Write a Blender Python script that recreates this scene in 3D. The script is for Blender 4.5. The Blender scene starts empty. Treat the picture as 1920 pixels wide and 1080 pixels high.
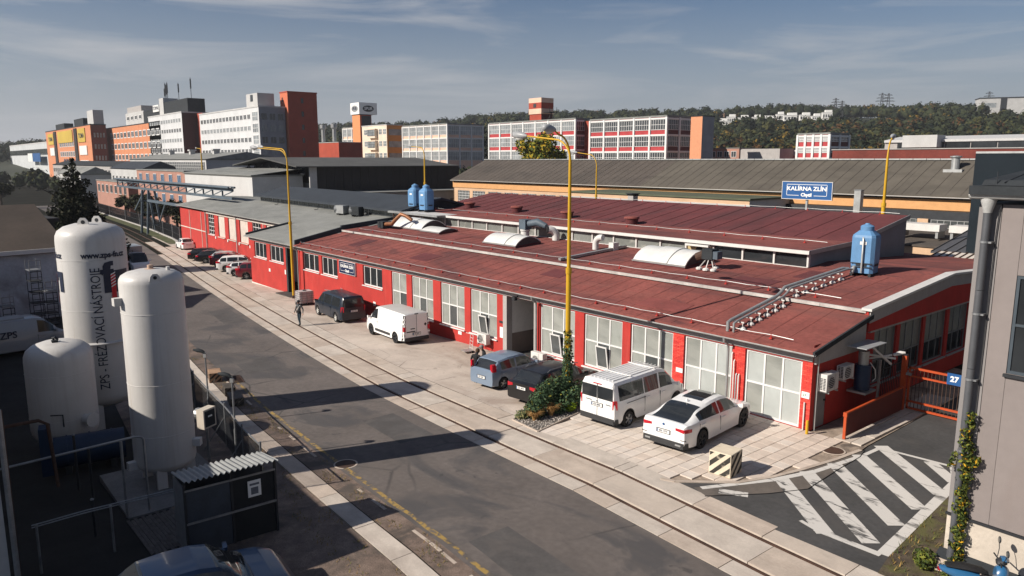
import bpy, bmesh, math, random
import numpy as np
from mathutils import Vector, Matrix, noise as mnoise
rad = math.radians
random.seed(11)
S = bpy.context.scene
COL = S.collection

# ------------------------------------------------------------------ camera
CAM = (13.71, -26.07, 10.2)
cd = bpy.data.cameras.new('camera'); cam = bpy.data.objects.new('camera', cd); COL.objects.link(cam)
cam.location = CAM
cam.rotation_euler = (rad(90 - 9.73), 0, rad(50.35))
cd.sensor_width = 36; cd.lens = 26.25; cd.clip_start = .1; cd.clip_end = 20000
S.camera = cam
# ------------------------------------------------------------------ world, sun, exposure
SUN_AZ, SUN_EL = rad(70), rad(32)          # shadows run along +X turned by SUN_AZ
sdir = Vector((-math.cos(SUN_AZ) * math.cos(SUN_EL), -math.sin(SUN_AZ) * math.cos(SUN_EL), math.sin(SUN_EL)))
wd = bpy.data.worlds.new('World'); S.world = wd; wd.use_nodes = True
nt = wd.node_tree; nt.nodes.clear()
def N(t, ty, **kw):
    n = t.nodes.new(ty)
    for k, v in kw.items():
        if k.startswith('i_'): n.inputs[k[2:].replace('_', ' ')].default_value = v
        else: setattr(n, k, v)
    return n
def LK(t, a, b): t.links.new(a, b)
out = N(nt, 'ShaderNodeOutputWorld'); bg = N(nt, 'ShaderNodeBackground')
sky = N(nt, 'ShaderNodeTexSky', sky_type='NISHITA', sun_disc=False, sun_elevation=SUN_EL, air_density=1.0, dust_density=.25, ozone_density=1.5, altitude=200)
tint = N(nt, 'ShaderNodeMix', data_type='RGBA', blend_type='MULTIPLY'); tint.inputs['Factor'].default_value = 1; tint.inputs['B'].default_value = (.98, .98, 1.10, 1)
sky.sun_rotation = math.atan2(sdir.x, sdir.y)
hs = N(nt, 'ShaderNodeHueSaturation'); hs.inputs['Saturation'].default_value = 1.35; hs.inputs['Value'].default_value = .70
tc = N(nt, 'ShaderNodeTexCoord'); sx = N(nt, 'ShaderNodeSeparateXYZ')
LK(nt, tc.outputs['Generated'], sx.inputs[0])
# cirrus: long level streaks, denser low down
mp = N(nt, 'ShaderNodeMapping'); mp.inputs['Scale'].default_value = (1.6, 1.6, 13); mp.inputs['Location'].default_value = (4.3, 1.2, .35); mp.inputs['Rotation'].default_value = (rad(1.5), rad(-1.0), 0)
LK(nt, tc.outputs['Generated'], mp.inputs[0])
cn = N(nt, 'ShaderNodeTexNoise'); cn.inputs['Scale'].default_value = 1.5; cn.inputs['Detail'].default_value = 9; cn.inputs['Roughness'].default_value = .6; cn.inputs['Distortion'].default_value = .6
LK(nt, mp.outputs[0], cn.inputs['Vector'])
cr = N(nt, 'ShaderNodeValToRGB'); cr.color_ramp.elements[0].position = .46; cr.color_ramp.elements[1].position = .70
cr.color_ramp.elements[0].color = (0, 0, 0, 1); cr.color_ramp.elements[1].color = (.75, .75, .75, 1)
LK(nt, cn.outputs['Fac'], cr.inputs[0])
cm = N(nt, 'ShaderNodeMix', data_type='RGBA'); cm.inputs['B'].default_value = (7.2, 7.2, 7.4, 1)
# pale level haze band towards the horizon, all the way round
hr = N(nt, 'ShaderNodeMapRange', clamp=True, interpolation_type='SMOOTHSTEP'); hr.inputs['From Min'].default_value = -.02; hr.inputs['From Max'].default_value = .26; hr.inputs['To Min'].default_value = .92; hr.inputs['To Max'].default_value = 0
hb = N(nt, 'ShaderNodeMix', data_type='RGBA'); hb.inputs['B'].default_value = (4.5, 4.95, 5.7, 1)
LK(nt, sx.outputs['Z'], hr.inputs[0]); LK(nt, hr.outputs[0], hb.inputs['Factor'])
LK(nt, sky.outputs[0], hs.inputs['Color']); LK(nt, hs.outputs[0], tint.inputs['A']); LK(nt, tint.outputs['Result'], hb.inputs['A']); LK(nt, hb.outputs['Result'], cm.inputs['A']); LK(nt, cr.outputs[0], cm.inputs['Factor'])
LK(nt, cm.outputs['Result'], bg.inputs['Color']); bg.inputs['Strength'].default_value = .05
LK(nt, bg.outputs[0], out.inputs[0])
sl = bpy.data.lights.new('sun', 'SUN'); sl.energy = 5.0; sl.angle = rad(.53); sl.color = (1, .915, .81)
so = bpy.data.objects.new('sun', sl); COL.objects.link(so); so.location = (0, -60, 60)
so.rotation_euler = (-sdir).to_track_quat('-Z', 'Y').to_euler()
S.view_settings.view_transform = 'Standard'; S.view_settings.look = 'None'; S.view_settings.gamma = 1
S.view_settings.exposure = .56
S.view_settings.use_curve_mapping = False

# ------------------------------------------------------------------ helpers
class B:
    """collects shapes for one mesh"""
    def __init__(s): s.v = []; s.f = []; s.m = []; s.mi = 0
    def add(s, vs, fs):
        n = len(s.v); s.v += [tuple(p) for p in vs]; s.f += [tuple(i + n for i in f) for f in fs]; s.m += [s.mi] * len(fs); return s
    def hexa(s, p): return s.add(p, [(3, 2, 1, 0), (4, 5, 6, 7), (0, 1, 5, 4), (1, 2, 6, 5), (2, 3, 7, 6), (3, 0, 4, 7)])
    def box(s, x0, x1, y0, y1, z0, z1):
        return s.hexa([(x0, y0, z0), (x1, y0, z0), (x1, y1, z0), (x0, y1, z0), (x0, y0, z1), (x1, y0, z1), (x1, y1, z1), (x0, y1, z1)])
    def bar(s, p, q, w, h=None, up=(0, 0, 1)):
        p, q = Vector(p), Vector(q); h = h or w; d = (q - p).normalized(); u = Vector(up)
        if abs(d.dot(u)) > .99: u = Vector((1, 0, 0))
        a = d.cross(u).normalized() * w / 2; b = a.cross(d).normalized() * h / 2
        return s.hexa([p - a - b, p + a - b, q + a - b, q - a - b, p - a + b, p + a + b, q + a + b, q - a + b])
    def cyl(s, p, q, r0, r1=None, n=12, cap=True):
        p, q = Vector(p), Vector(q); r1 = r0 if r1 is None else r1; d = (q - p).normalized()
        a = d.orthogonal().normalized(); b = d.cross(a)
        vs = []
        for c, r in ((p, r0), (q, r1)):
            for i in range(n):
                t = 2 * math.pi * i / n; vs.append(c + (a * math.cos(t) + b * math.sin(t)) * r)
        fs = [(i, (i + 1) % n, n + (i + 1) % n, n + i) for i in range(n)]
        if cap: fs += [tuple(range(n - 1, -1, -1)), tuple(range(n, 2 * n))]
        return s.add(vs, fs)
    def tube(s, path, r, n=8):
        P = [Vector(p) for p in path]; k = len(P); vs = []; a = None
        for i, p in enumerate(P):
            d = (P[min(i + 1, k - 1)] - P[max(i - 1, 0)]).normalized()
            if a is None: a = d.orthogonal().normalized()
            else: a = (a - d * a.dot(d)).normalized()
            b = d.cross(a); ri = r[i] if isinstance(r, (list, tuple)) else r
            for j in range(n):
                t = 2 * math.pi * j / n; vs.append(p + (a * math.cos(t) + b * math.sin(t)) * ri)
        fs = [(i * n + j, i * n + (j + 1) % n, (i + 1) * n + (j + 1) % n, (i + 1) * n + j) for i in range(k - 1) for j in range(n)]
        fs += [tuple(range(n - 1, -1, -1)), tuple(range((k - 1) * n, k * n))]
        return s.add(vs, fs)
    def lathe(s, prof, n=24, c=(0, 0, 0), cap=True):
        vs = []; fs = []
        for r, z in prof:
            for i in range(n):
                t = 2 * math.pi * i / n; vs.append((c[0] + r * math.cos(t), c[1] + r * math.sin(t), c[2] + z))
        for k in range(len(prof) - 1):
            fs += [(k * n + i, k * n + (i + 1) % n, (k + 1) * n + (i + 1) % n, (k + 1) * n + i) for i in range(n)]
        if cap: fs += [tuple(range(n - 1, -1, -1)), tuple(range((len(prof) - 1) * n, len(prof) * n))]
        return s.add(vs, fs)
    def prism(s, poly, axis, a, b):
        """polygon in the two other axes pushed along axis from a to b"""
        n = len(poly)
        def P(p, t): return {'x': (t, p[0], p[1]), 'y': (p[0], t, p[1]), 'z': (p[0], p[1], t)}[axis]
        vs = [P(p, a) for p in poly] + [P(p, b) for p in poly]
        fs = [(i, (i + 1) % n, n + (i + 1) % n, n + i) for i in range(n)] + [tuple(range(n - 1, -1, -1)), tuple(range(n, 2 * n))]
        return s.add(vs, fs)
    def quad(s, a, b, c, d): return s.add([a, b, c, d], [(0, 1, 2, 3)])
    def mesh(s, name, mats, smooth=None, fix=True):
        m = bpy.data.meshes.new(name); m.from_pydata(s.v, [], s.f)
        for x in (mats if isinstance(mats, (list, tuple)) else [mats]): m.materials.append(x)
        if max(s.m, default=0): m.polygons.foreach_set('material_index', s.m)
        if fix and len(s.f) < 20000:
            bm = bmesh.new(); bm.from_mesh(m); bmesh.ops.recalc_face_normals(bm, faces=bm.faces); bm.to_mesh(m); bm.free()
        if smooth is not None:
            m.polygons.foreach_set('use_smooth', [True] * len(m.polygons))
            if smooth < 180: m.set_sharp_from_angle(angle=rad(smooth))
        m.update(); return m
    def obj(s, name, mats, parent=None, loc=(0, 0, 0), rot=(0, 0, 0), smooth=None, fix=True):
        return put(s.mesh(name, mats, smooth, fix), name, parent, loc, rot)
def put(m, name, parent=None, loc=(0, 0, 0), rot=(0, 0, 0), scale=None):
    o = bpy.data.objects.new(name, m); COL.objects.link(o); o.parent = parent; o.location = loc; o.rotation_euler = rot
    if scale: o.scale = scale
    return o
def tag(o, label, cat, group=None, kind=None):
    o['label'] = label; o['category'] = cat
    if group: o['group'] = group
    if kind: o['kind'] = kind
    return o
def thing(name, label, cat, loc=(0, 0, 0), rz=0, group=None):
    o = put(None, name, None, loc, (0, 0, rz)); o.empty_display_size = .2
    return tag(o, label, cat, group)
def struct(o, kind='structure'): o['kind'] = kind; return o
def copy_tree(o, parent=None):
    c = o.copy(); COL.objects.link(c); c.parent = parent
    for ch in list(o.children): copy_tree(ch, c)
    return c

# ------------------------------------------------------------------ materials
MATS = {}
def mat(name, col, rough=.8, metal=0, var=.14, scale=2.5, bump=0, bscale=30, spec=.35, col2=None, stretch=(1, 1, 1), emit=0, coat=0, fine=.5, lo=.32, hi=.68, dirt=None):
    """base colour mottled by two scales of noise, optional bump"""
    if name in MATS: return MATS[name]
    m = bpy.data.materials.new(name); m.use_nodes = True; t = m.node_tree; p = t.nodes['Principled BSDF']
    p.inputs['Roughness'].default_value = rough; p.inputs['Metallic'].default_value = metal; p.inputs['Specular IOR Level'].default_value = spec
    p.inputs['Coat Weight'].default_value = coat
    c = lambda k: tuple(min(1, x * k) for x in col[:3]) + (1,)
    if var or col2:
        tc = N(t, 'ShaderNodeTexCoord'); oi = N(t, 'ShaderNodeObjectInfo'); ml = N(t, 'ShaderNodeMath', operation='MULTIPLY'); ml.inputs[1].default_value = 37
        LK(t, oi.outputs['Random'], ml.inputs[0])
        ad = N(t, 'ShaderNodeVectorMath', operation='ADD'); LK(t, tc.outputs['Object'], ad.inputs[0]); LK(t, ml.outputs[0], ad.inputs[1])
        mp = N(t, 'ShaderNodeMapping'); mp.inputs['Scale'].default_value = stretch; LK(t, ad.outputs[0], mp.inputs[0])
        n1 = N(t, 'ShaderNodeTexNoise'); n1.inputs['Scale'].default_value = scale; n1.inputs['Detail'].default_value = 8; n1.inputs['Roughness'].default_value = .62
        LK(t, mp.outputs[0], n1.inputs['Vector'])
        r = N(t, 'ShaderNodeValToRGB'); r.color_ramp.elements[0].position = lo; r.color_ramp.elements[1].position = hi
        r.color_ramp.elements[0].color = c(1 - var); r.color_ramp.elements[1].color = tuple(col2[:3]) + (1,) if col2 else c(1 + var)
        LK(t, n1.outputs['Fac'], r.inputs[0]); cur = r.outputs[0]
        if fine:
            n2 = N(t, 'ShaderNodeTexNoise'); n2.inputs['Scale'].default_value = scale * 14; n2.inputs['Detail'].default_value = 3
            LK(t, mp.outputs[0], n2.inputs['Vector'])
            r2 = N(t, 'ShaderNodeMapRange'); r2.inputs['From Min'].default_value = .3; r2.inputs['From Max'].default_value = .7
            r2.inputs['To Min'].default_value = 1 - var * fine; r2.inputs['To Max'].default_value = 1 + var * fine * .6; LK(t, n2.outputs['Fac'], r2.inputs[0])
            x = N(t, 'ShaderNodeVectorMath', operation='SCALE'); LK(t, cur, x.inputs[0]); LK(t, r2.outputs[0], x.inputs['Scale']); cur = x.outputs[0]
        LK(t, cur, p.inputs['Base Color'])
        if bump:
            nb = N(t, 'ShaderNodeTexNoise'); nb.inputs['Scale'].default_value = bscale; nb.inputs['Detail'].default_value = 4; LK(t, mp.outputs[0], nb.inputs['Vector'])
            bp = N(t, 'ShaderNodeBump'); bp.inputs['Strength'].default_value = bump; bp.inputs['Distance'].default_value = .02
            LK(t, nb.outputs['Fac'], bp.inputs['Height']); LK(t, bp.outputs[0], p.inputs['Normal'])
    else: p.inputs['Base Color'].default_value = c(1)
    m['p'] = 1; MATS[name] = m; return m
def patchy(m, col, scale, lo, hi, stretch=(1, 1, 1), amount=1., dist=.8, seed=0, coord='Object'):
    """stains or patches of another colour over an existing material (world-shaped, sharp or soft by lo/hi)"""
    t = m.node_tree; p = t.nodes['Principled BSDF']; src = p.inputs['Base Color'].links[0].from_socket
    tc = N(t, 'ShaderNodeTexCoord'); mp = N(t, 'ShaderNodeMapping'); mp.inputs['Scale'].default_value = stretch; mp.inputs['Location'].default_value = (seed * 3.7, seed * 1.9, seed)
    LK(t, tc.outputs[coord], mp.inputs[0])
    n = N(t, 'ShaderNodeTexNoise'); n.inputs['Scale'].default_value = scale; n.inputs['Detail'].default_value = 7; n.inputs['Distortion'].default_value = dist; n.inputs['Roughness'].default_value = .6
    LK(t, mp.outputs[0], n.inputs['Vector'])
    r = N(t, 'ShaderNodeMapRange', clamp=True); r.inputs['From Min'].default_value = lo; r.inputs['From Max'].default_value = hi; r.inputs['To Max'].default_value = amount
    LK(t, n.outputs['Fac'], r.inputs[0])
    x = N(t, 'ShaderNodeMix', data_type='RGBA'); x.inputs['B'].default_value = tuple(col[:3]) + (1,)
    LK(t, src, x.inputs['A']); LK(t, r.outputs[0], x.inputs['Factor']); LK(t, x.outputs['Result'], p.inputs['Base Color']); return m
def cracks(m, col, scale, width, stretch=(1, 1, 1), coord='Object'):
    t = m.node_tree; p = t.nodes['Principled BSDF']; src = p.inputs['Base Color'].links[0].from_socket
    tc = N(t, 'ShaderNodeTexCoord'); mp = N(t, 'ShaderNodeMapping'); mp.inputs['Scale'].default_value = stretch; LK(t, tc.outputs[coord], mp.inputs[0])
    n = N(t, 'ShaderNodeTexNoise'); n.inputs['Scale'].default_value = 1.3; n.inputs['Detail'].default_value = 5; LK(t, mp.outputs[0], n.inputs['Vector'])
    mm = N(t, 'ShaderNodeMix', data_type='VECTOR'); mm.inputs['Factor'].default_value = .12
    LK(t, mp.outputs[0], mm.inputs['A']); LK(t, n.outputs['Color'], mm.inputs['B'])
    v = N(t, 'ShaderNodeTexVoronoi', feature='DISTANCE_TO_EDGE'); v.inputs['Scale'].default_value = scale; LK(t, mm.outputs['Result'], v.inputs['Vector'])
    n3 = N(t, 'ShaderNodeTexNoise'); n3.inputs['Scale'].default_value = scale * .8; LK(t, mp.outputs[0], n3.inputs['Vector'])
    r3 = N(t, 'ShaderNodeMapRange', clamp=True); r3.inputs['From Min'].default_value = .45; r3.inputs['From Max'].default_value = .6; LK(t, n3.outputs['Fac'], r3.inputs[0])
    r = N(t, 'ShaderNodeMapRange', clamp=True); r.inputs['From Min'].default_value = 0; r.inputs['From Max'].default_value = width; r.inputs['To Min'].default_value = .8; r.inputs['To Max'].default_value = 0
    LK(t, v.outputs['Distance'], r.inputs[0])
    mu = N(t, 'ShaderNodeMath', operation='MULTIPLY'); LK(t, r.outputs[0], mu.inputs[0]); LK(t, r3.outputs[0], mu.inputs[1])
    x = N(t, 'ShaderNodeMix', data_type='RGBA'); x.inputs['B'].default_value = tuple(col[:3]) + (1,)
    LK(t, src, x.inputs['A']); LK(t, mu.outputs[0], x.inputs['Factor']); LK(t, x.outputs['Result'], p.inputs['Base Color']); return m
def glass(name, col, rough=.06, spec=.6, var=.25, scale=.6):
    return mat(name, col, rough=rough, spec=spec, var=var, scale=scale, fine=0)
def paint(name, col, rough=.3, coat=.6, var=.04): return mat(name, col, rough=rough, coat=coat, var=var, scale=1.2, fine=0, spec=.5)

M_ground = mat('dirt_ground', (.020, .020, .017), rough=1, var=.4, scale=.12, spec=.02)
M_asph = cracks(patchy(patchy(mat('road_asphalt', (.118, .102, .094), rough=.88, var=.16, scale=.35, bump=.25, bscale=60, fine=.9), (.060, .058, .060), .16, .54, .62, (1, 1.6, 1), .85, .9, 2, 'Object'), (.135, .113, .10), .5, .52, .75, (.4, 1, 1), .5, .5, 5), (.03, .03, .03), .22, .012)
M_asph2 = patchy(mat('lane_asphalt', (.058, .057, .057), rough=.9, var=.2, scale=.5, bump=.25, bscale=60, fine=.8), (.075, .07, .066), .4, .5, .65, amount=.7)
M_conc = patchy(mat('slab_concrete', (.46, .395, .335), rough=.9, var=.10, scale=1.1, bump=.2, bscale=25), (.27, .24, .21), .6, .52, .72, (.5, 1.6, 1), .6, 1, 1)
M_apron = cracks(patchy(patchy(mat('apron_concrete', (.46, .395, .34), rough=.9, var=.12, scale=.5, bump=.25, bscale=20), (.29, .23, .19), .22, .5, .66, (.7, 1.3, 1), .75, 1.2, 4), (.52, .47, .42), .35, .55, .7, amount=.6), (.10, .08, .07), .3, .012)
M_tile = mat('paving_tile', (.56, .49, .425), rough=.85, var=.09, scale=.9, bump=.12, bscale=35)
patchy(M_asph, (.045, .043, .043), 1.3, .66, .70, (1, 1, 1), .7, 1.5, 9); patchy(M_asph, (.095, .083, .076), .9, .5, .7, (.12, 1.4, 1), .6, .3, 14)
patchy(M_apron, (.20, .165, .14), 1.1, .63, .70, (1, 1, 1), .6, 1.5, 9)
M_gravel = mat('gravel', (.16, .14, .12), var=.5, scale=6, bump=.8, bscale=45, fine=1)
M_grit = patchy(mat('gritty_verge', (.17, .125, .10), var=.35, scale=2.2, bump=.5, bscale=30, fine=1), (.06, .052, .045), .5, .5, .62, amount=.8)
M_soil = patchy(mat('weedy_soil', (.085, .065, .045), var=.4, scale=3, bump=.7, bscale=25, fine=1), (.10, .10, .03), .9, .5, .62, amount=.7)
M_redwall = patchy(mat('red_render', (.38, .031, .025), rough=.85, var=.14, scale=.8, bump=.15, bscale=40, fine=.4), (.31, .032, .027), .5, .50, .75, (1, 1, .5), .6)
patchy(M_redwall, (.44, .075, .058), 1.1, .56, .76, (2.2, 2.2, .14), .45, .4, 8); patchy(M_redwall, (.20, .022, .02), 1.3, .60, .78, (2.5, 2.5, .12), .5, .3, 12)
M_greywall = patchy(mat('grey_render', (.33, .315, .305), rough=.88, var=.10, scale=.8, fine=.5), (.28, .26, .25), .9, .52, .72, (3, 3, .35), .6)
M_white = mat('white_frame', (.62, .62, .61), rough=.45, var=.05, scale=2)
M_roof = cracks(patchy(patchy(mat('red_roof_felt', (.200, .058, .048), rough=.92, var=.2, scale=.45, bump=.4, bscale=50, fine=1.), (.095, .034, .033), .22, .47, .64, (.5, 1.4, 1), .8, 1, 3), (.235, .085, .068), .5, .56, .74, (.35, 1, 1), .55, 1, 6), (.07, .03, .03), .18, .006, (1, .25, 1))
M_roof2 = patchy(mat('wine_roof_felt', (.112, .028, .030), rough=.92, var=.2, scale=.5, bump=.4, bscale=50, fine=.9), (.13, .040, .040), .3, .5, .7, (.3, 1.2, 1), .6)
patchy(M_roof2, (.055, .022, .024), .2, .52, .64, (1, .3, 1), .6, 1, 9)
patchy(M_roof, (.06, .025, .026), .5, .60, .68, (.6, 1.6, 1), .6, 1.2, 15)
M_roofg = patchy(patchy(mat('grey_roof_felt', (.20, .205, .195), rough=.92, var=.13, scale=.4, bump=.3, bscale=40, fine=.7), (.125, .13, .125), .25, .5, .65, (.5, 1.3, 1), .6, 1, 2), (.27, .27, .255), .5, .55, .7, (.4, 1, 1), .5)
M_slate = mat('slate_sheet', (.035, .042, .052), rough=.8, spec=.2, var=.15, scale=.6)
M_brownroof = patchy(mat('brown_roof_felt', (.078, .066, .057), rough=.95, var=.15, scale=.25, bump=.3, bscale=12, fine=.7), (.052, .045, .040), .12, .5, .62, (1, 3, 1), .6)
M_darkgrey = mat('dark_grey_metal', (.030, .034, .038), rough=.8, spec=.15, var=.2, scale=1)
M_zinc = mat('zinc_sheet', (.36, .37, .37), rough=.45, metal=.55, var=.15, scale=1.5)
M_gutter = mat('gutter_zinc', (.40, .405, .40), rough=.55, metal=.1, var=.2, scale=2)
M_black = mat('black_rubber', (.012, .012, .013), rough=.7, var=.2, scale=4)
M_steel = mat('galvanised_steel', (.25, .26, .27), rough=.5, metal=.6, var=.2, scale=3)
M_dsteel = mat('dark_steel', (.03, .033, .038), rough=.55, metal=.3, var=.2, scale=3)
M_yellow = patchy(mat('lamp_yellow', (.50, .295, .014), rough=.5, var=.12, scale=1.5, stretch=(3, 3, .4)), (.33, .15, .02), 1.4, .56, .68, (3, 3, .5), .6)
M_rust = mat('rusty_steel', (.06, .032, .022), rough=.8, var=.35, scale=1.2)
M_tank = patchy(mat('tank_white', (.50, .49, .475), rough=.42, var=.05, scale=.8, fine=.3), (.36, .33, .30), .8, .52, .78, (4, 4, .2), .5)
patchy(M_tank, (.27, .19, .13), 1.2, .63, .80, (5, 5, .12), .6, .3, 5)
M_tankrust = mat('tank_dome_stain', (.42, .30, .23), rough=.6, var=.2, scale=1.3)
M_navy = mat('navy_print', (.012, .018, .04), rough=.5, var=0)
M_redprint = mat('red_print', (.55, .01, .02), rough=.5, var=0)
M_blueplast = patchy(mat('blue_plastic', (.105, .235, .42), rough=.5, var=.14, scale=1.2), (.06, .15, .30), .9, .52, .7, amount=.6)
M_bluesteel = mat('blue_grey_steel', (.075, .10, .125), rough=.6, var=.2, scale=1.2)
M_signblue = mat('sign_blue', (.02, .085, .24), rough=.4, var=.05)
M_orange = patchy(mat('orange_render', (.50, .20, .10), rough=.85, var=.1, scale=.4), (.45, .15, .07), .3, .55, .72, amount=.5)
M_peach = mat('peach_render', (.50, .34, .22), rough=.85, var=.1, scale=.5)
M_pink = mat('pink_render', (.33, .175, .135), rough=.85, var=.12, scale=.5)
M_palewall = patchy(mat('pale_wall', (.42, .42, .415), rough=.85, var=.1, scale=.3), (.40, .40, .40), .3, .5, .7, (1, 1, .4), .5)
M_brick = patchy(mat('brick_red', (.33, .06, .035), rough=.9, var=.12, scale=.25), (.25, .045, .03), .5, .5, .7, amount=.6)
M_spandrel = mat('red_spandrel', (.36, .045, .05), rough=.85, var=.15, scale=.5)
M_gdark = glass('glass_dark', (.022, .025, .028))
M_gmid = glass('glass_mid', (.07, .078, .08), rough=.12)
M_gpale = patchy(glass('glass_pale', (.27, .285, .265), rough=.14, var=.2, scale=.35), (.13, .14, .13), .45, .5, .66, amount=.7)
M_gwhite = patchy(glass('glass_whitened', (.36, .385, .375), rough=.2, var=.1, scale=.6), (.25, .27, .26), .6, .5, .7, amount=.7)
M_gpale2 = patchy(glass('glass_blind', (.27, .28, .26), rough=.18, var=.12, scale=.5), (.14, .15, .14), .7, .5, .6, (.2, .2, 1), .6)
M_gdirty = patchy(glass('glass_dirty', (.15, .16, .15), rough=.2), (.30, .30, .27), 1.2, .52, .7, amount=.8)
M_lens = mat('lamp_glass', (.55, .55, .52), rough=.25, var=.05)
M_tail = mat('tail_lens', (.42, .008, .02), rough=.15, var=.15, scale=6, spec=.6)
M_plate = mat('plate_white', (.7, .7, .68), rough=.4, var=.03)
M_rim = mat('alloy_rim', (.42, .43, .44), rough=.3, metal=.8, var=.05)
M_whiteplast = mat('white_casing', (.55, .54, .52), rough=.5, var=.08, scale=1.5)
M_wood = mat('pallet_wood', (.26, .18, .11), rough=.9, var=.25, scale=4, stretch=(1, 8, 8))
# ------------------------------------------------------------------ terrain profile (falls away to the left along the road)
GX = [-3000, -400, -120, -57, -18, -2, 3000]; GZ = [-5, -3.5, -2.4, -1.43, -.75, 0, 0]
def gz(x): return float(np.interp(x, GX, GZ))
_rx = [25, 3.8, -8, -18, -38, -46, -92, -142, 4.6, -5.9, -12.2, -33.7, -66, -127]
_ry = [-9.0, -8.95, -8.35, -7.1, -4.4, -3.85, 2.6, 8, -8.8, -8.4, -7.5, -4.9, -1.35, 6]
_rc = np.polyfit(_rx, _ry, 3)
def yr(x):
    if x < -145: return float(np.polyval(_rc, -145)) + (x + 145) * float(np.polyval(np.polyder(_rc), -145))
    return float(np.polyval(_rc, min(x, 14))) if x < 14 else float(np.polyval(_rc, 14))
def xr(x0, x1, st):
    xs = list(np.arange(x0, x1, st)) + [x1] + [g for g in GX if x0 < g < x1]
    return sorted(set(round(float(a), 3) for a in xs))
def strip(name, o0, o1, x0, x1, m, dz=0, st=2, th=0, wob=0):
    """sheet between two offsets from the right-hand rail; o may be a function of x"""
    f0 = o0 if callable(o0) else (lambda x: yr(x) + o0); f1 = o1 if callable(o1) else (lambda x: yr(x) + o1)
    b = B(); xs = xr(x0, x1, st)
    for x in xs:
        w0 = wob * (mnoise.noise((x * .9, 3.1, 0)) if wob else 0); w1 = wob * (mnoise.noise((x * .9, 9.1, 0)) if wob else 0)
        b.v += [(x, f0(x) + w0, gz(x) + dz), (x, f1(x) + w1, gz(x) + dz)]
    n = len(xs)
    for i in range(n - 1): b.f.append((2 * i, 2 * i + 2, 2 * i + 3, 2 * i + 1)); b.m.append(0)
    return struct(b.obj(name, m, fix=True))
# base ground, one sheet to the horizon
b = B(); xs = [-9000] + xr(-3000, 3000, 60) + [9000]; ys = [-4000, -600, -200, -100, -50, 0, 50, 100, 200, 400, 800, 1500, 3000, 9000]
for x in xs:
    for y in ys: b.v.append((x, y, gz(x) - .10))
ny = len(ys)
for i in range(len(xs) - 1):
    for j in range(ny - 1): b.f.append((i * ny + j, (i + 1) * ny + j, (i + 1) * ny + j + 1, i * ny + j + 1)); b.m.append(0)
struct(b.obj('ground', M_ground))
# road between the track and the left verge
strip('road', -7.25, -2.2, -240, 40, M_asph, 0, 1.5)
# apron of old concrete between track and buildings
strip('concrete_apron', lambda x: yr(x) + .95, lambda x: 0.4 if x > -57 else 9, -120, -7.62, M_apron, 0, 1.5)
strip('concrete_apron', lambda x: yr(x) + .95, lambda x: yr(x) + 1.6, -7.62, -.7, M_apron, -.012, 1.5)
# strip left of the road: gritty verge, kerb stones and pale pavement slabs
strip('verge', -8.05, -7.25, -90, 40, M_grit, .004, 1)
strip('verge', -12.6, -8.75, -120, 40, M_grit, -.004, 1)
# worn yellow edge line
def worn(name, col, under, lo, hi, scale=2.2, stretch=(1, 1, 1)):
    m = mat(name, under, rough=.85, var=.2, scale=1.5, fine=.8)
    return patchy(m, col, scale, hi, lo, stretch, 1, .6, 7)
M_wyel = worn('worn_yellow_paint', (.30, .20, .06), (.105, .092, .083), .44, .56, 4.5, (1, 1, 1))
strip('yellow_line', -7.12, -6.97, -24, 10, M_wyel, .006, .5, wob=.06)
# track: slabs with real joints, steel rails in grooves
trk = struct(put(None, 'railway_track')); trk.empty_display_size = .2
def rail(o):
    b = B(); xs = xr(-240, 40, 2); pts = []
    for x in xs:
        y = yr(x) + o; z = gz(x)
        for dy, dzz in ((-.035, -.1), (.035, -.1), (.035, -.008), (-.035, -.008)): b.v.append((x, y + dy, z + dzz))
    for i in range(len(xs) - 1):
        for k in range(4): b.f.append((i * 4 + k, (i + 1) * 4 + k, (i + 1) * 4 + (k + 1) % 4, i * 4 + (k + 1) % 4)); b.m.append(0)
    b.obj('rail', M_rust, trk)
for o in (0, -1.45): rail(o)
rs = random.Random(3)
def slab(x0, x1, o0, o1, name, m, dz=0, g=.008):
    b = B(); z0, z1 = gz(x0) + dz, gz(x1) + dz; xa, xb = x0 + g, x1 - g
    top = [(xa, yr(xa) + o0, z0), (xb, yr(xb) + o0, z1), (xb, yr(xb) + o1, z1), (xa, yr(xa) + o1, z0)]
    b.hexa([(p[0], p[1], p[2] - .12) for p in top] + top); return b.obj(name, m, trk)
def slabs(o0, o1, x0, x1, ln, jit, name, m, g=.012):
    x = x0; k = 0
    while x < x1:
        l = ln * (1 + rs.uniform(-jit, jit)); e = min(x + l, x1)
        for gg in GX:
            if x < gg < e: e = gg
        if e - x > .1: slab(x, e, o0, o1, name, m, rs.uniform(-.008, .006), g); k += 1
        x = e
    return k
M_concs = [M_conc] + [patchy(mat('slab_concrete_%s' % n, c, rough=.9, var=.14, scale=1.2, bump=.2, bscale=25), d, .6, .5, .7, (.5, 1.6, 1), .6, 1, i) for i, (n, c, d) in enumerate([('warm', (.44, .37, .31), (.27, .215, .175)), ('light', (.475, .42, .365), (.32, .27, .23))])]
class _Pick:
    pass
def pick(): return rs.choice(M_concs)
def slabsr(o0, o1, x0, x1, ln, jit, name):
    x = x0
    while x < x1 - .05:
        e = min(x + ln * (1 + rs.uniform(-jit, jit)), x1)
        for gg in GX:
            if x + .05 < gg < e - .05: e = gg
        slab(x, e, o0, o1, name, pick(), rs.uniform(-.008, .006), .012); x = e
slabsr(-1.34, -.12, -8, 30, 3.0, .05, 'slab'); slabsr(-1.34, -.12, -110, -8, 2.6, .1, 'slab')
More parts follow.
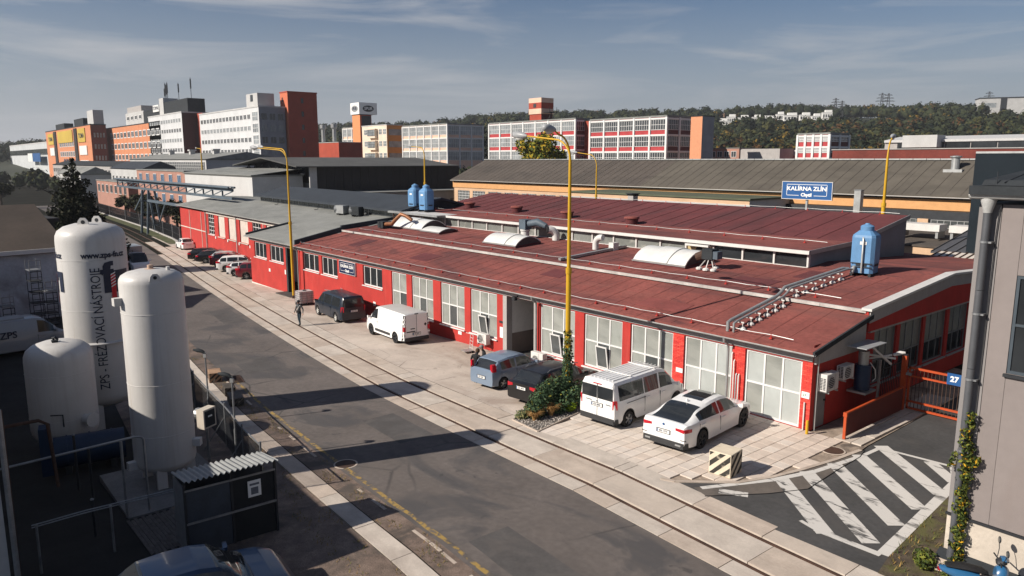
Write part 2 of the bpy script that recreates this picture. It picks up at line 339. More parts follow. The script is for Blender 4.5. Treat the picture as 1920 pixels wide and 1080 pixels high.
slabsr(-2.18, -1.56, -90, 30, 1.7, .25, 'kerb_slab'); slabsr(.10, .93, -8, 30, 2.8, .2, 'kerb_slab'); slabsr(.10, .93, -100, -8, 2.2, .2, 'kerb_slab')
# pale pavement slabs on the left
pav = struct(put(None, 'pavement')); pav.empty_display_size = .2
_t = trk; trk = pav
slabsr(-8.72, -8.08, -32, 22, 2.1, .3, 'slab')
# narrow kerb stones along the verge
x = -23.5
while x < 4:
    e = x + rs.uniform(.6, 1.0); (slab(x, e, -7.50, -7.40, 'kerb_stone', M_concs[1], .012 + rs.uniform(-.02, .01), .03) if rs.random() < .62 else None); x = e
trk = _t
# side lane on the right, with kerb
LANE = [(1.05, -8.25), (.3, -7.6), (-.25, -7.75), (-.75, -8.3)]
b = B(); poly = [(-.72, -8.0), (-.30, -7.42), (1.02, -6.02), (2.05, -3.2), (2.3, -.6), (2.2, .2), (1.9, 14), (1.9, 40), (30, 40), (30, -8.05), (14, -8.05), (4, -7.98)]
b.add([(p[0], p[1], .0) for p in poly], [tuple(range(len(poly)))])
struct(b.obj('side_lane', M_asph2))
# forecourt paving, one object for each tile
fore = struct(put(None, 'forecourt_paving')); fore.empty_display_size = .2
FP = [(-7.62, 0), (-7.62, -4.35), (-6.95, -7.55), (-.78, -7.5), (.95, -6.0), (1.62, -3.4), (1.55, 0)]
def inside(p, poly):
    r = False; n = len(poly)
    for i in range(n):
        (x1, y1), (x2, y2) = poly[i], poly[(i + 1) % n]
        if (y1 > p[1]) != (y2 > p[1]) and p[0] < (x2 - x1) * (p[1] - y1) / (y2 - y1) + x1: r = not r
    return r
TS = .50; tb = B(); g = .013
tb.hexa([(-TS / 2 + g, -TS / 2 + g, -.08), (TS / 2 - g, -TS / 2 + g, -.08), (TS / 2 - g, TS / 2 - g, -.08), (-TS / 2 + g, TS / 2 - g, -.08)] + [(-TS / 2 + g, -TS / 2 + g, 0), (TS / 2 - g, -TS / 2 + g, 0), (TS / 2 - g, TS / 2 - g, 0), (-TS / 2 + g, TS / 2 - g, 0)])
tms = [tb.mesh('tile', m) for m in (M_tile, patchy(mat('paving_tile_pale', (.58, .515, .455), rough=.85, var=.1, scale=1, bump=.12, bscale=35), (.40, .34, .29), .8, .5, .7, amount=.5), mat('paving_tile_warm', (.53, .45, .385), rough=.85, var=.13, scale=1, bump=.12, bscale=35))]
cnt = 0
for i in range(-16, 6):
    for j in range(-17, 1):
        c = (i * TS + .1, j * TS - .25)
        if inside(c, FP) and c[1] < -.02:
            s = math.atan2(gz(c[0] + .25) - gz(c[0] - .25), .5)
            warm = c[0] > -.8 or rs.random() < .15
            put(tms[2] if warm and rs.random() < .6 else rs.choice(tms[:2]), 'tile', fore, (c[0], c[1], gz(c[0]) - .002 + rs.uniform(-.003, .003)), (rs.uniform(-.004, .004), -s + rs.uniform(-.004, .004), rs.uniform(-.006, .006))); cnt += 1
b = B()      # mortar bed under the tiles, broken concrete fringe round them
bed = [(-7.9, 0), (-7.9, -4.3), (-7.15, -7.7), (-.75, -7.75), (1.02, -6.1), (1.75, -3.4), (2.2, -.6), (2.1, .3), (1.85, 14), (0, 14), (0, 0)]
zs = lambda p: gz(p[0])
b.add([(p[0], p[1], zs(p) - .045) for p in [(-7.9, 0), (-7.9, -4.3), (-7.15, -7.7), (-2, -7.72), (-2, 0)]], [(0, 1, 2, 3, 4)])
b.add([(p[0], p[1], -.045) for p in [(-2, 0), (-2, -7.72), (-.75, -7.75), (1.02, -6.1), (1.75, -3.4), (2.2, -.6), (2.1, .3), (1.85, 14), (0, 14), (0, 0)]], [tuple(range(10))])
struct(b.obj('paving_bed', patchy(mat('broken_concrete', (.30, .24, .19), rough=.95, var=.3, scale=1.5, bump=.6, bscale=12), (.08, .065, .055), .9, .52, .66, amount=.85)))
b = B()      # kerb along the lane
K = [(-.78, -7.78), (-.36, -7.6), (.98, -6.12), (1.45, -4.9), (1.78, -3.5), (2.05, -1.9), (2.2, -.4)]
for (p, q) in zip(K, K[1:]): b.bar((p[0], p[1], -.02), (q[0], q[1], -.02), .14, .1)
struct(b.obj('kerb', M_concs[1]))
kl = struct(put(None, 'lane_kerb')); kl.empty_display_size = .2
for k in range(8):
    y = .1 + k * 1.05; bb = B(); bb.box(1.62, 1.98, y, y + 1.02, -.05, .015 + rs.uniform(-.01, .01)); bb.obj('kerb_slab', M_concs[2] if k < 5 else pick(), kl)
    if k % 2 == 0:
        bb = B(); bb.box(.95, 1.58, y, y + 2.05, -.05, .0 + rs.uniform(-.01, .005)); bb.obj('slab', pick(), kl)
# hatched no-parking area, worn white paint
M_wwhite = worn('worn_white_paint', (.52, .50, .47), (.058, .057, .057), .53, .63, 3.0, (.45, 1.1, 1))
M_wwhite2 = worn('fresher_white_paint', (.54, .52, .49), (.07, .067, .064), .56, .69, 3.0, (.45, 1.1, 1))
def sheet(name, poly, m, z):
    b = B(); b.add([(p[0], p[1], z) for p in poly], [tuple(range(len(poly)))]); return b.obj(name, m, mk)
mk = struct(put(None, 'hatched_marking')); mk.empty_display_size = .2
def band(a, c, w, m, z=.006):
    d = Vector((c[0] - a[0], c[1] - a[1])).normalized(); n = Vector((-d.y, d.x)) * w / 2
    sheet('painted_stripe', [(a[0] + n.x, a[1] + n.y), (a[0] - n.x, a[1] - n.y), (c[0] - n.x, c[1] - n.y), (c[0] + n.x, c[1] + n.y)], m, z)
def ledge(y): return float(np.interp(y, [-7.4, -5.1, -3.4, -1.1, .3], [.35, 1.45, 1.97, 2.30, 2.45]))
for k, y0 in enumerate((.55, -1.0, -2.55, -4.1, -5.45)):
    lo = next(x for x in np.arange(.3, 4, .02) if x >= ledge(y0 - .86 * (x - 2.5)))
    hi = 5.5 if k < 4 else 4.45
    m = M_wwhite2 if k < 2 else M_wwhite
    a, c = (lo, y0 - .86 * (lo - 2.5)), (hi, y0 - .86 * (hi - 2.5))
    band(a, c, .50, m, .006)
band((4.2, .42), (5.4, -.75), .42, M_wwhite2, .006)
for p, q, w in (((.35, -7.35), (1.45, -5.1), .20), ((1.45, -5.1), (1.99, -3.35), .22), ((1.99, -3.35), (2.36, -.9), .2), ((2.36, -.9), (2.42, .35), .16)): band((p[0] + .12, p[1]), (q[0] + .12, q[1]), w, M_wwhite2, .010)
band((2.42, .33), (4.85, .55), .16, M_wwhite2, .012); band((4.85, .55), (5.42, -.75), .16, M_wwhite2, .010)
band((5.45, -.7), (5.98, -7.05), .34, M_wwhite2, .014); band((4.15, -7.12), (5.95, -7.1), .24, M_wwhite, .016); band((3.6, -6.95), (4.2, -7.12), .14, M_wwhite, .010)
band((.95, -7.1), (1.7, -6.65), .34, M_wwhite, .008)
# seam where a newer asphalt patch begins
b = B(); sp = [(.9, -7.75), (2.04, -6.1), (2.66, -4.83), (2.52, -2.6), (2.48, -1.03), (2.3, -.3)]
for p, q in zip(sp, sp[1:]): b.bar((p[0], p[1], .012), (q[0], q[1], .012), .025, .012)
b.obj('tar_seam', M_black, mk)
# older paler asphalt between seam and kerb
sheet('old_asphalt', [(.3, -7.5), (.95, -7.72), (2.04, -6.1), (2.66, -4.83), (2.52, -2.6), (2.48, -1.03), (2.3, -.35), (2.12, -1.6), (1.75, -3.6), (1.0, -6.0)], patchy(mat('old_asphalt', (.115, .098, .085), rough=.9, var=.2, scale=.8), (.06, .056, .052), .6, .5, .64, amount=.6), .004)
# weedy strip in front of the grey building
b = B(); wp = [(6.12, -7.05), (5.6, -.9), (5.3, 0), (7.2, 0), (7.2, -6.5), (12, -6.5), (12, -8.05), (6.3, -8.05)]
b.add([(p[0], p[1], .02) for p in wp], [tuple(range(len(wp)))]); struct(b.obj('weedy_strip', M_soil))
# old repair patches and a sealed crack in the road
rp = struct(put(None, 'road_repairs')); rp.empty_display_size = .2; mk = rp
M_rep = patchy(mat('repair_asphalt', (.075, .070, .068), rough=.9, var=.2, scale=.8), (.11, .097, .09), .8, .5, .65, amount=.6)
def opatch(name, x0, x1, o0, o1, m):
    b = B(); xs = xr(x0, x1, .7); n = len(xs)
    for x in xs: j = .05 * mnoise.noise((x * 3, o0, 0)); b.v += [(x, yr(x) + o0 + j, gz(x) + .004), (x, yr(x) + o1 - j, gz(x) + .004)]
    for i in range(n - 1): b.f.append((2 * i, 2 * i + 2, 2 * i + 3, 2 * i + 1)); b.m.append(0)
    b.obj(name, m, rp)
opatch('asphalt_patch', -27.5, -24.2, -6.2, -4.4, M_rep); opatch('asphalt_patch', -13.2, -9.6, -4.4, -2.9, M_rep); opatch('asphalt_patch', -1.5, 3.5, -6.6, -5.2, M_rep); opatch('asphalt_patch', -44, -38, -4.2, -2.6, M_rep)
# cobbled yard on the left, concrete pads
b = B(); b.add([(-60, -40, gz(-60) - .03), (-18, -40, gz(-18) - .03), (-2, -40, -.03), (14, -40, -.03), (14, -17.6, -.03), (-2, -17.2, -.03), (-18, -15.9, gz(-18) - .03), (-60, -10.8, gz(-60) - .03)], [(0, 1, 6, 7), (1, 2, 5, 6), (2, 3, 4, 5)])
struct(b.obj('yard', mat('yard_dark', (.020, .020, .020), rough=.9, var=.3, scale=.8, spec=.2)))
# ------------------------------------------------------------------ facade helpers
# facade frame: x along the wall, wall face at y = 0 looking to -y, z up
def facade(b, w, h, openings, depth, x0=0, z0=0):
    """wall face with real openings and reveals"""
    xs = sorted(set([x0, x0 + w] + [o[0] for o in openings] + [o[1] for o in openings]))
    zs = sorted(set([z0, z0 + h] + [o[2] for o in openings] + [o[3] for o in openings]))
    for i in range(len(xs) - 1):
        for j in range(len(zs) - 1):
            cx, cz = (xs[i] + xs[i + 1]) / 2, (zs[j] + zs[j + 1]) / 2
            if any(o[0] < cx < o[1] and o[2] < cz < o[3] for o in openings): continue
            b.quad((xs[i], 0, zs[j]), (xs[i + 1], 0, zs[j]), (xs[i + 1], 0, zs[j + 1]), (xs[i], 0, zs[j + 1]))
    for o in openings:
        a, c, l, t = o[:4]
        b.quad((a, 0, l), (a, 0, t), (a, depth, t), (a, depth, l)); b.quad((c, 0, l), (c, depth, l), (c, depth, t), (c, 0, t))
        b.quad((a, 0, l), (a, depth, l), (c, depth, l), (c, 0, l)); b.quad((a, 0, t), (c, 0, t), (c, depth, t), (a, depth, t))
    return b
WM = {}
def window(parent, x, z, w, h, nx, nz, mf, mg, loc=(0, 0, 0), rz=0, fw=.07, mw=.05, y=.10, sill=None, split=None, glasses=None):
    """frame mesh with a pane object for each light; x,z is the lower left corner in the facade frame"""
    key = ('f', round(w, 3), round(h, 3), nx, nz, mf.name, fw, mw, str(split))
    if key not in WM:
        b = B(); b.box(0, w, -.02, .06, 0, fw); b.box(0, w, -.02, .06, h - fw, h); b.box(0, fw, -.018, .058, fw, h - fw); b.box(w - fw, w, -.018, .058, fw, h - fw)
        cw = (w - 2 * fw - (nx - 1) * mw) / nx
        for i in range(1, nx): xx = fw + i * cw + (i - 1) * mw; b.box(xx, xx + mw, -.016, .056, fw, h - fw)
        hs_ = split or [k / nz for k in range(1, nz)]
        for s in hs_: b.box(fw, w - fw, -.014, .054, h * s - mw / 2, h * s + mw / 2)
        WM[key] = b.mesh('window', mf)
    c, s_ = math.cos(rz), math.sin(rz); px, py = x, y
    o = put(WM[key], 'window', parent, (loc[0] + px * c - py * s_, loc[1] + px * s_ + py * c, loc[2] + z), (0, 0, rz))
    zz = [fw] + [h * s for s in (split or [k / nz for k in range(1, nz)])] + [h - fw]; cw = (w - 2 * fw - (nx - 1) * mw) / nx
    for i in range(nx):
        for j in range(len(zz) - 1):
            hh = zz[j + 1] - zz[j]; g = glasses(i, j) if glasses else mg; k2 = ('p', round(cw, 3), round(hh, 3), g.name)
            if k2 not in WM: b = B(); b.box(0, cw, .015, .03, 0, hh); WM[k2] = b.mesh('pane', g)
            put(WM[k2], 'pane', o, (fw + i * (cw + mw), 0, zz[j]))
    if sill:
        k3 = ('s', round(w, 3), sill.name)
        if k3 not in WM: b = B(); b.box(-.06, w + .06, -.2, .0, -.07, -.012); WM[k3] = b.mesh('sill', sill)
        put(WM[k3], 'sill', o)
    return o
def simple_win(w, h, nx, nz, mf, mg, fw=.1, mw=.07):
    """far window: one mesh, glass set back behind frame bars"""
    key = ('sw', round(w, 2), round(h, 2), nx, nz, mf.name, mg.name, fw)
    if key not in WM:
        b = B(); b.box(0, w, .0, .02, 0, h); b.mi = 1
        b.box(0, w, -.06, .0, 0, fw); b.box(0, w, -.06, .0, h - fw, h); b.box(0, fw, -.058, .0, fw, h - fw); b.box(w - fw, w, -.058, .0, fw, h - fw)
        for i in range(1, nx): b.box(w * i / nx - mw / 2, w * i / nx + mw / 2, -.055, 0, fw, h - fw)
        for j in range(1, nz): b.box(fw, w - fw, -.05, 0, h * j / nz - mw / 2, h * j / nz + mw / 2)
        WM[key] = b.mesh('window', [mg, mf])
    return WM[key]
def text_mesh(txt, size, m, bold=0, ext=.004, align='CENTER', sx=1):
    c = bpy.data.curves.new('t', 'FONT'); c.body = txt; c.size = size; c.align_x = align; c.align_y = 'CENTER'; c.extrude = ext; c.offset = bold; c.resolution_u = 3
    o = bpy.data.objects.new('t', c); COL.objects.link(o); dg = bpy.context.evaluated_depsgraph_get(); me = bpy.data.meshes.new_from_object(o.evaluated_get(dg))
    bpy.data.objects.remove(o); me.materials.clear(); me.materials.append(m)
    if sx != 1:
        for v in me.vertices: v.co.x *= sx
    return me
def text(parent, txt, size, m, loc, rz=0, bold=0, sx=1, name='lettering'):
    """upright lettering facing -y of its parent's frame (turned by rz)"""
    return put(text_mesh(txt, size, m, bold, sx=sx), name, parent, loc, (rad(90), 0, rz))

# ------------------------------------------------------------------ red factory hall
F = thing('factory_hall', 'long low red factory hall with wine red felt roof and tall white windows', 'building')
FASC = 2.72                       # underside of the grey fascia
def bw(x0, x1, zt=2.66, zb=0.0): return (x0, x1, zb, zt)
office = [(-55.95, -53.0), (-52.2, -49.15), (-45.15, -42.15), (-41.65, -38.9), (-34.85, -32.05)]
tall = [(-30.8, -28.85), (-28.2, -25.65), (-24.8, -22.25), (-21.65, -19.1), (-15.4, -12.75), (-12.1, -9.55), (-9.05, -6.55), (-5.95, -3.5), (-2.9, -.42)]
door = [(-48.6, -46.1, -1.3, 2.68), (-18.5, -15.75, -.78, 2.68)]
b = B(); ops = [(a, c, 1.2, 2.64) for a, c in office] + [(a, c, .0 if a > -27 else -.02, 2.66) for a, c in tall] + door
facade(b, 57, 2.72 + 1.9, ops, .3, -57, -1.9)
wall = b.obj('wall', M_redwall, F)
# grey fascia under the gutter, split into bays
fx = [-57, -46.1] + [-46.1 + 46.1 * k / 9 for k in range(1, 10)]
for a, c in zip(fx, fx[1:]):
    b = B(); b.box(a + .006, c - .006, -.06, .2, FASC, 3.08); b.obj('fascia_panel', M_greywall, F)
for k, (a, c) in enumerate(office):
    window(F, a, 1.2, c - a, 1.44, 3, 1, M_white, M_gdark, fw=.09, mw=.08, y=.12, sill=M_white)
gl = lambda k: (lambda i, j: [M_gwhite, M_gwhite, M_gpale2][(i * 2 + j + k) % 3] if k >= 7 else ([M_gpale, M_gpale2, M_gpale, M_gmid, M_gpale2][(i * 3 + j * 7 + k * 5 + i * j) % 5] if k < 7 else M_gpale))
for k, (a, c) in enumerate(tall):
    w = window(F, a, .0, c - a, 2.66, 2 if k == 0 else 3, 2, M_white, M_gpale, fw=.085, mw=.075, y=.10, sill=M_white if k > 0 else None, split=[.50], glasses=gl(k))
    if k in (3, 4, 5):      # a tilted opening light
        b = B(); w_ = .74; h_ = 1.12
        for (x0, x1, z0, z1) in ((0, w_, 0, .06), (0, w_, h_ - .06, h_), (0, .06, .06, h_ - .06), (w_ - .06, w_, .06, h_ - .06)): b.box(x0, x1, -.03, .02, z0, z1)
        s = b.obj('open_sash', M_white, F, (a + .92, .06, .12), (rad(9), 0, 0))
        b = B(); b.box(.06, w_ - .06, -.008, .004, .06, h_ - .06); b.obj('pane', M_gmid, s)
# interior box so that openings show a dark room
b = B(); b.box(-56.8, -.3, 3.6, 3.75, -1.9, 3.0); b.obj('inner_wall', mat('inner_plaster', (.42, .42, .41), var=.1), F)
b = B(); b.box(-56.7, -.3, .35, 3.58, -1.75, -1.62); b.obj('inner_floor', mat('inner_floor', (.12, .11, .10), var=.2), F)
# passage doors: dark surround, half painted inner wall
for x0, x1, z0 in ((-48.6, -46.1, -1.3), (-18.5, -15.75, -.78)):
    b = B(); b.box(x0, x0 + .34, -.05, .35, z0, 2.68); b.box(x1 - .1, x1, -.05, .35, z0, 2.68); b.obj('door_frame', M_greywall if x0 > -30 else M_darkgrey, F)
b = B(); b.box(-18.3, -18.16, .36, 3.5, .5, 2.7); b.box(-18.16, -15.85, 3.3, 3.4, .5, 2.7); b.obj('passage_wall', mat('passage_upper', (.66, .65, .62), var=.06), F)
b = B(); b.box(-18.3, -18.15, .36, 3.5, -.78, .5); b.box(-18.16, -15.85, 3.29, 3.4, -.78, .5); p_ = b.obj('passage_dado', mat('passage_dado', (.20, .16, .14), var=.1), F)
b = B(); b.box(-18.14, -18.08, 2.0, 2.95, -.78, 1.35); d_ = b.obj('inner_door', mat('inner_door', (.10, .09, .085), var=.1), F)
b = B(); b.box(-18.08, -18.07, 2.2, 2.7, .75, .9); b.obj('door_plate', M_plate, d_)
b = B(); b.box(-18.5, -15.75, -.3, 3.5, -1.0, -.70); b.obj('threshold', M_asph2, F)
b = B(); b.box(-48.3, -46.3, 1.4, 1.5, -1.3, 2.7); b.obj('inner_door', M_darkgrey, F)
b = B(); b.box(-48.9, -45.8, -1.0, .4, -1.32, -1.2); b.obj('threshold', mat('threshold', (.06, .055, .05), var=.3), F)
# red brick piers with relief bricks between the near windows, white plinth at the office
b = B(); rr = random.Random(5)
M_brickred = mat('painted_brick', (.60, .05, .036), rough=.8, var=.12, scale=3)
M_brickreds = [M_brickred, mat('painted_brick_dark', (.52, .04, .032), rough=.8, var=.15, scale=3), mat('painted_brick_light', (.66, .07, .05), rough=.8, var=.1, scale=3)]
bm_ = []
for m in M_brickreds:
    b = B(); b.box(.006, .204, -.012, .02, .006, .066); bm_.append(b.mesh('brick', m))
nb = 0
for (x0, x1) in ((-3.5, -2.9), (-6.55, -5.95), (-.42, .0)):
    for r_ in range(int(2.66 / .075)):
        off = -.105 if r_ % 2 else 0; x = x0 + off
        while x < x1 - .05:
            a, c = max(x, x0), min(x + .21, x1)
            if c - a > .06: put(rr.choice(bm_), 'brick', F, (a, 0, .02 + r_ * .075), (0, 0, 0), ((c - a) / .21, 1, 1)); nb += 1
            x += .21
b = B(); b.box(-57.0, -48.9, -.05, .05, -1.6, -1.33); b.obj('plinth', mat('plinth_white', (.6, .57, .53), var=.15), F)
# roof: front slope, step with white edge, main slope, knee
def roofsheet(name, pts, x0, x1, m, th=.14):
    b = B(); b.prism([(y, z) for y, z in pts] + [(y, z - th) for y, z in reversed(pts)], 'x', x0, x1); return b.obj(name, m, F)
roofsheet('front_roof', [(-.42, 3.17), (4.1, 4.02)], -46.0, .22, M_roof)
roofsheet('front_roof', [(-.42, 3.17), (4.1, 4.02)], -57.2, -46.02, M_roofg)
roofsheet('main_roof', [(4.0, 4.19), (12.2, 4.86), (24, 4.30)], -46.0, -.02, M_roof)
for k in range(23):
    b = B(); b.box(-46 + 2 * k + .004, -44 + 2 * k - .004, 3.96, 4.07, 4.06, 4.20); b.obj('step_edge', mat('edge_flashing', (.40, .38, .36), rough=.6, var=.25, scale=1.5), F)
# gable parapet on the right with zinc cap
b = B(); b.prism([(4.0, 3.3), (4.0, 4.16), (12.2, 4.83), (24, 4.27), (24, 3.3)], 'x', -.06, .14); b.obj('gable_wall', M_redwall, F); b = B(); b.prism([(4.0, 3.66), (12.2, 4.32), (24, 3.78), (24, 4.26), (12.2, 4.82), (4.0, 4.15)], 'x', .1, .18); b.obj('gable_band', M_greywall, F)
for y0, z0, y1, z1 in ((3.9, 4.17, 12.2, 4.85), (12.2, 4.85, 24, 4.29)):
    n_ = 5
    for k in range(n_):
        ya, yb = y0 + (y1 - y0) * k / n_, y0 + (y1 - y0) * (k + 1) / n_ - .02; za, zb = z0 + (z1 - z0) * k / n_, z0 + (z1 - z0) * (k + 1) / n_
        b = B(); b.prism([(ya, za), (yb, zb), (yb, zb + .1), (ya, za + .1)], 'x', -.16, .26); b.obj('parapet_cap', M_whiteplast, F)
b = B(); b.prism([(-.46, 3.0), (4.1, 3.86), (4.1, 4.05), (-.46, 3.2)], 'x', .2, .28); b.obj('verge_board', M_darkgrey, F)
# side wall on the right: grey band, red wall, tall windows
SW = [(4.9, 7.0), (7.35, 9.7), (10.0, 12.4), (12.75, 15.1), (15.4, 17.8)]
b = B(); facade(b, 18.5, 3.35, [(a, c, .85, 3.22) for a, c in SW] + [(.30, 1.15, -.02, 2.2)], .25, 0, 0)
b.obj('side_wall', M_redwall, F, (0, 0, 0), (0, 0, rad(90)))
b = B(); b.box(4.3, 18.5, -.10, .1, 3.2, 3.42); b.obj('lintel_band', M_greywall, F, (0, 0, 0), (0, 0, rad(90)))
b = B(); b.prism([(.05, 2.62), (3.9, 2.62), (3.9, 3.84), (.05, 3.06)], 'x', .0, .10); b.obj('side_fascia', M_greywall, F)
for a, c in SW: window(F, a, .85, c - a, 2.37, 3, 2, M_steel, M_gdirty, rz=rad(90), fw=.06, mw=.05, y=.1, split=[.42], glasses=lambda i, j: M_gdirty if j else M_gdark, sill=M_greywall)
b = B(); b.box(.31, 1.14, .02, .08, 0, 2.18); d_ = b.obj('side_door', mat('grey_door', (.22, .23, .24), rough=.5, var=.1), F, (0, 0, 0), (0, 0, rad(90)))
b = B(); b.box(1.0, 1.08, -.04, .02, 1.0, 1.05); b.obj('handle', M_dsteel, d_)
# raised monitor roof with a clerestory of windows
MX0, MX1 = -50.5, -6.0
roofsheet('monitor_roof', [(9.9, 5.58), (14.6, 5.74)], MX0, MX1 + .15, M_roof, .16)
roofsheet('monitor_roof', [(14.6, 5.75), (21.5, 6.88)], MX0 + 3.5, MX1 + .15, M_roof2, .16)
for k in range(26):
    b = B(); xk = MX0 + 5 + k * 1.5; b.prism([(14.65, 5.762), (21.4, 6.868), (21.4, 6.885), (14.65, 5.78)], 'x', xk, xk + .05); b.obj('felt_seam', M_roof2, F)
b = B(); b.prism([(10.25, 4.3), (10.25, 5.42), (14.6, 5.58), (21.5, 6.70), (21.5, 4.3)], 'x', MX1 - .15, MX1); b.obj('monitor_gable', patchy(mat('sheet_gable', (.20, .22, .235), rough=.7, var=.12, scale=.8), (.17, .19, .20), .8, .5, .7, (3, 3, .4), .6), F)
b = B(); b.prism([(10.25, 4.3), (10.25, 5.42), (14.6, 5.58), (21.5, 6.70), (21.5, 4.3)], 'x', MX0 + 3.6, MX0 + 3.75); b.obj('monitor_gable', M_darkgrey, F)
b = B(); b.prism([(9.86, 5.40), (14.6, 5.56), (21.5, 6.69), (21.5, 6.92), (14.6, 5.79), (9.86, 5.62)], 'x', MX1 + .152, MX1 + .2); b.obj('verge_board', M_zinc, F)
b = B(); b.box(MX0, MX1, 10.1, 10.3, 4.5, 4.72); b.box(MX0, MX1, 10.1, 10.3, 5.36, 5.44); b.obj('clerestory_frame', M_whiteplast, F)
nW = 23; cw = (MX1 - MX0) / nW
for k in range(nW + 1):
    b = B(); b.box(MX0 + k * cw - .05, MX0 + k * cw + .05, 10.1, 10.28, 4.72, 5.36); b.obj('clerestory_post', M_whiteplast, F)
for k in range(nW):
    b = B(); b.box(MX0 + k * cw + .05, MX0 + (k + 1) * cw - .05, 10.2, 10.23, 4.72, 5.36)
    odd = k == nW - 4
    p_ = b.obj('pane', mat('board_yellowed', (.40, .32, .17), var=.1) if odd else (M_gdark if k > nW - 4 else M_gdirty), F)
    if odd:
        q_ = B(); q_.cyl((MX0 + (k + .5) * cw, 10.18, 5.0), (MX0 + (k + .5) * cw, 10.05, 5.0), .2, n=16); q_.obj('vent_hole', M_black, p_)
        q_ = B(); q_.box(MX0 + k * cw + .2, MX0 + (k + 1) * cw - .1, 9.75, 10.1, 5.25, 5.36); q_.obj('rain_hood', M_whiteplast, p_)
b = B(); b.box(MX0, MX1 + .2, 9.82, 9.95, 5.42, 5.60); b.obj('monitor_edge', M_whiteplast, F)
# dark parapet between red and grey roof parts
for y0, z0, y1, z1 in ((-.3, 3.2, 4.0, 4.0), (4.0, 4.2, 10.2, 4.72)):
    b = B(); b.prism([(y0, z0 - .1), (y1, z1 - .1), (y1, z1 + .42), (y0, z0 + .36)], 'x', -46.12, -45.9); b.obj('parapet', M_slate, F)
b = B(); b.prism([(-.3, 3.1), (4.3, 3.98), (4.3, 4.22), (-.3, 3.36)], 'x', -57.25, -57.05); b.obj('parapet', M_slate, F)
# felt laps and repair patches on the red roof
rl = random.Random(8)
M_lap = patchy(mat('felt_lap', (.185, .050, .044), rough=.92, var=.25, scale=.8, bump=.4, bscale=50), (.10, .036, .034), .5, .5, .65, (1, .4, 1), .7)
for k in range(44):
    x = -45.2 + k * 1.02 + rl.uniform(-.06, .06); b = B(); b.prism([(-.40, 3.176), (4.0, 4.004), (4.0, 4.012), (-.40, 3.184)], 'x', x, x + .07); b.obj('felt_lap', M_roof, F)
    b = B(); b.prism([(4.1, 4.20), (10.1, 4.69), (10.1, 4.698), (4.1, 4.208)], 'x', x + .4, x + .47); b.obj('felt_lap', M_roof, F)
for x, y, w, d in ((-30.5, 1.2, 2.2, 1.4), (-18, 2.3, 1.6, 1.2), (-9.5, .8, 2.6, 1.1), (-34, 6, 2.4, 1.6), (-21, 5.4, 1.8, 2.0), (-7.6, 5.2, 2.2, 1.5), (-5.5, 7.8, 1.4, 1.8), (-40, 1.5, 1.5, 1.9)):
    z = lambda q: (3.17 + (q + .42) * .188 if q < 4 else 4.19 + (q - 4) * .0817) + .004; b = B(); b.prism([(y, z(y)), (y + d, z(y + d)), (y + d, z(y + d) + .012), (y, z(y) + .012)], 'x', x, x + w); b.obj('felt_patch', rl.choice((M_lap, M_roof2)), F)
# gutter, brackets and downpipes
def gutter(x0, x1, y, z, parent, m=M_gutter, r=.085):
    b = B(); n = 8; prof = [(y + r * math.cos(math.pi + math.pi * i / n), z + r * math.sin(math.pi + math.pi * i / n)) for i in range(n + 1)]
    prof2 = [(y + (r - .012) * math.cos(2 * math.pi - math.pi * i / n), z + (r - .012) * math.sin(2 * math.pi - math.pi * i / n)) for i in range(n + 1)]
    b.prism(prof + prof2, 'x', x0, x1); return b.obj('gutter', m, parent)
for k in range(8): gutter(-57.2 + k * 7.19, -57.2 + (k + 1) * 7.19 - .02, -.48, 3.12, F)
for x, zb in ((-15.55, -.65), (-3.62, -.05), (-45.9, -1.2)):
    b = B(); b.tube([(x, -.48, 3.05), (x, -.46, 2.9), (x, -.16, 2.7), (x, -.14, 2.5), (x, -.14, zb)], .055); b.obj('downpipe', M_zinc, F, smooth=60)
for i, x in enumerate((-3.45, -3.34, -3.22, -3.10)):
    b = B(); h = 2.35 - .3 * (i % 2) if i < 2 else 1.5; b.tube([(x, -.1, -.02), (x, -.1, h), (x, -.05, h + .06)], .03); b.obj('wall_pipe', M_whiteplast if i != 2 else M_zinc, F, smooth=60)
b = B(); b.tube([(.12, .2, 2.9), (.12, .2, 0)], .025); b.obj('wall_pipe', M_zinc, F)
b = B(); b.tube([(-.2, -.07, 1.1), (-.2, -.07, 0)], .03); b.obj('wall_pipe', M_whiteplast, F)
# lightning conductor wires on their little posts
def wire(y, z, x0, x1, step=1.9, sag=.03):
    b = B(); x = x0; pts = []
    while x <= x1:
        pts.append((x, y, z)); pts.append((x + step / 2, y, z - sag)); x += step
    b.tube(pts, .014, 5)
    w_ = b.obj('lightning_wire', M_zinc, F); x = x0
    while x <= x1:
        q = B(); q.cyl((x, y, z - .14), (x, y, z + .02), .02, n=6); q.box(x - .06, x + .06, y - .06, y + .06, z - .16, z - .12); q.obj('wire_post', M_redwall, w_); x += step
wire(.0, 3.44, -45.5, -.5); wire(4.75, 4.42, -44, -.5, 2.3); wire(12.6, 5.85, -44, -6.5, 2.6); wire(21.4, 7.0, -46, -6.4, 2.4)
# small white plates, wall notices
for x, z, w_, h_ in ((-52.6, .15, .35, .28), (-49.0, .3, .25, .4), (-33.4, -.15, .35, .3), (-18.85, 1.05, .3, .12), (-18.8, .2, .32, .62), (-6.32, .95, .36, .2), (-11.9, -.28, .3, .2), (-22.9, -.35, .35, .2)):
    b = B(); b.box(x, x + w_, -.03, -.014, z, z + h_); b.obj('wall_plate', M_plate if h_ != .12 else M_darkgrey, F)
b = B(); b.box(-.36, -.04, -.04, -.02, 1.25, 1.5); p_ = b.obj('wall_plate', M_plate, F)
text(p_, '27', .12, mat('plate_green', (.05, .22, .12), var=0), (-.24, -.045, 1.37), sx=1.3)
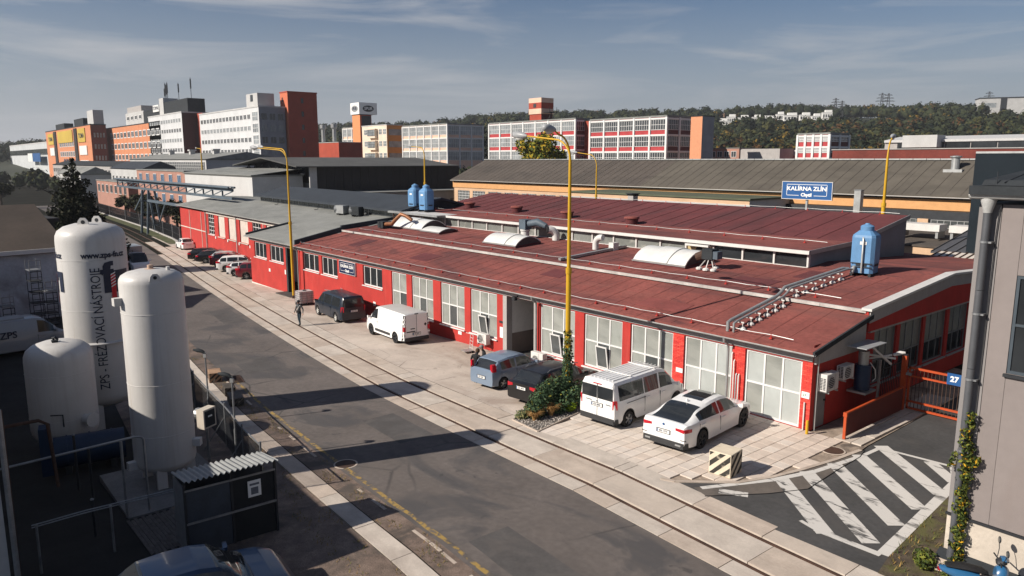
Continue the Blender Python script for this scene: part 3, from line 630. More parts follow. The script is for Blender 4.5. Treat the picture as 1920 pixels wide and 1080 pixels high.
# flood light over the passage
b = B(); b.box(-17.3, -17.05, -.4, -.2, 2.62, 2.82); b.bar((-17.17, -.2, 2.75), (-17.17, 0, 2.85), .05); b.obj('floodlight', M_dsteel, F)

# ------------------------------------------------------------------ grey roofed workshop on the left
G = thing('grey_roof_workshop', 'red workshop with grey felt roof, boarded bays and gridded windows behind parked cars', 'building', (-57, 4.4, 0), rad(-2.1))
gw = [(-29.2, -26.6, 1), (-25.0, -22.3, 0), (-20.9, -18.0, 0), (-16.7, -13.7, 0), (-12.2, -9.4, 1), (-7.8, -4.9, 0), (-3.9, -1.0, 0)]
GW0, GWT = .72, 3.35
b = B(); facade(b, 43, 5.9, [(a, c, GW0, GWT) for a, c, k in gw], .25, -43, -2.4); b.obj('wall', M_redwall, G)
M_board = patchy(mat('pale_board', (.50, .44, .39), rough=.85, var=.12, scale=1), (.36, .31, .27), .6, .5, .7, amount=.5)
for a, c, k in gw:
    if k: window(G, a, GW0, c - a, GWT - GW0, 3, 5, M_white, M_gdark, fw=.07, mw=.06, y=.1, sill=M_white)
    else:
        b = B(); b.box(a, c, .12, .18, GW0, GWT); q = b.obj('boarded_bay', M_board, G)
        s_ = B(); s_.box(a - .05, c + .05, -.14, .1, GW0 - .09, GW0 - .012); s_.obj('sill', M_board, q)
for a, c in ((-29.8, 0),):
    b = B(); b.box(a, c, -.07, 0, 3.36, 3.60); b.obj('lintel_band', M_board, G)
for x in (-38, -32.4, -30.2, -18, -8.6):
    b = B(); b.box(x, x + .12, -.06, 0, -2.2, 3.36); b.obj('pale_strip', M_board, G)
b = B(); b.box(-43, -30.3, -.055, 0, .82, .95); b.obj('pale_strip', M_board, G)
for x in (-30.0, -.6, -17.5):
    b = B(); b.tube([(x, -.42, 3.8), (x, -.15, 3.5), (x, -.14, -1.8)], .055); b.obj('downpipe', M_gutter, G)
for x in (-26.2, -21.3, -17, -13.2, -9): b = B(); b.box(x, x + .3, -.1, 0, .35, .65); b.obj('wall_plate', M_plate, G)
def gp(name, pts, x0, x1, m, th=.16):
    b = B(); b.prism([(y, z) for y, z in pts] + [(y, z - th) for y, z in reversed(pts)], 'x', x0, x1); return b.obj(name, m, G)
gp('roof', [(-.45, 3.92), (6.0, 4.95)], -43.4, 11.5, M_roofg); gp('roof', [(6.0, 4.95), (17, 4.5)], -43.4, 11.5, M_roofg)
b = B(); b.prism([(-.45, 3.6), (6, 4.75), (17, 4.4), (17, -2.4), (0, -2.4), (0, 3.6)], 'x', -43.0, -42.8); b.obj('gable_wall', M_redwall, G)
gutter(-43.4, 0, -.5, 3.86, G)
# slate monitor on the grey roof
gp('monitor_roof', [(5.2, 5.72), (9.5, 6.75)], -26.5, 12.5, M_slate, .2); gp('monitor_roof', [(9.5, 6.75), (13.5, 5.8)], -26.5, 12.5, M_slate, .2)
b = B(); b.box(-26, 11, 5.9, 6.0, 4.8, 5.1); b.box(-26, 11, 5.55, 6.0, 5.55, 5.66); b.obj('clerestory_frame', M_darkgrey, G)
for k in range(26):
    b = B(); b.box(-25.9 + k * 1.42, -25.9 + k * 1.42 + 1.32, 5.93, 5.96, 5.1, 5.55); b.obj('pane', M_gdirty, G)
    b = B(); b.box(-25.99 + k * 1.42, -25.91 + k * 1.42, 5.88, 6.0, 5.1, 5.55); b.obj('clerestory_post', M_whiteplast if k % 6 == 3 else M_zinc, G)
b = B(); b.prism([(6, 4.8), (6, 5.6), (9.5, 6.6), (13.5, 5.7), (13.5, 4.8)], 'x', -26.1, -26.0); b.obj('monitor_gable', M_darkgrey, G)
b = B(); b.prism([(6, 4.8), (6, 5.6), (9.5, 6.6), (13.5, 5.7), (13.5, 4.8)], 'x', 12.2, 12.3); b.obj('monitor_gable', M_darkgrey, G)
for x in (-18, -6, 6):
    b = B(); b.tube([(x, 5.3, 5.6), (x, 5.2, 4.9), (x - .5, 5.0, 4.85)], .04); b.obj('downpipe', M_dsteel, G)
# ------------------------------------------------------------------ things on the roofs
def rz_(y): return 3.17 + (y + .42) * .188 if y < 4 else 4.19 + (y - 4) * .0817
M_dome = mat('dome_polycarbonate', (.58, .58, .56), rough=.35, var=.1, scale=1.2, spec=.5)
def skylight(label, x0, x1, y0, y1, rise, panels=3, vent=True, m=M_dome, group='barrel skylights on the red roof'):
    cx, cy = (x0 + x1) / 2, (y0 + y1) / 2; t = thing('barrel_skylight', label, 'skylight', (cx, cy, rz_(cy)), 0, group)
    w, d = x1 - x0, y1 - y0; tilt = math.atan(.0817)
    base = B()
    base.box(-w / 2, w / 2, -d / 2, d / 2, -.1, .14); base.obj('curb', M_roof2, t, (0, 0, 0), (tilt, 0, 0))
    def arc(n=12, r=0): return [(-d / 2 + d * i / n + 0, .15 + r + rise * math.sin(math.pi * i / n) ** .75) for i in range(n + 1)]
    pw = w / panels
    for k in range(panels):
        b = B(); a = arc(); hi_ = .05 if (vent and k == panels // 2) else 0
        b.prism([(p[0], p[1] + hi_) for p in a] + [(p[0] * .96, p[1] - .05) for p in reversed(a)], 'x', -w / 2 + k * pw + .015, -w / 2 + (k + 1) * pw - .015)
        b.obj('dome_panel', m, t, (0, 0, 0), (tilt, 0, 0), smooth=40)
    b = B(); a = arc(r=-.03); b.prism([(p[0] * .95, p[1]) for p in a], 'x', w / 2 - .08, w / 2 - .05); b.obj('end_panel', mat('dome_end', (.07, .05, .05), var=.2), t, (0, 0, 0), (tilt, 0, 0))
    b = B(); b.prism([(p[0] * .95, p[1]) for p in a], 'x', -w / 2 + .05, -w / 2 + .08); b.obj('end_panel', MATS['dome_end'], t, (0, 0, 0), (tilt, 0, 0))
    b = B(); b.box(-w / 2 - .03, w / 2 + .03, -d / 2 - .04, -d / 2 + .02, .10, .18); b.obj('edge_rail', M_zinc, t, (0, 0, 0), (tilt, 0, 0)); return t
skylight('long white barrel skylight on the red roof beside the fan unit', -14.7, -11.0, 6.5, 9.2, .62)
skylight('white barrel skylight at mid roof with a chimney cowl at its left', -28.1, -24.5, 5.9, 8.2, .5)
skylight('grey barrel skylight below the pair of blue roof tanks', -43.0, -37.8, 7.0, 9.5, .62)
skylight('small flat skylight just right of the one below the blue tanks', -37.6, -34.9, 6.8, 8.6, .22, 1, False)
def blue_tank(label, x, y, z, h=2.35, pipe=False, group='blue plastic roof tanks'):
    t = thing('blue_roof_tank', label, 'tank', (x, y, z), rad(8), group)
    def oct_(w, z_, c=.28): q = w / 2; k = q - c * q; return [(q, -k, z_), (q, k, z_), (k, q, z_), (-k, q, z_), (-q, k, z_), (-q, -k, z_), (-k, -q, z_), (k, -q, z_)]
    b = B(); L = [(1.02, .12), (1.05, .5), (1.08, .62), (1.08, h - .62), (1.02, h - .5), (.66, h - .33), (.60, h - .3)]
    for w, z_ in L: b.v += oct_(w, z_)
    for k in range(len(L) - 1):
        for i in range(8): b.f.append((k * 8 + i, k * 8 + (i + 1) % 8, (k + 1) * 8 + (i + 1) % 8, (k + 1) * 8 + i)); b.m.append(0)
    b.f += [tuple(range(7, -1, -1)), tuple(range((len(L) - 1) * 8, len(L) * 8))]; b.m += [0, 0]
    b.obj('tank_body', M_blueplast, t)
    b = B(); b.lathe([(.31, h - .32), (.31, h - .1), (.27, h - .06), (.12, h), (.1, h + .05), (0.02, h + .05)], 14); b.obj('tank_neck', M_blueplast, t, smooth=40)
    b = B()
    for q in oct_(1.10, 0): pass
    b.lathe([(.58, .46), (.60, .47), (.60, .56), (.58, .57)], 8); b.obj('strap', M_dsteel, t, (0, 0, 0), (0, 0, rad(22.5)))
    b = B()
    for sx_ in (-.42, .42): b.box(sx_ - .06, sx_ + .06, -.6, .6, -.06, .12)
    b.obj('skid', M_dsteel, t)
    b = B(); b.box(-.12, .18, -.556, -.545, h - .95, h - .8); b.obj('label_plate', M_plate, t)
    if pipe:
        b = B(); b.tube([(.05, -.62, .15), (.05, -.62, h - .75), (.0, -.5, h - .6)], .05); b.obj('fill_pipe', M_zinc, t, smooth=60)
        b = B(); b.tube([(-.3, -.55, .4), (-.3, -.68, .35), (-.35, -.75, .1)], .09); b.obj('outlet_pipe', M_zinc, t, smooth=60)
        b = B(); b.box(-.5, .5, -.58, -.53, .40, .44); b.box(-.5, .5, -.58, -.53, .58, .62); b.obj('cable_tray', M_dsteel, t)
    return t
blue_tank('large blue plastic roof tank near the right end with a pipe run leading to it', -3.1, 10.2, rz_(10.1), 2.45, True)
blue_tank('blue roof tank on the white platform, right one of the pair', -42.6, 10.7, 5.72, 2.3)
blue_tank('blue roof tank on the white platform, left one of the pair', -44.9, 11.0, 5.72, 2.3)
t = thing('tank_platform', 'white steel platform carrying the pair of blue roof tanks', 'platform', (-43, 9.9, 5.4))
b = B(); b.box(-3.4, 4.6, -.9, 1.9, .16, .22); b.obj('deck', M_whiteplast, t)
for x in (-2.8, -.2, 2.2):
    b = B(); b.cyl((x, -.7, -.85), (x, -.7, .16), .06); b.obj('leg', M_rust, t)
b = B(); b.box(-3.4, 4.6, -.95, -.88, .06, .22); b.obj('edge_beam', M_zinc, t)
# pipe run from the eave up to the big blue tank
t = thing('roof_pipe_run', 'two grey insulated pipes stepping up the red roof on white feet', 'pipes')
for dx, r in ((0, .075), (.28, .05)):
    b = B(); x = -3.75 + dx
    b.tube([(x, -.05, 3.25), (x, -.05, 3.62), (x, .15, 3.68), (x, 3.55, rz_(3.55) + .38), (x, 3.85, rz_(3.6) + .5), (x, 4.15, rz_(4.15) + .42), (x + .05, 9.2, rz_(9.2) + .4), (x + .2, 9.5, rz_(9.5) + .35)], r, 10)
    b.obj('pipe', M_zinc, t, smooth=50)
for i, y in enumerate([.35, .95, 1.55, 2.15, 2.75, 3.35, 4.4, 5.2, 6.0, 6.8, 7.6, 8.4]):
    z = rz_(y); b = B(); b.lathe([(.14, 0), (.15, .06), (.08, .12), (.05, .13)], 8, (-3.32, y, z)); b.box(-3.85, -3.25, y - .03, y + .03, z + .28, z + .33); b.cyl((-3.32, y, z + .12), (-3.32, y, z + .3), .02, n=6); b.obj('support_foot', M_whiteplast, t)
# cross pipe with elbow vent
t = thing('roof_vent_pipe', 'white elbow vent and flat grey duct crossing the red roof', 'vent')
b = B(); b.bar((-18.6, 4.4, rz_(4.4) + .12), (-18.2, 9.8, rz_(9.8) + .12), .22, .14); b.obj('duct', M_zinc, t)
def elbow(b, x, y, z, r, h, dx, dy, n=10):
    pts = [(x, y, z), (x, y, z + h)]
    for k in range(1, 7): a = math.pi / 2 * k / 6; pts.append((x + dx * (1 - math.cos(a)) * .45, y + dy * (1 - math.cos(a)) * .45, z + h + .45 * math.sin(a)))
    pts.append((pts[-1][0] + dx * .12, pts[-1][1] + dy * .12, pts[-1][2])); b.tube(pts, r, n)
b = B(); elbow(b, -19.5, 8.4, rz_(8.4), .2, .35, 1, .1); b.obj('elbow', M_whiteplast, t, smooth=50)
b = B(); b.box(-18.55, -18.15, 8.6, 9.1, rz_(8.6), rz_(8.6) + .5); b.obj('junction_box', M_whiteplast, t)
t = thing('curved_roof_vent', 'dark mouthed white vent pipe in front of the clerestory windows', 'vent')
b = B(); elbow(b, -24.5, 9.6, rz_(9.6), .26, .3, -.5, -.9); b.obj('elbow', M_whiteplast, t, smooth=50)
b = B(); b.cyl((-24.75, 9.1, 5.42), (-24.80, 9.02, 5.42), .24); b.obj('mouth', M_black, t)
t = thing('chimney_cowl', 'blue grey cowl on a white stack behind the mid roof skylight', 'cowl')
b = B(); b.lathe([(.36, -.1), (.36, .2), (.3, .25), (.3, .55), (.36, .6), (.36, .7)], 14, (-27.0, 8.9, rz_(8.9))); b.obj('stack', M_whiteplast, t, smooth=40)
b = B(); b.box(-27.35, -26.65, 8.6, 9.2, 5.3, 6.0); b.obj('motor_box', M_bluesteel, t)
b = B(); b.tube([(-26.6, 8.9, 5.7), (-25.9, 9.1, 5.85), (-25.2, 9.3, 5.6)], [.25, .28, .2]); b.obj('duct', M_bluesteel, t, smooth=50)
t = thing('fan_unit', 'roof fan with dark hood on white ballast feet beside the long skylight', 'fan', (-9.9, 7.2, rz_(7.2)))
b = B(); b.box(-.35, .3, -.3, .3, .55, 1.1); b.obj('housing', M_darkgrey, t)
b = B(); b.cyl((-.8, -.1, .6), (-.3, 0, .8), .22, .26, 12); b.obj('intake', M_rust, t)
b = B(); b.box(.3, .6, -.25, .2, .6, 1.0); b.obj('motor', M_bluesteel, t)
for x, y in ((-.4, -.4), (.5, -.4), (.1, -.5), (.1, .4)):
    b = B(); b.lathe([(.17, 0), (.17, .08), (.1, .13)], 10, (x, y, 0)); b.bar((x, y, .1), (x * .3, y * .3, .6), .04); b.obj('foot', M_whiteplast, t)
t = thing('copper_duct', 'copper coloured duct curling over the skylight below the blue tanks', 'duct')
b = B(); b.tube([(-42.6, 6.4, 4.75), (-41.9, 6.3, 4.85), (-41.2, 6.3, 4.9), (-40.7, 6.4, 5.3), (-40.2, 6.6, 5.75), (-39.7, 6.8, 5.6), (-39.2, 7.0, 5.3)], .16, 10); b.obj('pipe', mat('copper_pipe', (.24, .105, .05), rough=.5, metal=.3, var=.2), t, smooth=60)
b = B(); b.box(-43.3, -42.4, 6.1, 6.8, 4.45, 5.0); b.obj('fan_box', M_darkgrey, t)
for i, (x, y, z) in enumerate(((-42.1, 15.1, 5.8), (-35.2, 15.0, 5.78), (-28.5, 14.5, 5.72), (-21.6, 14.2, 5.7))):
    t = thing('mushroom_vent', ['dark red vent cap nearest the blue tank pair', 'dark red round vent cap, second from the blue tank pair', 'dark red round vent cap behind the tall yellow lamp post', 'dark red round vent cap on the raised roof, rightmost'][i], 'vent', (x, y, z), 0, 'round vent caps on the raised roof')
    b = B(); b.lathe([(.42, 0), (.44, .25), (.5, .45)], 16); b.obj('drum', M_roof2, t, smooth=40)
    b = B(); b.lathe([(.54, .42), (.55, .46), (.5, .55), (.2, .6)], 16); b.obj('cap', M_roof, t, smooth=40)
# little things on the grey roof
for i, (x, lab) in enumerate(((-63.5, 'small grey roof fan by the slate monitor, left one'), (-60.3, 'black roof fan box by the slate monitor, right one'))):
    t = thing('roof_fan', lab, 'fan', (x + 8, 9.0, 4.75), rad(20), 'fans by the slate monitor')
    b = B(); b.box(-.5, .5, -.4, .4, .15, .95); b.obj('box', M_darkgrey if i else M_zinc, t)
    b = B(); b.cyl((-.5, -.1, .55), (-.75, -.2, .55), .34, .38, 14); b.obj('cowl', M_zinc, t)
    b = B(); b.box(-.5, -.4, -.3, .3, 0, .15); b.box(.4, .5, -.3, .3, 0, .15); b.obj('feet', M_dsteel, t)

# ------------------------------------------------------------------ signs
M_letter = mat('letter_white', (.78, .78, .76), rough=.5, var=0)
def kal_sign(name, label, loc, w, h, post, rz=0, m=M_signblue, frame=M_whiteplast):
    t = thing(name, label, 'sign', loc, rz)
    b = B(); b.box(-w / 2, w / 2, -.05, .05, 0, h); b.obj('board', m, t)
    e = .03 * w / 3
    b = B(); b.box(-w / 2 - e, w / 2 + e, -.06, .06, -e, 0); b.box(-w / 2 - e, w / 2 + e, -.06, .06, h, h + e); b.box(-w / 2 - e, -w / 2, -.06, .06, 0, h); b.box(w / 2, w / 2 + e, -.06, .06, 0, h); b.obj('frame', frame, t)
    text(t, 'KALÍRNA ZLÍN', h * .33, M_letter, (0, -.056, h * .60), bold=.008 * h, sx=w / h * .37)
    text(t, 'Chytil', h * .27, M_letter, (0, -.056, h * .24), bold=.010 * h, sx=1.05)
    b = B(); k = .008 * w; X, Z0, Z1 = w * .40, h * .22, h * .84
    b.box(-X, X, -.056, -.05, Z1, Z1 + k); b.box(-X - k, -X, -.056, -.05, Z0, Z1); b.box(X, X + k, -.056, -.05, Z0, Z1); b.box(-X, -w * .15, -.056, -.05, Z0 - k, Z0); b.box(w * .15, X, -.056, -.05, Z0 - k, Z0); b.obj('line_border', M_letter, t)
    if post:
        b = B(); b.box(-.07, .07, .05, .2, -post, h * .8); b.obj('post', M_zinc, t)
    return t
kal_sign('billboard', 'big blue billboard on a post reading KALÍRNA ZLÍN Chytil above the ridge', (-14.1, 24.2, 7.45), 3.75, 1.2, 2.4)
kal_sign('wall_sign', 'dark blue sign on the red front wall between office windows', (-37.1, -.06, 1.72), 2.5, .92, 0, 0, mat('sign_navy', (.012, .02, .06), rough=.4, var=0), M_white)

# ------------------------------------------------------------------ street lamps
def street_lamp(label, x, y, zb, top, heads, r0=.112, group='tall yellow street lamps', m=M_yellow, collar=True):
    """mast with curved arms; heads = list of (dx, dy, rise)"""
    t = thing('street_lamp', label, 'street lamp', (x, y, zb), 0, group); h = top - zb
    b = B(); b.cyl((0, 0, 0), (0, 0, h * .5), r0, r0 * .95, 12); b.cyl((0, 0, h * .5), (0, 0, h - 1.3), r0 * .75, r0 * .55, 12); b.obj('mast', m, t, smooth=50)
    b = B(); b.cyl((0, 0, h * .5 - .12), (0, 0, h * .5 + .12), r0 * 1.15, n=12); b.obj('collar', m, t)
    for dx, dy, rise in heads:
        pts = [(0, 0, h - 1.35)]; L = math.hypot(dx, dy)
        for k in range(0, 7):
            a = math.pi / 2 * k / 6; q = min(1, .9 / L); pts.append((dx * q * (1 - math.cos(a)), dy * q * (1 - math.cos(a)), h - 1.3 + (1.1 + rise) * math.sin(a)))
        pts.append((dx, dy, h - .2 + rise + .18)); b = B(); b.tube(pts, [r0 * .5] * 2 + [r0 * .38] * (len(pts) - 3) + [.03], 8); b.obj('arm', m, t, smooth=60)
        d = Vector((dx, dy, .1 * L)).normalized(); e = Vector(pts[-1]); s_ = e + d * .75
        b = B(); b.tube([e - d * .1, e + d * .08, e + d * .4, e + d * .7, s_], [.05, .12, .17, .13, .03], 10); hd = b.obj('lamp_head', mat('lamp_housing', (.30, .31, .32), rough=.4, var=.1), t, smooth=60)
        b = B(); b.tube([e + d * .12 - Vector((0, 0, .09)), e + d * .42 - Vector((0, 0, .14)), e + d * .68 - Vector((0, 0, .08))], [.05, .1, .04], 8); b.obj('lens', M_lens, hd, smooth=60)
    b = B(); b.cyl((0, 0, -.05), (0, 0, .25), r0 * 1.5, r0 * 1.3, 12); b.obj('base', M_rust if m is M_yellow else m, t); return t
street_lamp('tallest yellow street lamp with two heads and ivy at its foot', -8.8, -4.3, gz(-8.8), 11.5, [(-2.6, -.2, -.25), (.3, -1.2, -.1)])
street_lamp('yellow street lamp with rusty foot at the dark doorway and white plastic cube', -45.4, -.85, gz(-45.4), 11.3, [(-4.2, -.3, 0), (-3.2, -1.2, -.1)], .115)
street_lamp('yellow street lamp rising behind the pair of blue roof tanks', -64, 24.5, 3, 11.8, [(-3.6, .4, .1)], .14)
street_lamp('slim yellow street lamp behind the ridge, right of the tallest one', -34.2, 23.6, 3, 10.9, [(-2.4, -.2, 0)], .10)
street_lamp('yellow street lamp between the blue billboard and the grey building', -8.3, 23.4, 3, 11.7, [(-.2, .8, 0)], .13)
street_lamp('rusty yellow street lamp beside the blue pipe bridge at far left', -140, 22, 0, 12.6, [(-6, 1, 0)], .2)

# ------------------------------------------------------------------ white tanks with lettering
def bend(me, R0, phi, zc, vert=False):
    """wrap flat lettering round a cylinder; x along the circumference (or up when vert)"""
    bm = bmesh.new(); bm.from_mesh(me); bmesh.ops.triangulate(bm, faces=bm.faces)
    bmesh.ops.subdivide_edges(bm, edges=[e for e in bm.edges if e.calc_length() > .25], cuts=2, use_grid_fill=True)
    for v in bm.verts:
        x, y, z = v.co
        if vert: x, y = -y, x
        a = phi + x / R0; r = R0 + .012 + z; v.co = (r * math.cos(a), r * math.sin(a), zc + y)
    bm.to_mesh(me); bm.free(); return me
def tank(label, x, y, r, h, zb, dome, legs=True, seams=(), n=40):
    zg = gz(x); t = thing('storage_tank', label, 'tank', (x, y, zg), 0, 'white storage tanks on the left')
    b = B(); prof = [(.02, zb), (r * .5, zb + dome * .12), (r * .85, zb + dome * .4), (r * .97, zb + dome * .75), (r, zb + dome)]
    prof += [(r, h - dome), (r * .985, h - dome * .72), (r * .92, h - dome * .45), (r * .75, h - dome * .22), (r * .45, h - dome * .06), (.02, h)]
    b.lathe(prof, n); b.obj('shell', M_tank, t, smooth=35)
    for s in seams:
        b = B(); b.lathe([(r + .002, s - .012), (r + .008, s - .006), (r + .008, s + .006), (r + .002, s + .012)], n); b.obj('weld_seam', M_tank, t, smooth=30)
    if legs:
        for k in range(3):
            a = rad(95) + k * 2 * math.pi / 3; b = B(); b.bar((.82 * r * math.cos(a), .82 * r * math.sin(a), 0), (.82 * r * math.cos(a), .82 * r * math.sin(a), zb + dome + .4), .3, .12); b.obj('leg', M_tank, t)
    return t
def lug(t, r, h, a, s=.25):
    b = B(); pts = [(-s, 0), (s, 0), (s * .8, s), (s * .4, s * 1.5), (-s * .4, s * 1.5), (-s * .8, s)]
    b.prism(pts, 'y', -.02, .02); o = b.obj('lifting_lug', M_tank, t, (r * math.cos(a), r * math.sin(a), h), (0, 0, a + math.pi / 2)); q = B(); q.cyl((0, -.025, s * .8), (0, .025, s * .8), s * .33, n=14); q.obj('eye', M_dsteel, o)
TX, TY = -20.8, -19.9
T1 = tank('tallest white tank with blue lettering and the red and navy logo', TX, TY, 1.28, 8.5, .75, .7, True, (7.05, 5.0, 2.2))
b = B(); b.lathe([(1.28, 3.62), (1.37, 3.60), (1.39, 3.66), (1.29, 3.72)], 40); b.obj('flange_ring', M_tank, T1, smooth=30)
pc = math.atan2(CAM[1] - TY, CAM[0] - TX); R1 = 1.288
put(bend(text_mesh('www.zps-fn.cz', .32, M_navy, .012, .003, sx=.92), R1, pc + rad(20), 7.25), 'lettering', T1)
put(bend(text_mesh('www.zps-fn.cz', .32, M_navy, .012, .003, sx=.92), R1, pc - rad(96), 7.25), 'lettering', T1)
vt = text_mesh('ZPS - FRÉZOVACÍ NÁSTROJE', .50, M_navy, .0, .003, 'LEFT'); vk = 5.0 / max(v.co.x for v in vt.vertices)
for v in vt.vertices: v.co.x *= vk
put(bend(vt, R1 + .012, pc + rad(2), 1.75, True), 'lettering', T1)
def logo(phi, K=1.32):
    me = B()
    for poly in ([(-.30, .28), (-.22, .28), (-.22, .40), (-.16, .52), (0, .56), (.10, .56), (.10, .40), (.02, .40), (.0, .28), (.1, .28), (.1, .12), (.0, .12), (.0, -.56), (-.22, -.56), (-.22, .12), (-.30, .12)],):
        me.add([(p[0], p[1], 0) for p in poly], [tuple(range(len(poly)))])
    for x0, x1, y0, y1 in ((.10, .28, -.56, .22), (.28, .66, .02, .22), (.46, .66, -.5, .02), (.28, .36, -.1, .02)): me.add([(x0, y0, 0), (x1, y0, 0), (x1, y1, 0), (x0, y1, 0)], [(0, 1, 2, 3)])
    me.v = [(p[0] * K, p[1] * K * .86, p[2]) for p in me.v]; m = me.mesh('logo', M_navy); put(bend(m, R1, phi, 6.35), 'logo', T1)
    me = B(); me.add([(-.02 * K, -.80 * K, .012), (.13 * K, -.80 * K, .012), (.13 * K, .1, .012), (-.02 * K, .1, .012)], [(0, 1, 2, 3)]); q = put(bend(me.mesh('logo_bar', M_redprint), R1, phi, 6.35), 'logo', T1)
    me = B()
    for k in range(5): y = -.42 + k * .12; me.add([(-.02 * K, y, .02), (.13 * K, y + .10, .02), (.13 * K, y + .14, .02), (-.02 * K, y + .04, .02)], [(0, 1, 2, 3)])
    put(bend(me.mesh('logo_stripes', M_letter), R1, phi, 6.35), 'logo_stripe', T1)
logo(pc + rad(27)); logo(pc - rad(97))
for a in (pc - .4, pc + 2.6): lug(T1, .55, 8.35, a, .24)
T2 = tank('plain white tank nearest the road with a stained dome and lifting eye', -11.85, -19.9, .95, 7.25, .5, .42, True, (3.6, 1.9, 5.9))
pc2 = math.atan2(CAM[1] + 19.9, CAM[0] + 11.85)
b = B(); b.lathe([(.86, 6.94), (.79, 7.03), (.66, 7.092), (.37, 7.215), (.02, 7.262)], 24); b.obj('dome_stain', M_tankrust, T2, smooth=60)
lug(T2, .91, 6.93, pc2 + .12, .17)
b = B(); b.lathe([(.09, 7.2), (.09, 7.36), (.02, 7.38)], 10); b.obj('nozzle', M_tankrust, T2, smooth=40)
b = B(); b.lathe([(.06, 7.1), (.06, 7.3), (.02, 7.31)], 10, (.3, .45, 0)); b.obj('nozzle', M_tank, T2, smooth=40)
for a, z in ((pc2 - 1.25, 6.3), (pc2 - 1.25, .9), (pc2 + 1.2, 1.4)):
    b = B(); b.box(-.05, .25, -.12, .12, -.12, .12); b.obj('bracket', M_tank, T2, (.93 * math.cos(a), .93 * math.sin(a), z), (0, 0, a))
T3 = tank('short squat white tank at the left edge standing in shade', -17.9, -21.85, 1.13, 4.35, .35, .72, True, (3.2, 1.5))
b = B(); b.cyl((1.0, .5, 1.45), (1.3, .68, 1.45), .18, n=14); b.cyl((1.28, .67, 1.45), (1.35, .71, 1.45), .27, n=14); b.obj('side_nozzle', M_tank, T3, smooth=40)
b = B(); b.tube([(.15, -.1, 4.33), (.2, -.15, 4.5), (.3, -.1, 4.52), (.3, 0, 4.42)], .04); b.box(.1, .3, -.2, 0, 4.3, 4.4); b.obj('valve', M_dsteel, T3)
pc3 = math.atan2(CAM[1] + 21.85, CAM[0] + 17.9)
b = B(); b.tube([(1.14 * math.cos(pc3 - .4), 1.14 * math.sin(pc3 - .4), 1.8), (1.2 * math.cos(pc3 - .05), 1.2 * math.sin(pc3 - .05), 1.8), (1.2 * math.cos(pc3 - .05), 1.2 * math.sin(pc3 - .05), 1.35)], .025); b.obj('gauge_pipe', M_dsteel, T3)
# ------------------------------------------------------------------ yard on the left
def chain_mesh(name, p, q, h, step, m, parent, r=.006):
    """diagonal wire mesh as real wires"""
    b = B(); L = math.hypot(q[0] - p[0], q[1] - p[1]); d = ((q[0] - p[0]) / L, (q[1] - p[1]) / L, (q[2] - p[2]) / L)
    def at(s, z): return (p[0] + d[0] * s, p[1] + d[1] * s, p[2] + d[2] * s + z)
    s = -h
    while s < L:
        for sg in (1, -1):
            a0, a1 = s, s + h; z0, z1 = (0, h) if sg > 0 else (h, 0)
            c0, c1 = max(a0, 0), min(a1, L)
            if c1 > c0:
                f = lambda a: z0 + (z1 - z0) * (a - a0) / (a1 - a0)
                b.bar(at(c0, f(c0)), at(c1, f(c1)), r * 2)
        s += step
    o = b.obj(name, m, parent); o['kind'] = 'stuff'; return o
FN = thing('mesh_fence', 'grey wire mesh fence along the pavement beside the white tanks', 'fence')
fp = [(-22.6, -16.05), (-20.1, -16.5), (-17.0, -16.85), (-14.0, -17.2), (-10.9, -17.65), (-8.6, -17.9)]
for i, (x, y) in enumerate(fp):
    b = B(); b.cyl((x, y, gz(x)), (x, y, gz(x) + 1.75), .035, n=8); b.bar((x, y, gz(x) + 1.2), (x - .25, y - .75, gz(x)), .035); b.obj('post', M_steel, FN)
for (a, c) in zip(fp, fp[1:]):
    b = B(); b.bar((a[0], a[1], gz(a[0]) + 1.62), (c[0], c[1], gz(c[0]) + 1.62), .035); b.obj('rail', M_steel, FN)
    chain_mesh('wire_mesh', (a[0], a[1], gz(a[0]) + .05), (c[0], c[1], gz(c[0]) + .05), 1.5, .14, M_dsteel, FN)
def small_lamp(label, x, y, h):
    t = thing('path_lamp', label, 'street lamp', (x, y, gz(x)), rad(40), 'short grey lamps by the mesh fence')
    b = B(); b.cyl((0, 0, 0), (0, 0, 1.2), .055, .05, 10); b.cyl((0, 0, 1.2), (0, 0, h), .035, .03, 10); b.obj('pole', M_steel, t, smooth=50)
    b = B(); b.box(-.06, .06, -.05, .05, h - .22, h - .08); b.obj('clamp', M_zinc, t)
    b = B(); b.tube([(0, 0, h - .05), (-.12, 0, h + .03), (-.3, 0, h + .06), (-.52, 0, h + .08)], [.04, .07, .09, .04], 8); b.obj('lamp_head', M_darkgrey, t, smooth=50)
small_lamp('short grey lamp on the mesh fence, farther from the shed', -17.2, -16.8, 3.15); small_lamp('short grey lamp on the mesh fence, nearer the shed', -12.2, -17.45, 3.15)
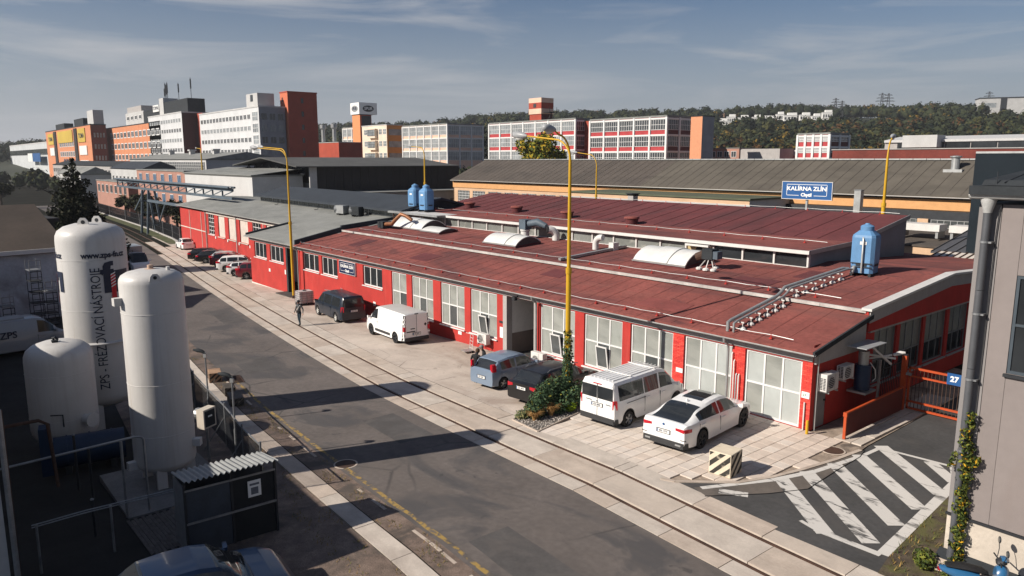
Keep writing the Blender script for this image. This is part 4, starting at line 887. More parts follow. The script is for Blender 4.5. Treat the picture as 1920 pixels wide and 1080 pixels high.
def stripe_block(label, x, y, w, d, h, rz, cols, n=4):
    t = thing('striped_block', label, 'concrete block', (x, y, gz(x)), rz, 'striped concrete blocks')
    b = B(); b.box(-w / 2, w / 2, -d / 2, d / 2, 0, h); o = b.obj('block', cols[0], t); bv = o.modifiers.new('b', 'BEVEL'); bv.width = .025; bv.segments = 2
    # slanted black stripes a few mm proud of the sides
    for face, wid in ((0, w), (1, d), (2, w)):
        st = (wid + h) / n
        for k in range(n + 1):
            c = -h + k * st; poly = []
            for (u, v) in ((c, 0), (c + st * .5, 0), (c + st * .5 + h, h), (c + h, h)): poly.append((u, v))
            # clip to the side
            def clip(P, lim, sgn):
                R_ = []
                for i in range(len(P)):
                    a_, b_ = P[i], P[(i + 1) % len(P)]; ia, ib = sgn * (a_[0] - lim) <= 0, sgn * (b_[0] - lim) <= 0
                    if ia: R_.append(a_)
                    if ia != ib: f = (lim - a_[0]) / (b_[0] - a_[0]); R_.append((lim, a_[1] + f * (b_[1] - a_[1])))
                return R_
            P = clip(clip(poly, .03, -1), wid - .03, 1)
            if len(P) < 3: continue
            P = [(u, min(max(v, .03), h - .03)) for u, v in P]; q = B()
            if face == 0: q.add([(u - w / 2, -d / 2 - .003, v) for u, v in P], [tuple(range(len(P)))])
            elif face == 1: q.add([(w / 2 + .003, u - d / 2, v) for u, v in P], [tuple(range(len(P)))])
            else: q.add([(w / 2 - u, d / 2 + .003, v) for u, v in P], [tuple(range(len(P)))])
            q.obj('stripe', cols[1], t)
    return t
M_cream = patchy(mat('cream_paint', (.60, .52, .40), rough=.85, var=.1, scale=2), (.34, .29, .23), 2, .55, .66, amount=.7)
M_blackp = patchy(mat('black_stripe_paint', (.035, .032, .028), rough=.8, var=.3, scale=3), (.40, .35, .27), 3, .6, .68, amount=.8)
stripe_block('large cream concrete block with black stripes at the forecourt corner', .22, -5.72, .78, .82, .80, rad(8), (M_cream, M_blackp))
M_brn = mat('brown_block', (.30, .19, .12), rough=.9, var=.2, scale=2)
stripe_block('small orange and black striped block by the far end of the mesh fence', -24.2, -14.3, .95, .6, .5, rad(-14), (M_brn, M_blackp))
stripe_block('dark striped block beside the drain grate on the verge', -21.4, -14.55, .9, .5, .4, rad(-12), (mat('dark_block', (.10, .085, .07), var=.3), M_blackp))
stripe_block('low dark striped block on the verge, nearest the short lamps', -19.7, -14.85, 1.2, .6, .38, rad(-12), (MATS['dark_block'], M_blackp))
t = thing('drain_grate', 'square iron drain grate at the road edge by the striped blocks', 'drain', (-23.6, -13.5, gz(-23.6) + .012), rad(-10))
b = B(); b.box(-.7, .7, -.35, -.3, 0, .02); b.box(-.7, .7, .3, .35, 0, .02); b.box(-.7, -.65, -.3, .3, 0, .02); b.box(.65, .7, -.3, .3, 0, .02); b.obj('frame', M_rust, t)
for k in range(8): b = B(); b.box(-.55 + k * .15, -.49 + k * .15, -.3, .3, 0, .018); b.obj('bar', M_rust, t)
t = thing('manhole_cover', 'round iron manhole cover in the road near the yellow line', 'manhole cover', (-9.1, -14.75, gz(-9.1) + .008))
b = B(); b.lathe([(.36, 0), (.36, .012), (.30, .014), (.02, .014)], 24); b.obj('lid', M_rust, t); b = B(); b.lathe([(.37, 0), (.42, 0), (.42, .012), (.37, .012)], 24); b.obj('ring', M_concs[1], t)
t = thing('manhole_cover', 'round iron manhole cover in broken concrete near the orange barrier', 'manhole cover', (1.55, -1.1, -.03))
b = B(); b.lathe([(.36, 0), (.36, .012), (.30, .014), (.02, .014)], 24); b.obj('lid', M_rust, t); b = B(); b.lathe([(.37, 0), (.42, 0), (.42, .012), (.37, .012)], 24); b.obj('ring', M_concs[1], t)
# gas meter shed with corrugated roof
SH = thing('corrugated_shed', 'dark steel shed with grey corrugated roof beside the white tanks', 'shed', (-6.55, -19.75, gz(-6.5)), rad(-2))
def corr(x0, x1, y0, y1, z0, z1, n, amp, m, parent, name='roof'):
    b = B(); k = n * 6
    for i in range(k + 1):
        y = y0 + (y1 - y0) * i / k; dz = amp * math.sin(2 * math.pi * n * i / k)
        b.v += [(x0, y, z0 + dz), (x1, y, z1 + dz), (x0, y, z0 + dz - .012), (x1, y, z1 + dz - .012)]
    for i in range(k):
        j = 4 * i; b.f += [(j, j + 1, j + 5, j + 4), (j + 3, j + 2, j + 6, j + 7), (j + 1, j + 3, j + 7, j + 5), (j + 2, j, j + 4, j + 6)]; b.m += [0] * 4
    return b.obj(name, m, parent, smooth=60)
corr(-.5, .95, -1.22, 1.25, 1.98, 2.2, 17, .035, mat('corrugated_zinc', (.27, .28, .28), rough=.5, metal=.3, var=.12), SH)
M_shed = mat('shed_panel', (.035, .045, .06), rough=.6, var=.2)
b = B(); b.box(-.44, .72, -1.2, -1.16, 0, 1.9); b.obj('side_panel', M_steel, SH); b = B(); b.box(-.44, -.40, -1.15, 1.2, 0, 1.93); b.obj('back_panel', M_shed, SH)
for x, y in ((.74, -1.2), (.74, 0), (.74, 1.2), (-.42, 1.2)): b = B(); b.box(x - .03, x + .03, y - .03, y + .03, 0, 2.1 if x > 0 else 1.93); b.obj('post', M_dsteel, SH)
for y0, y1 in ((-1.16, -.04), (.04, 1.16)):
    for z0, z1 in ((.05, .92), (.98, 1.85)):
        b = B(); b.box(.72, .74, y0, y1, z0, z1); o = b.obj('door_panel', M_shed if y0 < 0 else mat('shed_mesh', (.012, .014, .016), var=.2), SH)
b = B(); b.box(.745, .775, -1.2, 1.2, .92, .98); b.box(.745, .775, -1.2, 1.2, 1.85, 1.9); b.obj('door_rail', M_steel, SH)
b = B(); b.box(.78, .79, .42, .78, 1.25, 1.72); o = b.obj('notice', M_plate, SH)
b = B(); b.box(.791, .796, .5, .70, 1.32, 1.52); b.obj('notice_print', mat('notice_grey', (.12, .13, .15), var=.3), SH)
b = B(); b.box(.791, .796, .47, .73, 1.58, 1.64); b.obj('notice_print', MATS['notice_grey'], SH)
b = B(); b.bar((-.1, 1.25, 0), (.6, 1.28, 1.6), .03); b.bar((.5, 1.25, 0), (.1, 1.28, 1.6), .03); b.obj('brace', M_steel, SH)
# control cabinet on a stand
t = thing('control_cabinet', 'small beige control cabinet on a stand between tank and fence', 'cabinet', (-12.9, -18.2, gz(-12.9)), rad(30))
b = B(); b.box(-.16, .16, -.3, .3, 1.3, 2.0); b.obj('case', mat('cabinet_beige', (.5, .45, .38), var=.08), t); b = B(); b.box(.161, .17, -.24, .24, 1.36, 1.94); b.obj('front', M_darkgrey, t)
b = B(); b.box(.171, .175, -.1, .1, 1.7, 1.76); b.obj('plate', M_plate, t)
b = B(); b.cyl((0, 0, 0), (0, 0, 1.3), .05); b.cyl((-.5, .1, 1.7), (-.1, .1, 1.7), .22); b.obj('stand', M_steel, t)
# concrete pad, cobbles, blue vessel, bollards, handrails
b = B(); b.box(-13.6, -9.6, -21.6, -18.4, -.75, gz(-10.6) + .06); tag(b.obj('concrete_pad', mat('pad_concrete', (.17, .165, .16), rough=.9, var=.25, scale=1)), 'concrete pad under the plain white tank', 'concrete pad')  # pad in one darker concrete tone
cb = put(None, 'cobbles'); cb.empty_display_size = .2; struct(cb); c1 = B(); c1.box(.006, .194, .006, .094, -.05, 0); cm_ = c1.mesh('cobble', mat('cobble', (.10, .09, .085), rough=.9, var=.3, scale=4))
for i in range(14):
    for j in range(20):
        x = -9.5 + i * .2; y = -21.7 + j * .1 + 0; put(cm_, 'cobble', cb, (x + (.1 if j % 2 else 0), y, gz(x) + rs.uniform(-.008, .008) + .01))
t = thing('blue_vessel', 'dark blue ribbed vessel lying beside the squat tank', 'vessel', (-15.4, -21.3, gz(-15.4)), rad(80))
b = B(); b.cyl((-1.3, 0, .7), (.9, 0, .7), .55, n=20); b.obj('drum', mat('vessel_blue', (.008, .024, .06), rough=.5, var=.15), t, smooth=40)
for x in (-.9, -.2, .5): b = B(); b.lathe([(.55, -.02), (.575, -.02), (.575, .02), (.55, .02)], 20); b.obj('rib', MATS['vessel_blue'], t, (x, 0, .7), (0, rad(90), 0))
b = B(); b.box(-1.7, -1.35, -.3, .3, 0, 1.7); b.obj('motor_box', MATS['vessel_blue'], t); b = B(); b.box(-1.0, -.8, -.5, .5, 0, .3); b.box(.4, .6, -.5, .5, 0, .3); b.obj('saddle', M_dsteel, t)
t = thing('pipe_handrail', 'single grey pipe rail bent down at its right end in the yard', 'railing')
b = B(); z = gz(-11) + 2.35; b.tube([(-9.6, -24.6, z + .1), (-9.75, -21.2, z + .15), (-9.77, -21.05, z + .1), (-9.78, -20.98, z), (-9.78, -20.98, gz(-9.8))], .035); b.obj('rail', M_steel, t, smooth=60)
for y in (-21.6,): b = B(); b.cyl((-9.75, y, gz(-9.8)), (-9.75, y, z + .1), .04); b.obj('post', M_steel, t)
t = thing('double_handrail', 'low double pipe rail crossing the dark yard to the shed', 'railing')
for dz in (0, .06):
    b = B(); b.tube([(-7.6, -24.2, 1.02 + dz), (-7.6, -23.0, 1.05 + dz), (-7.3, -20.6, 1.12 + dz)], .018); b.obj('rail', M_steel, t)
for y in (-24.1, -22.4): b = B(); b.cyl((-7.58, y, gz(-7.6)), (-7.58, y, 1.08), .03); b.obj('post', M_steel, t)
for i, (x, y, h) in enumerate(((-13.2, -22.3, 1.9), (-12.0, -22.1, 1.7), (-9.0, -22.6, 1.1), (-15.8, -19.4, 1.6))):
    t = thing('yard_post', ['thin dark steel post beside the blue vessel', 'thin dark steel post in front of the blue vessel', 'short steel post at the cobbles', 'thin steel post between the tall and squat tanks'][i], 'post', (x, y, gz(x)), 0, 'thin posts in the shaded yard')
    b = B(); b.cyl((0, 0, 0), (0, 0, h), .04); b.obj('shaft', M_dsteel, t); b = B(); b.lathe([(.05, h), (.05, h + .03), (.02, h + .05)], 10); b.obj('cap', M_steel, t)
t = thing('hazard_board', 'red and white striped hazard board behind the plain white tank', 'sign', (-16.2, -19.0, gz(-16.2)), rad(55))
b = B(); b.box(-.3, .3, -.02, .02, .5, 1.75); b.obj('board', M_plate, t)
for k in range(3):
    b = B(); z0 = .55 + k * .42; b.add([(-.3, -.024, z0), (.3, -.024, z0 + .25), (.3, -.024, z0 + .45), (-.3, -.024, z0 + .2)], [(0, 1, 2, 3)]); b.obj('stripe', M_redprint, t)
b = B(); b.cyl((0, .03, 0), (0, .03, .6), .03); b.obj('post', M_steel, t)
t = thing('pallet_cage', 'wire pallet cage standing under the tall lettered tank', 'cage', (-19.2, -18.4, gz(-19.2)), rad(20))
for z in (.1, .35, .6, .85, 1.1):
    b = B(); b.box(-.6, .6, -.5, -.47, z, z + .03); b.box(.57, .6, -.47, .5, z, z + .03); b.obj('bar', M_steel, t)
for x in (-.6, -.3, 0, .3, .58): b = B(); b.box(x, x + .03, -.53, -.5, 0, 1.13); b.obj('bar', M_steel, t)
# yard building on the left whose roof shades the tanks (its corner shows at the picture edge)
YB = thing('yard_building', 'pale grey building corner with pipes at the left picture edge', 'building')
b = B(); b.box(-52, -6.0, -45, -24.85, -1.8, 4.75); b.obj('wall', M_palewall, YB); b = B(); b.box(-52.2, -5.8, -45.2, -24.7, 4.76, 4.95); b.obj('roof', M_roofg, YB)
b = B(); b.tube([(-5.9, -24.72, 0), (-5.9, -24.72, 4.7)], .06); b.obj('downpipe', M_steel, YB)
b = B(); b.tube([(-7.6, -24.55, gz(-7)), (-7.6, -24.55, 4.2), (-7.6, -24.75, 4.4)], .03); b.obj('wall_pipe', M_rust, YB)
b = B(); b.tube([(-9.5, -24.6, 3.2), (-9.5, -23.6, 3.2), (-9.5, -23.4, 3.05), (-9.5, -23.3, 1.2)], .05); b.obj('wall_pipe', M_rust, YB)
# long dark building behind the tanks
DB = thing('brown_roof_building', 'shaded building with brown felt roof and stained pale wall behind the tanks', 'building', (-50, -17, 0), rad(7))
b = B(); b.box(-14, 0, -26, .4, -1.8, 3.8); b.obj('wall', patchy(mat('stained_plaster', (.40, .43, .47), rough=.9, var=.2, scale=.5), (.20, .20, .21), .4, .5, .64, amount=.8), DB)
b = B(); b.prism([(.35, 3.8), (-7.5, 6.7), (-7.5, 6.5), (.35, 3.5)], 'y', -26.3, .8); b.obj('roof', patchy(mat('old_brown_felt', (.065, .050, .040), rough=.95, var=.2, scale=.3), (.04, .032, .027), .2, .5, .65, (1, .2, 1), .6), DB)
b = B(); b.box(.36, .46, -26.3, .8, 3.55, 3.85); b.obj('eave_board', M_whiteplast, DB)
for i, (y, n) in enumerate(((-18.9, 6), (-18.1, 4), (-20.5, 3))):
    t = thing('crate_rack', ['tall stack of steel crates against the stained wall', 'shorter stack of steel crates beside the tall one', 'low pair of steel crates left of the tall stack'][i], 'rack', (-47.2 + i * .1, y - (0 if i < 2 else .2), gz(-47)), rad(7), 'steel crates by the stained wall')
    for k in range(n):
        b = B(); z = k * .78
        for (x0, y0) in ((-.5, -.36), (.46, -.36), (-.5, .32), (.46, .32)): b.box(x0, x0 + .04, y0, y0 + .04, z, z + .74)
        b.box(-.5, .5, -.36, .36, z, z + .06); b.box(.46, .5, -.32, .32, z + .68, z + .74); b.box(.46, .49, -.32, .32, z + .3, z + .34); b.obj('crate', M_dsteel if k < n - 1 else M_steel, t)
b = B(); b.box(-28, -9, -30, 2.5, -1.8, 5.1); b.obj('rear_block', M_darkgrey, DB); b = B(); b.box(-28.3, -8.7, -30, 2.8, 5.1, 5.4); b.obj('rear_roof', mat('tar_roof', (.022, .022, .024), var=.3, scale=.4), DB)
# delivery van with lettering parked in that yard is built with the vehicles

# ------------------------------------------------------------------ grey building at the right edge
RB = thing('grey_panel_building', 'tall taupe panel building with downpipe and climbing vine at the right edge', 'building')
M_taupe = patchy(mat('taupe_panel', (.20, .175, .168), rough=.75, var=.07, scale=.4), (.18, .15, .14), .5, .5, .7, (2, 2, .3), .6)
M_taupe2 = patchy(mat('grey_panel', (.20, .188, .186), rough=.75, var=.07, scale=.4), (.18, .165, .16), .5, .5, .7, (2, 2, .3), .6)
x0 = 7.18
b = B(); b.box(x0 + .03, 24, -6.38, 16, 1.5, 9.2); b.obj('core_wall', M_taupe2, RB)
xs_ = [x0, x0 + .17, x0 + .48, 9.6, 11.2, 13, 15, 18, 24]
for i, (a, c) in enumerate(zip(xs_, xs_[1:])):
    zs_ = [1.5, 9.2] if i < 2 else [1.5, 5.2, 7.55, 9.2]
    if i == 2: 
        for (p, q, z0, z1) in ((x0 + .488, 8.1, 1.5, 9.2), (8.108, 9.592, 1.5, 5.3), (8.108, 9.592, 7.6, 9.2)):
            b = B(); b.box(p, q, -6.46, -6.40, z0 + .006, z1 - .006); b.obj('panel', M_taupe, RB)
    else:
        b = B(); b.box(a + .006, c - .006, -6.46, -6.40, 1.506, 9.19); b.obj('panel', M_taupe2 if i < 2 else M_taupe, RB)
b = B(); b.box(8.06, 9.64, -6.54, -6.44, 5.22, 5.29); b.obj('sill', M_dsteel, RB)
window(RB, 8.1, 5.3, 1.5, 2.3, 1, 2, mat('window_slate', (.05, .065, .08), var=.1), M_gdark, loc=(0, -6.44, 0), fw=.07, mw=.06, y=.02, split=[.5])
b = B(); b.box(x0, 24, -6.44, 16, -.05, 1.46); b.obj('plinth', patchy(mat('plinth_concrete', (.46, .41, .35), rough=.9, var=.12, scale=.9, bump=.2), (.30, .26, .22), .8, .52, .7, amount=.6), RB)
b = B(); b.box(x0 - .02, 24, -6.52, -6.40, 1.455, 1.50); b.obj('drip_rail', M_dsteel, RB)
b = B(); b.box(x0 - .06, 24, -6.78, -6.445, -.05, .38); b.obj('footing', M_concs[1], RB)
b = B(); b.prism([(-6.79, .385), (-6.45, .385), (-6.45, .52)], 'x', x0 - .08, 24); b.obj('footing_cap', M_darkgrey, RB)
b = B(); b.box(x0 - .1, 24, -6.9, 16.4, 9.42, 9.62); b.obj('roof_edge', M_darkgrey, RB)
b = B(); b.prism([(-6.75, 9.63), (-6.6, 9.75), (5, 10.6), (16, 9.7)], 'x', x0 + .1, 24); b.obj('roof', M_darkgrey, RB)
gutter(x0 - .12, 20, -6.72, 9.42, RB, M_gutter, .11)
b = B(); b.box(x0 - .12, 20, -6.84, -6.80, 9.40, 9.44); b.obj('gutter_lip', M_whiteplast, RB)
xp = x0 + .24
b = B(); b.lathe([(.09, 9.0), (.10, 9.05), (.17, 9.3), (.17, 9.36)], 14, (xp, -6.62, 0)); b.obj('hopper', M_gutter, RB, smooth=40)
zz_ = [9.05, 7.2, 5.3, 3.5, 1.9, .6]
for a, c in zip(zz_, zz_[1:]):
    b = B(); b.cyl((xp, -6.62, c), (xp, -6.62, a - .012), .085, n=14); b.obj('downpipe', mat('downpipe_grey', (.10, .105, .115), rough=.45, metal=.3, var=.1), RB, smooth=50)
b = B(); b.cyl((xp, -6.62, .02), (xp, -6.62, .6), .10, n=14); b.obj('downpipe', MATS['downpipe_grey'], RB, smooth=50)
for z in (8.3, 6.6, 5.0, 3.2): b = B(); b.cyl((xp, -6.62, z), (xp, -6.62, z + .05), .1, n=14); b.box(xp, xp + .15, -6.66, -6.45, z, z + .04); b.obj('pipe_clip', M_steel, RB)
b = B(); b.tube([(xp + .25, -6.5, 9.2), (xp + .2, -6.5, 9.05), (xp + .18, -6.5, 8.5), (xp + .14, -6.5, 1.5)], .012, 6); b.obj('lightning_cable', M_dsteel, RB)
b = B(); b.tube([(xp + .3, -6.7, 9.7), (8.0, -6.0, 9.95), (12, -4, 10.3)], .015, 6); b.tube([(xp + .15, -6.7, 9.55), (xp + .15, -6.7, 9.95)], .012, 6); b.obj('lightning_wire', M_dsteel, RB)
# ------------------------------------------------------------------ gate, barrier and railing by the side wall
M_gate = patchy(mat('gate_orange', (.40, .06, .014), rough=.55, var=.15, scale=2), (.30, .05, .02), 2, .55, .7, amount=.6)
GT = thing('sliding_gate', 'orange barred sliding gate across the side lane', 'gate')
b = B(); y = 5.5
for z0, z1 in ((1.75, 1.83), (1.42, 1.49), (.34, .42), (.05, .13)): b = B(); b.box(1.25, 4.9, y - .04, y + .04, z0, z1); b.obj('rail', M_gate, GT)
b = B(); b.box(1.25, 1.32, y - .04, y + .04, .05, 1.83); b.obj('stile', M_gate, GT)
for k in range(24): b = B(); b.box(1.40 + k * .145, 1.422 + k * .145, y - .01, y + .01, .10, 1.98 if 0 else 1.78); b.obj('bar', M_rust, GT)
t = thing('gate_post', 'orange steel gate post at the left end of the barred gate', 'post', (1.12, 5.35, 0)); b = B(); b.box(-.09, .09, -.09, .09, 0, 2.3); b.obj('shaft', M_gate, t); b = B(); b.box(-.1, .1, -.1, .1, 2.3, 2.34); b.obj('cap', M_dsteel, t); b = B(); b.box(.09, .3, -.05, .05, 1.5, 1.6); b.obj('latch', M_steel, t)
t = thing('number_sign', 'small blue sign with the number 27 on the orange gate', 'sign', (3.05, 5.42, 1.45)); b = B(); b.box(-.32, .36, -.02, .02, 0, .46); b.obj('board', M_signblue, t); text(t, '27', .30, M_letter, (-.05, -.026, .23), bold=.012)
BR = thing('red_barrier', 'dark red sheet metal barrier with orange top rail beside the lane', 'barrier'); ya, yb = .3, 5.0
b = B(); b.prism([(ya, .08), (yb, .08), (yb, 1.05), (ya, .98)], 'x', 1.25, 1.29); b.obj('sheet', mat('barrier_red', (.09, .014, .012), rough=.6, var=.15), BR)
b = B(); b.bar((1.27, ya - .03, .99), (1.27, yb, 1.06), .09, .05); b.obj('top_rail', M_gate, BR); b = B(); b.box(1.22, 1.32, ya - .1, ya - .03, 0, 1.0); b.box(1.2, 1.34, ya - .12, ya - .02, .86, 1.02); b.obj('end_post', M_gate, BR)
b = B(); b.tube([(1.38, ya + .1, .02), (1.38, yb - .8, .03)], .03); b.obj('ground_pipe', M_zinc, BR)
RL = thing('black_railing', 'black barred railing standing along the shaded side wall', 'railing')
for k in range(14): b = B(); b.box(.62, .645, 4.3 + k * .16, 4.325 + k * .16, .1, 1.9); b.obj('bar', M_dsteel, RL)
for z in (.2, 1.75): b = B(); b.box(.615, .65, 4.2, 6.5, z, z + .04); b.obj('rail', M_dsteel, RL)
for y in (4.15, 6.5): b = B(); b.box(.59, .67, y, y + .08, 0, 2.2); b.obj('post', M_zinc if y < 5 else M_dsteel, RL)
t = thing('meter_canopy', 'grey sheet canopy over a blue drum on the side wall', 'canopy'); b = B(); b.prism([(2.2, 3.0), (3.9, 3.0), (3.9, 3.03), (2.2, 3.03)], 'x', .18, .95); b.obj('sheet', mat('canopy_sheet', (.40, .42, .44), rough=.4, metal=.4, var=.1), t)
b = B(); b.cyl((.5, 3.0, 1.2), (.5, 3.0, 2.2), .3, n=18); b.obj('drum', MATS['vessel_blue'], t, smooth=40); b = B(); b.cyl((.5, 3.0, 2.2), (.5, 3.0, 2.75), .2, n=14); b.obj('neck', M_zinc, t, smooth=40)
b = B(); b.box(.1, .85, 2.6, 3.5, 1.08, 1.16); b.obj('bracket', M_zinc, t)
b = B(); b.tube([(.72, 3.1, 2.3), (.85, 3.3, 2.0), (.8, 3.5, 1.6), (.75, 3.35, 1.5)], .02, 6); b.obj('hose', M_whiteplast, t)
t = thing('light_arm', 'white cross shaped bracket with lamp on the side wall', 'lamp'); b = B(); b.bar((.2, 3.9, 2.4), (1.0, 4.7, 2.25), .08); b.bar((.45, 3.8, 2.75), (.8, 4.8, 1.95), .08); b.bar((.2, 4.0, 2.2), (.9, 4.6, 2.4), .06); b.obj('arm', M_whiteplast, t)
b = B(); b.tube([(.95, 4.6, 2.4), (1.15, 4.75, 2.5), (1.3, 4.85, 2.52)], [.06, .09, .05], 8); b.obj('lamp', M_whiteplast, t, smooth=50)
# ------------------------------------------------------------------ air conditioners, trolley, cube container, bollard
def ac_unit(label, loc, rz, stand=False, w=.86, h=.6, d=.32):
    t = thing('air_conditioner', label, 'air conditioner', loc, rz, 'outdoor air conditioning units')
    b = B(); b.box(-w / 2, w / 2, -d, 0, 0, h); o = b.obj('case', M_whiteplast, t); bv = o.modifiers.new('b', 'BEVEL'); bv.width = .02; bv.segments = 2
    b = B(); b.lathe([(.02, 0), (.23, 0), (.23, .012), (.02, .012)], 20); b.obj('fan_recess', M_dsteel, t, (-.12, -d - .014, h / 2), (rad(-90), 0, 0))
    for k in range(7): b = B(); b.box(-.36, .12, -d - .03, -d - .016, h / 2 - .22 + k * .07, h / 2 - .205 + k * .07); b.obj('grille_bar', M_whiteplast, t)
    for k in range(8):
        for j in range(2):
            b = B(); b.box(-w / 2 - .006, -w / 2 - .001, -d + .05 + j * .12, -d + .14 + j * .12, .08 + k * .058, .115 + k * .058); b.obj('vent_slot', M_dsteel, t)
    b = B(); b.box(.16, .17, -d - .008, -d - .002, .03, h - .03); b.obj('seam', M_steel, t)
    b = B(); b.box(-.35, -.3, -d - .05, .1, -.06, -.005); b.box(.3, .35, -d - .05, .1, -.06, -.005); b.obj('bracket', M_zinc, t)
    return t
ac_unit('white air conditioner low on the red wall left of the passage', (-20.0, -.12, -.35), 0); ac_unit('white air conditioner on the ground right of the passage', (-14.9, -.35, -.62), 0, w=.95, h=.8)
ac_unit('white air conditioner nearest the building corner on the side wall', (.12, .75, 1.55), rad(90), w=.9, h=.68); ac_unit('smaller white air conditioner next to the corner one on the side wall', (.12, 2.0, 1.78), rad(90), w=.78, h=.55)
t = thing('hand_trolley', 'white wire hand trolley left of the two people in black', 'trolley', (-20.2, -1.05, gz(-20.2)), rad(-15))
for x in (-.22, .22): b = B(); b.tube([(x, 0, .1), (x, .06, 1.05)], .016, 6); b.obj('upright', M_whiteplast, t)
for z in (.25, .45, .65, .85, 1.04): b = B(); b.tube([(-.22, z * .06, z), (.22, z * .06, z)], .012, 6); b.obj('rung', M_whiteplast, t)
b = B(); b.tube([(-.22, .06, 1.04), (-.5, -.1, 1.06)], .018, 6); b.obj('handle', M_whiteplast, t); b = B(); b.box(-.28, .28, -.5, .05, .1, .14); b.obj('platform', M_zinc, t)
for x in (-.28, .28): b = B(); b.cyl((x - .02, 0, .08), (x + .02, 0, .08), .08, n=12); b.obj('wheel', M_black, t)
t = thing('liquid_container', 'white plastic cube container in a wire cage on a pallet beside the lamp foot', 'container', (-41.9, -1.45, gz(-41.9)), rad(-3))
b = B(); b.box(-.48, .48, -.58, .58, .16, 1.12); o = b.obj('bottle', mat('cloudy_plastic', (.46, .42, .42), rough=.5, var=.2, scale=1.5), t); bv = o.modifiers.new('b', 'BEVEL'); bv.width = .06; bv.segments = 3
for k in range(6): z = .2 + k * .18; b = B(); b.box(-.52, .52, -.62, -.6, z, z + .025); b.box(.5, .52, -.6, .6, z, z + .025); b.box(-.52, -.5, -.6, .6, z, z + .025); b.obj('cage_ring', M_steel, t)
for x in (-.5, -.17, .17, .5): b = B(); b.box(x - .012, x + .012, -.63, -.605, .14, 1.15); b.obj('cage_bar', M_steel, t)
for y in (-.4, 0, .4): b = B(); b.box(.52, .545, y - .012, y + .012, .14, 1.15); b.obj('cage_bar', M_steel, t)
b = B(); b.lathe([(.14, 1.12), (.14, 1.17), (.02, 1.18)], 14); b.obj('lid', M_dsteel, t); b = B(); b.box(-.5, .5, -.6, .6, .1, .14); b.box(-.5, .5, -.6, -.45, 0, .1); b.box(-.5, .5, -.08, .08, 0, .1); b.box(-.5, .5, .45, .6, 0, .1); b.obj('pallet', M_dsteel, t)
t = thing('yellow_bollard', 'small yellow bollard at the front right corner of the hall', 'bollard', (.12, -.35, 0)); b = B(); b.cyl((0, 0, 0), (0, 0, .48), .055, n=12); b.obj('shaft', M_yellow, t); b = B(); b.lathe([(.055, .48), (.05, .52), (.02, .54)], 12); b.obj('cap', M_yellow, t)
# ------------------------------------------------------------------ vehicles
M_clad = mat('bumper_plastic', (.035, .036, .038), rough=.6, var=.1)
def lerp(a, b, t): return a + (b - a) * t
def wheel_meshes(r, w, rimmat, spokes=5, key=None):
    k = ('wh', r, w, rimmat.name, spokes)
    if k not in WM:
        b = B(); b.lathe([(r * .62, -w / 2), (r * .93, -w / 2), (r, -w * .36), (r, w * .36), (r * .93, w / 2), (r * .62, w / 2)], 28, cap=False); ty = b.mesh('wheel', M_black, 40)
        b = B(); b.lathe([(r * .55, -w * .1), (r * .64, -w * .1), (r * .66, w * .47), (r * .62, w * .50), (r * .60, w * .40), (r * .55, w * .1)], 28, cap=False)
        for i in range(spokes):
            a = 2 * math.pi * i / spokes
            for da in (-.12, .12):
                c, s = math.cos(a + da), math.sin(a + da); b.bar((c * r * .1, s * r * .1, w * .38), (c * r * .62, s * r * .62, w * .36), r * .10, w * .12, (0, 0, 1))
        b.lathe([(r * .16, w * .2), (r * .16, w * .46), (.01, w * .47)], 14); rm = b.mesh('rim', rimmat, 40)
        b = B(); b.lathe([(r * .6, w * .02), (r * .01, w * .04)], 20); dk = b.mesh('brake_disc', M_dsteel)
        WM[k] = (ty, rm, dk)
    return WM[k]
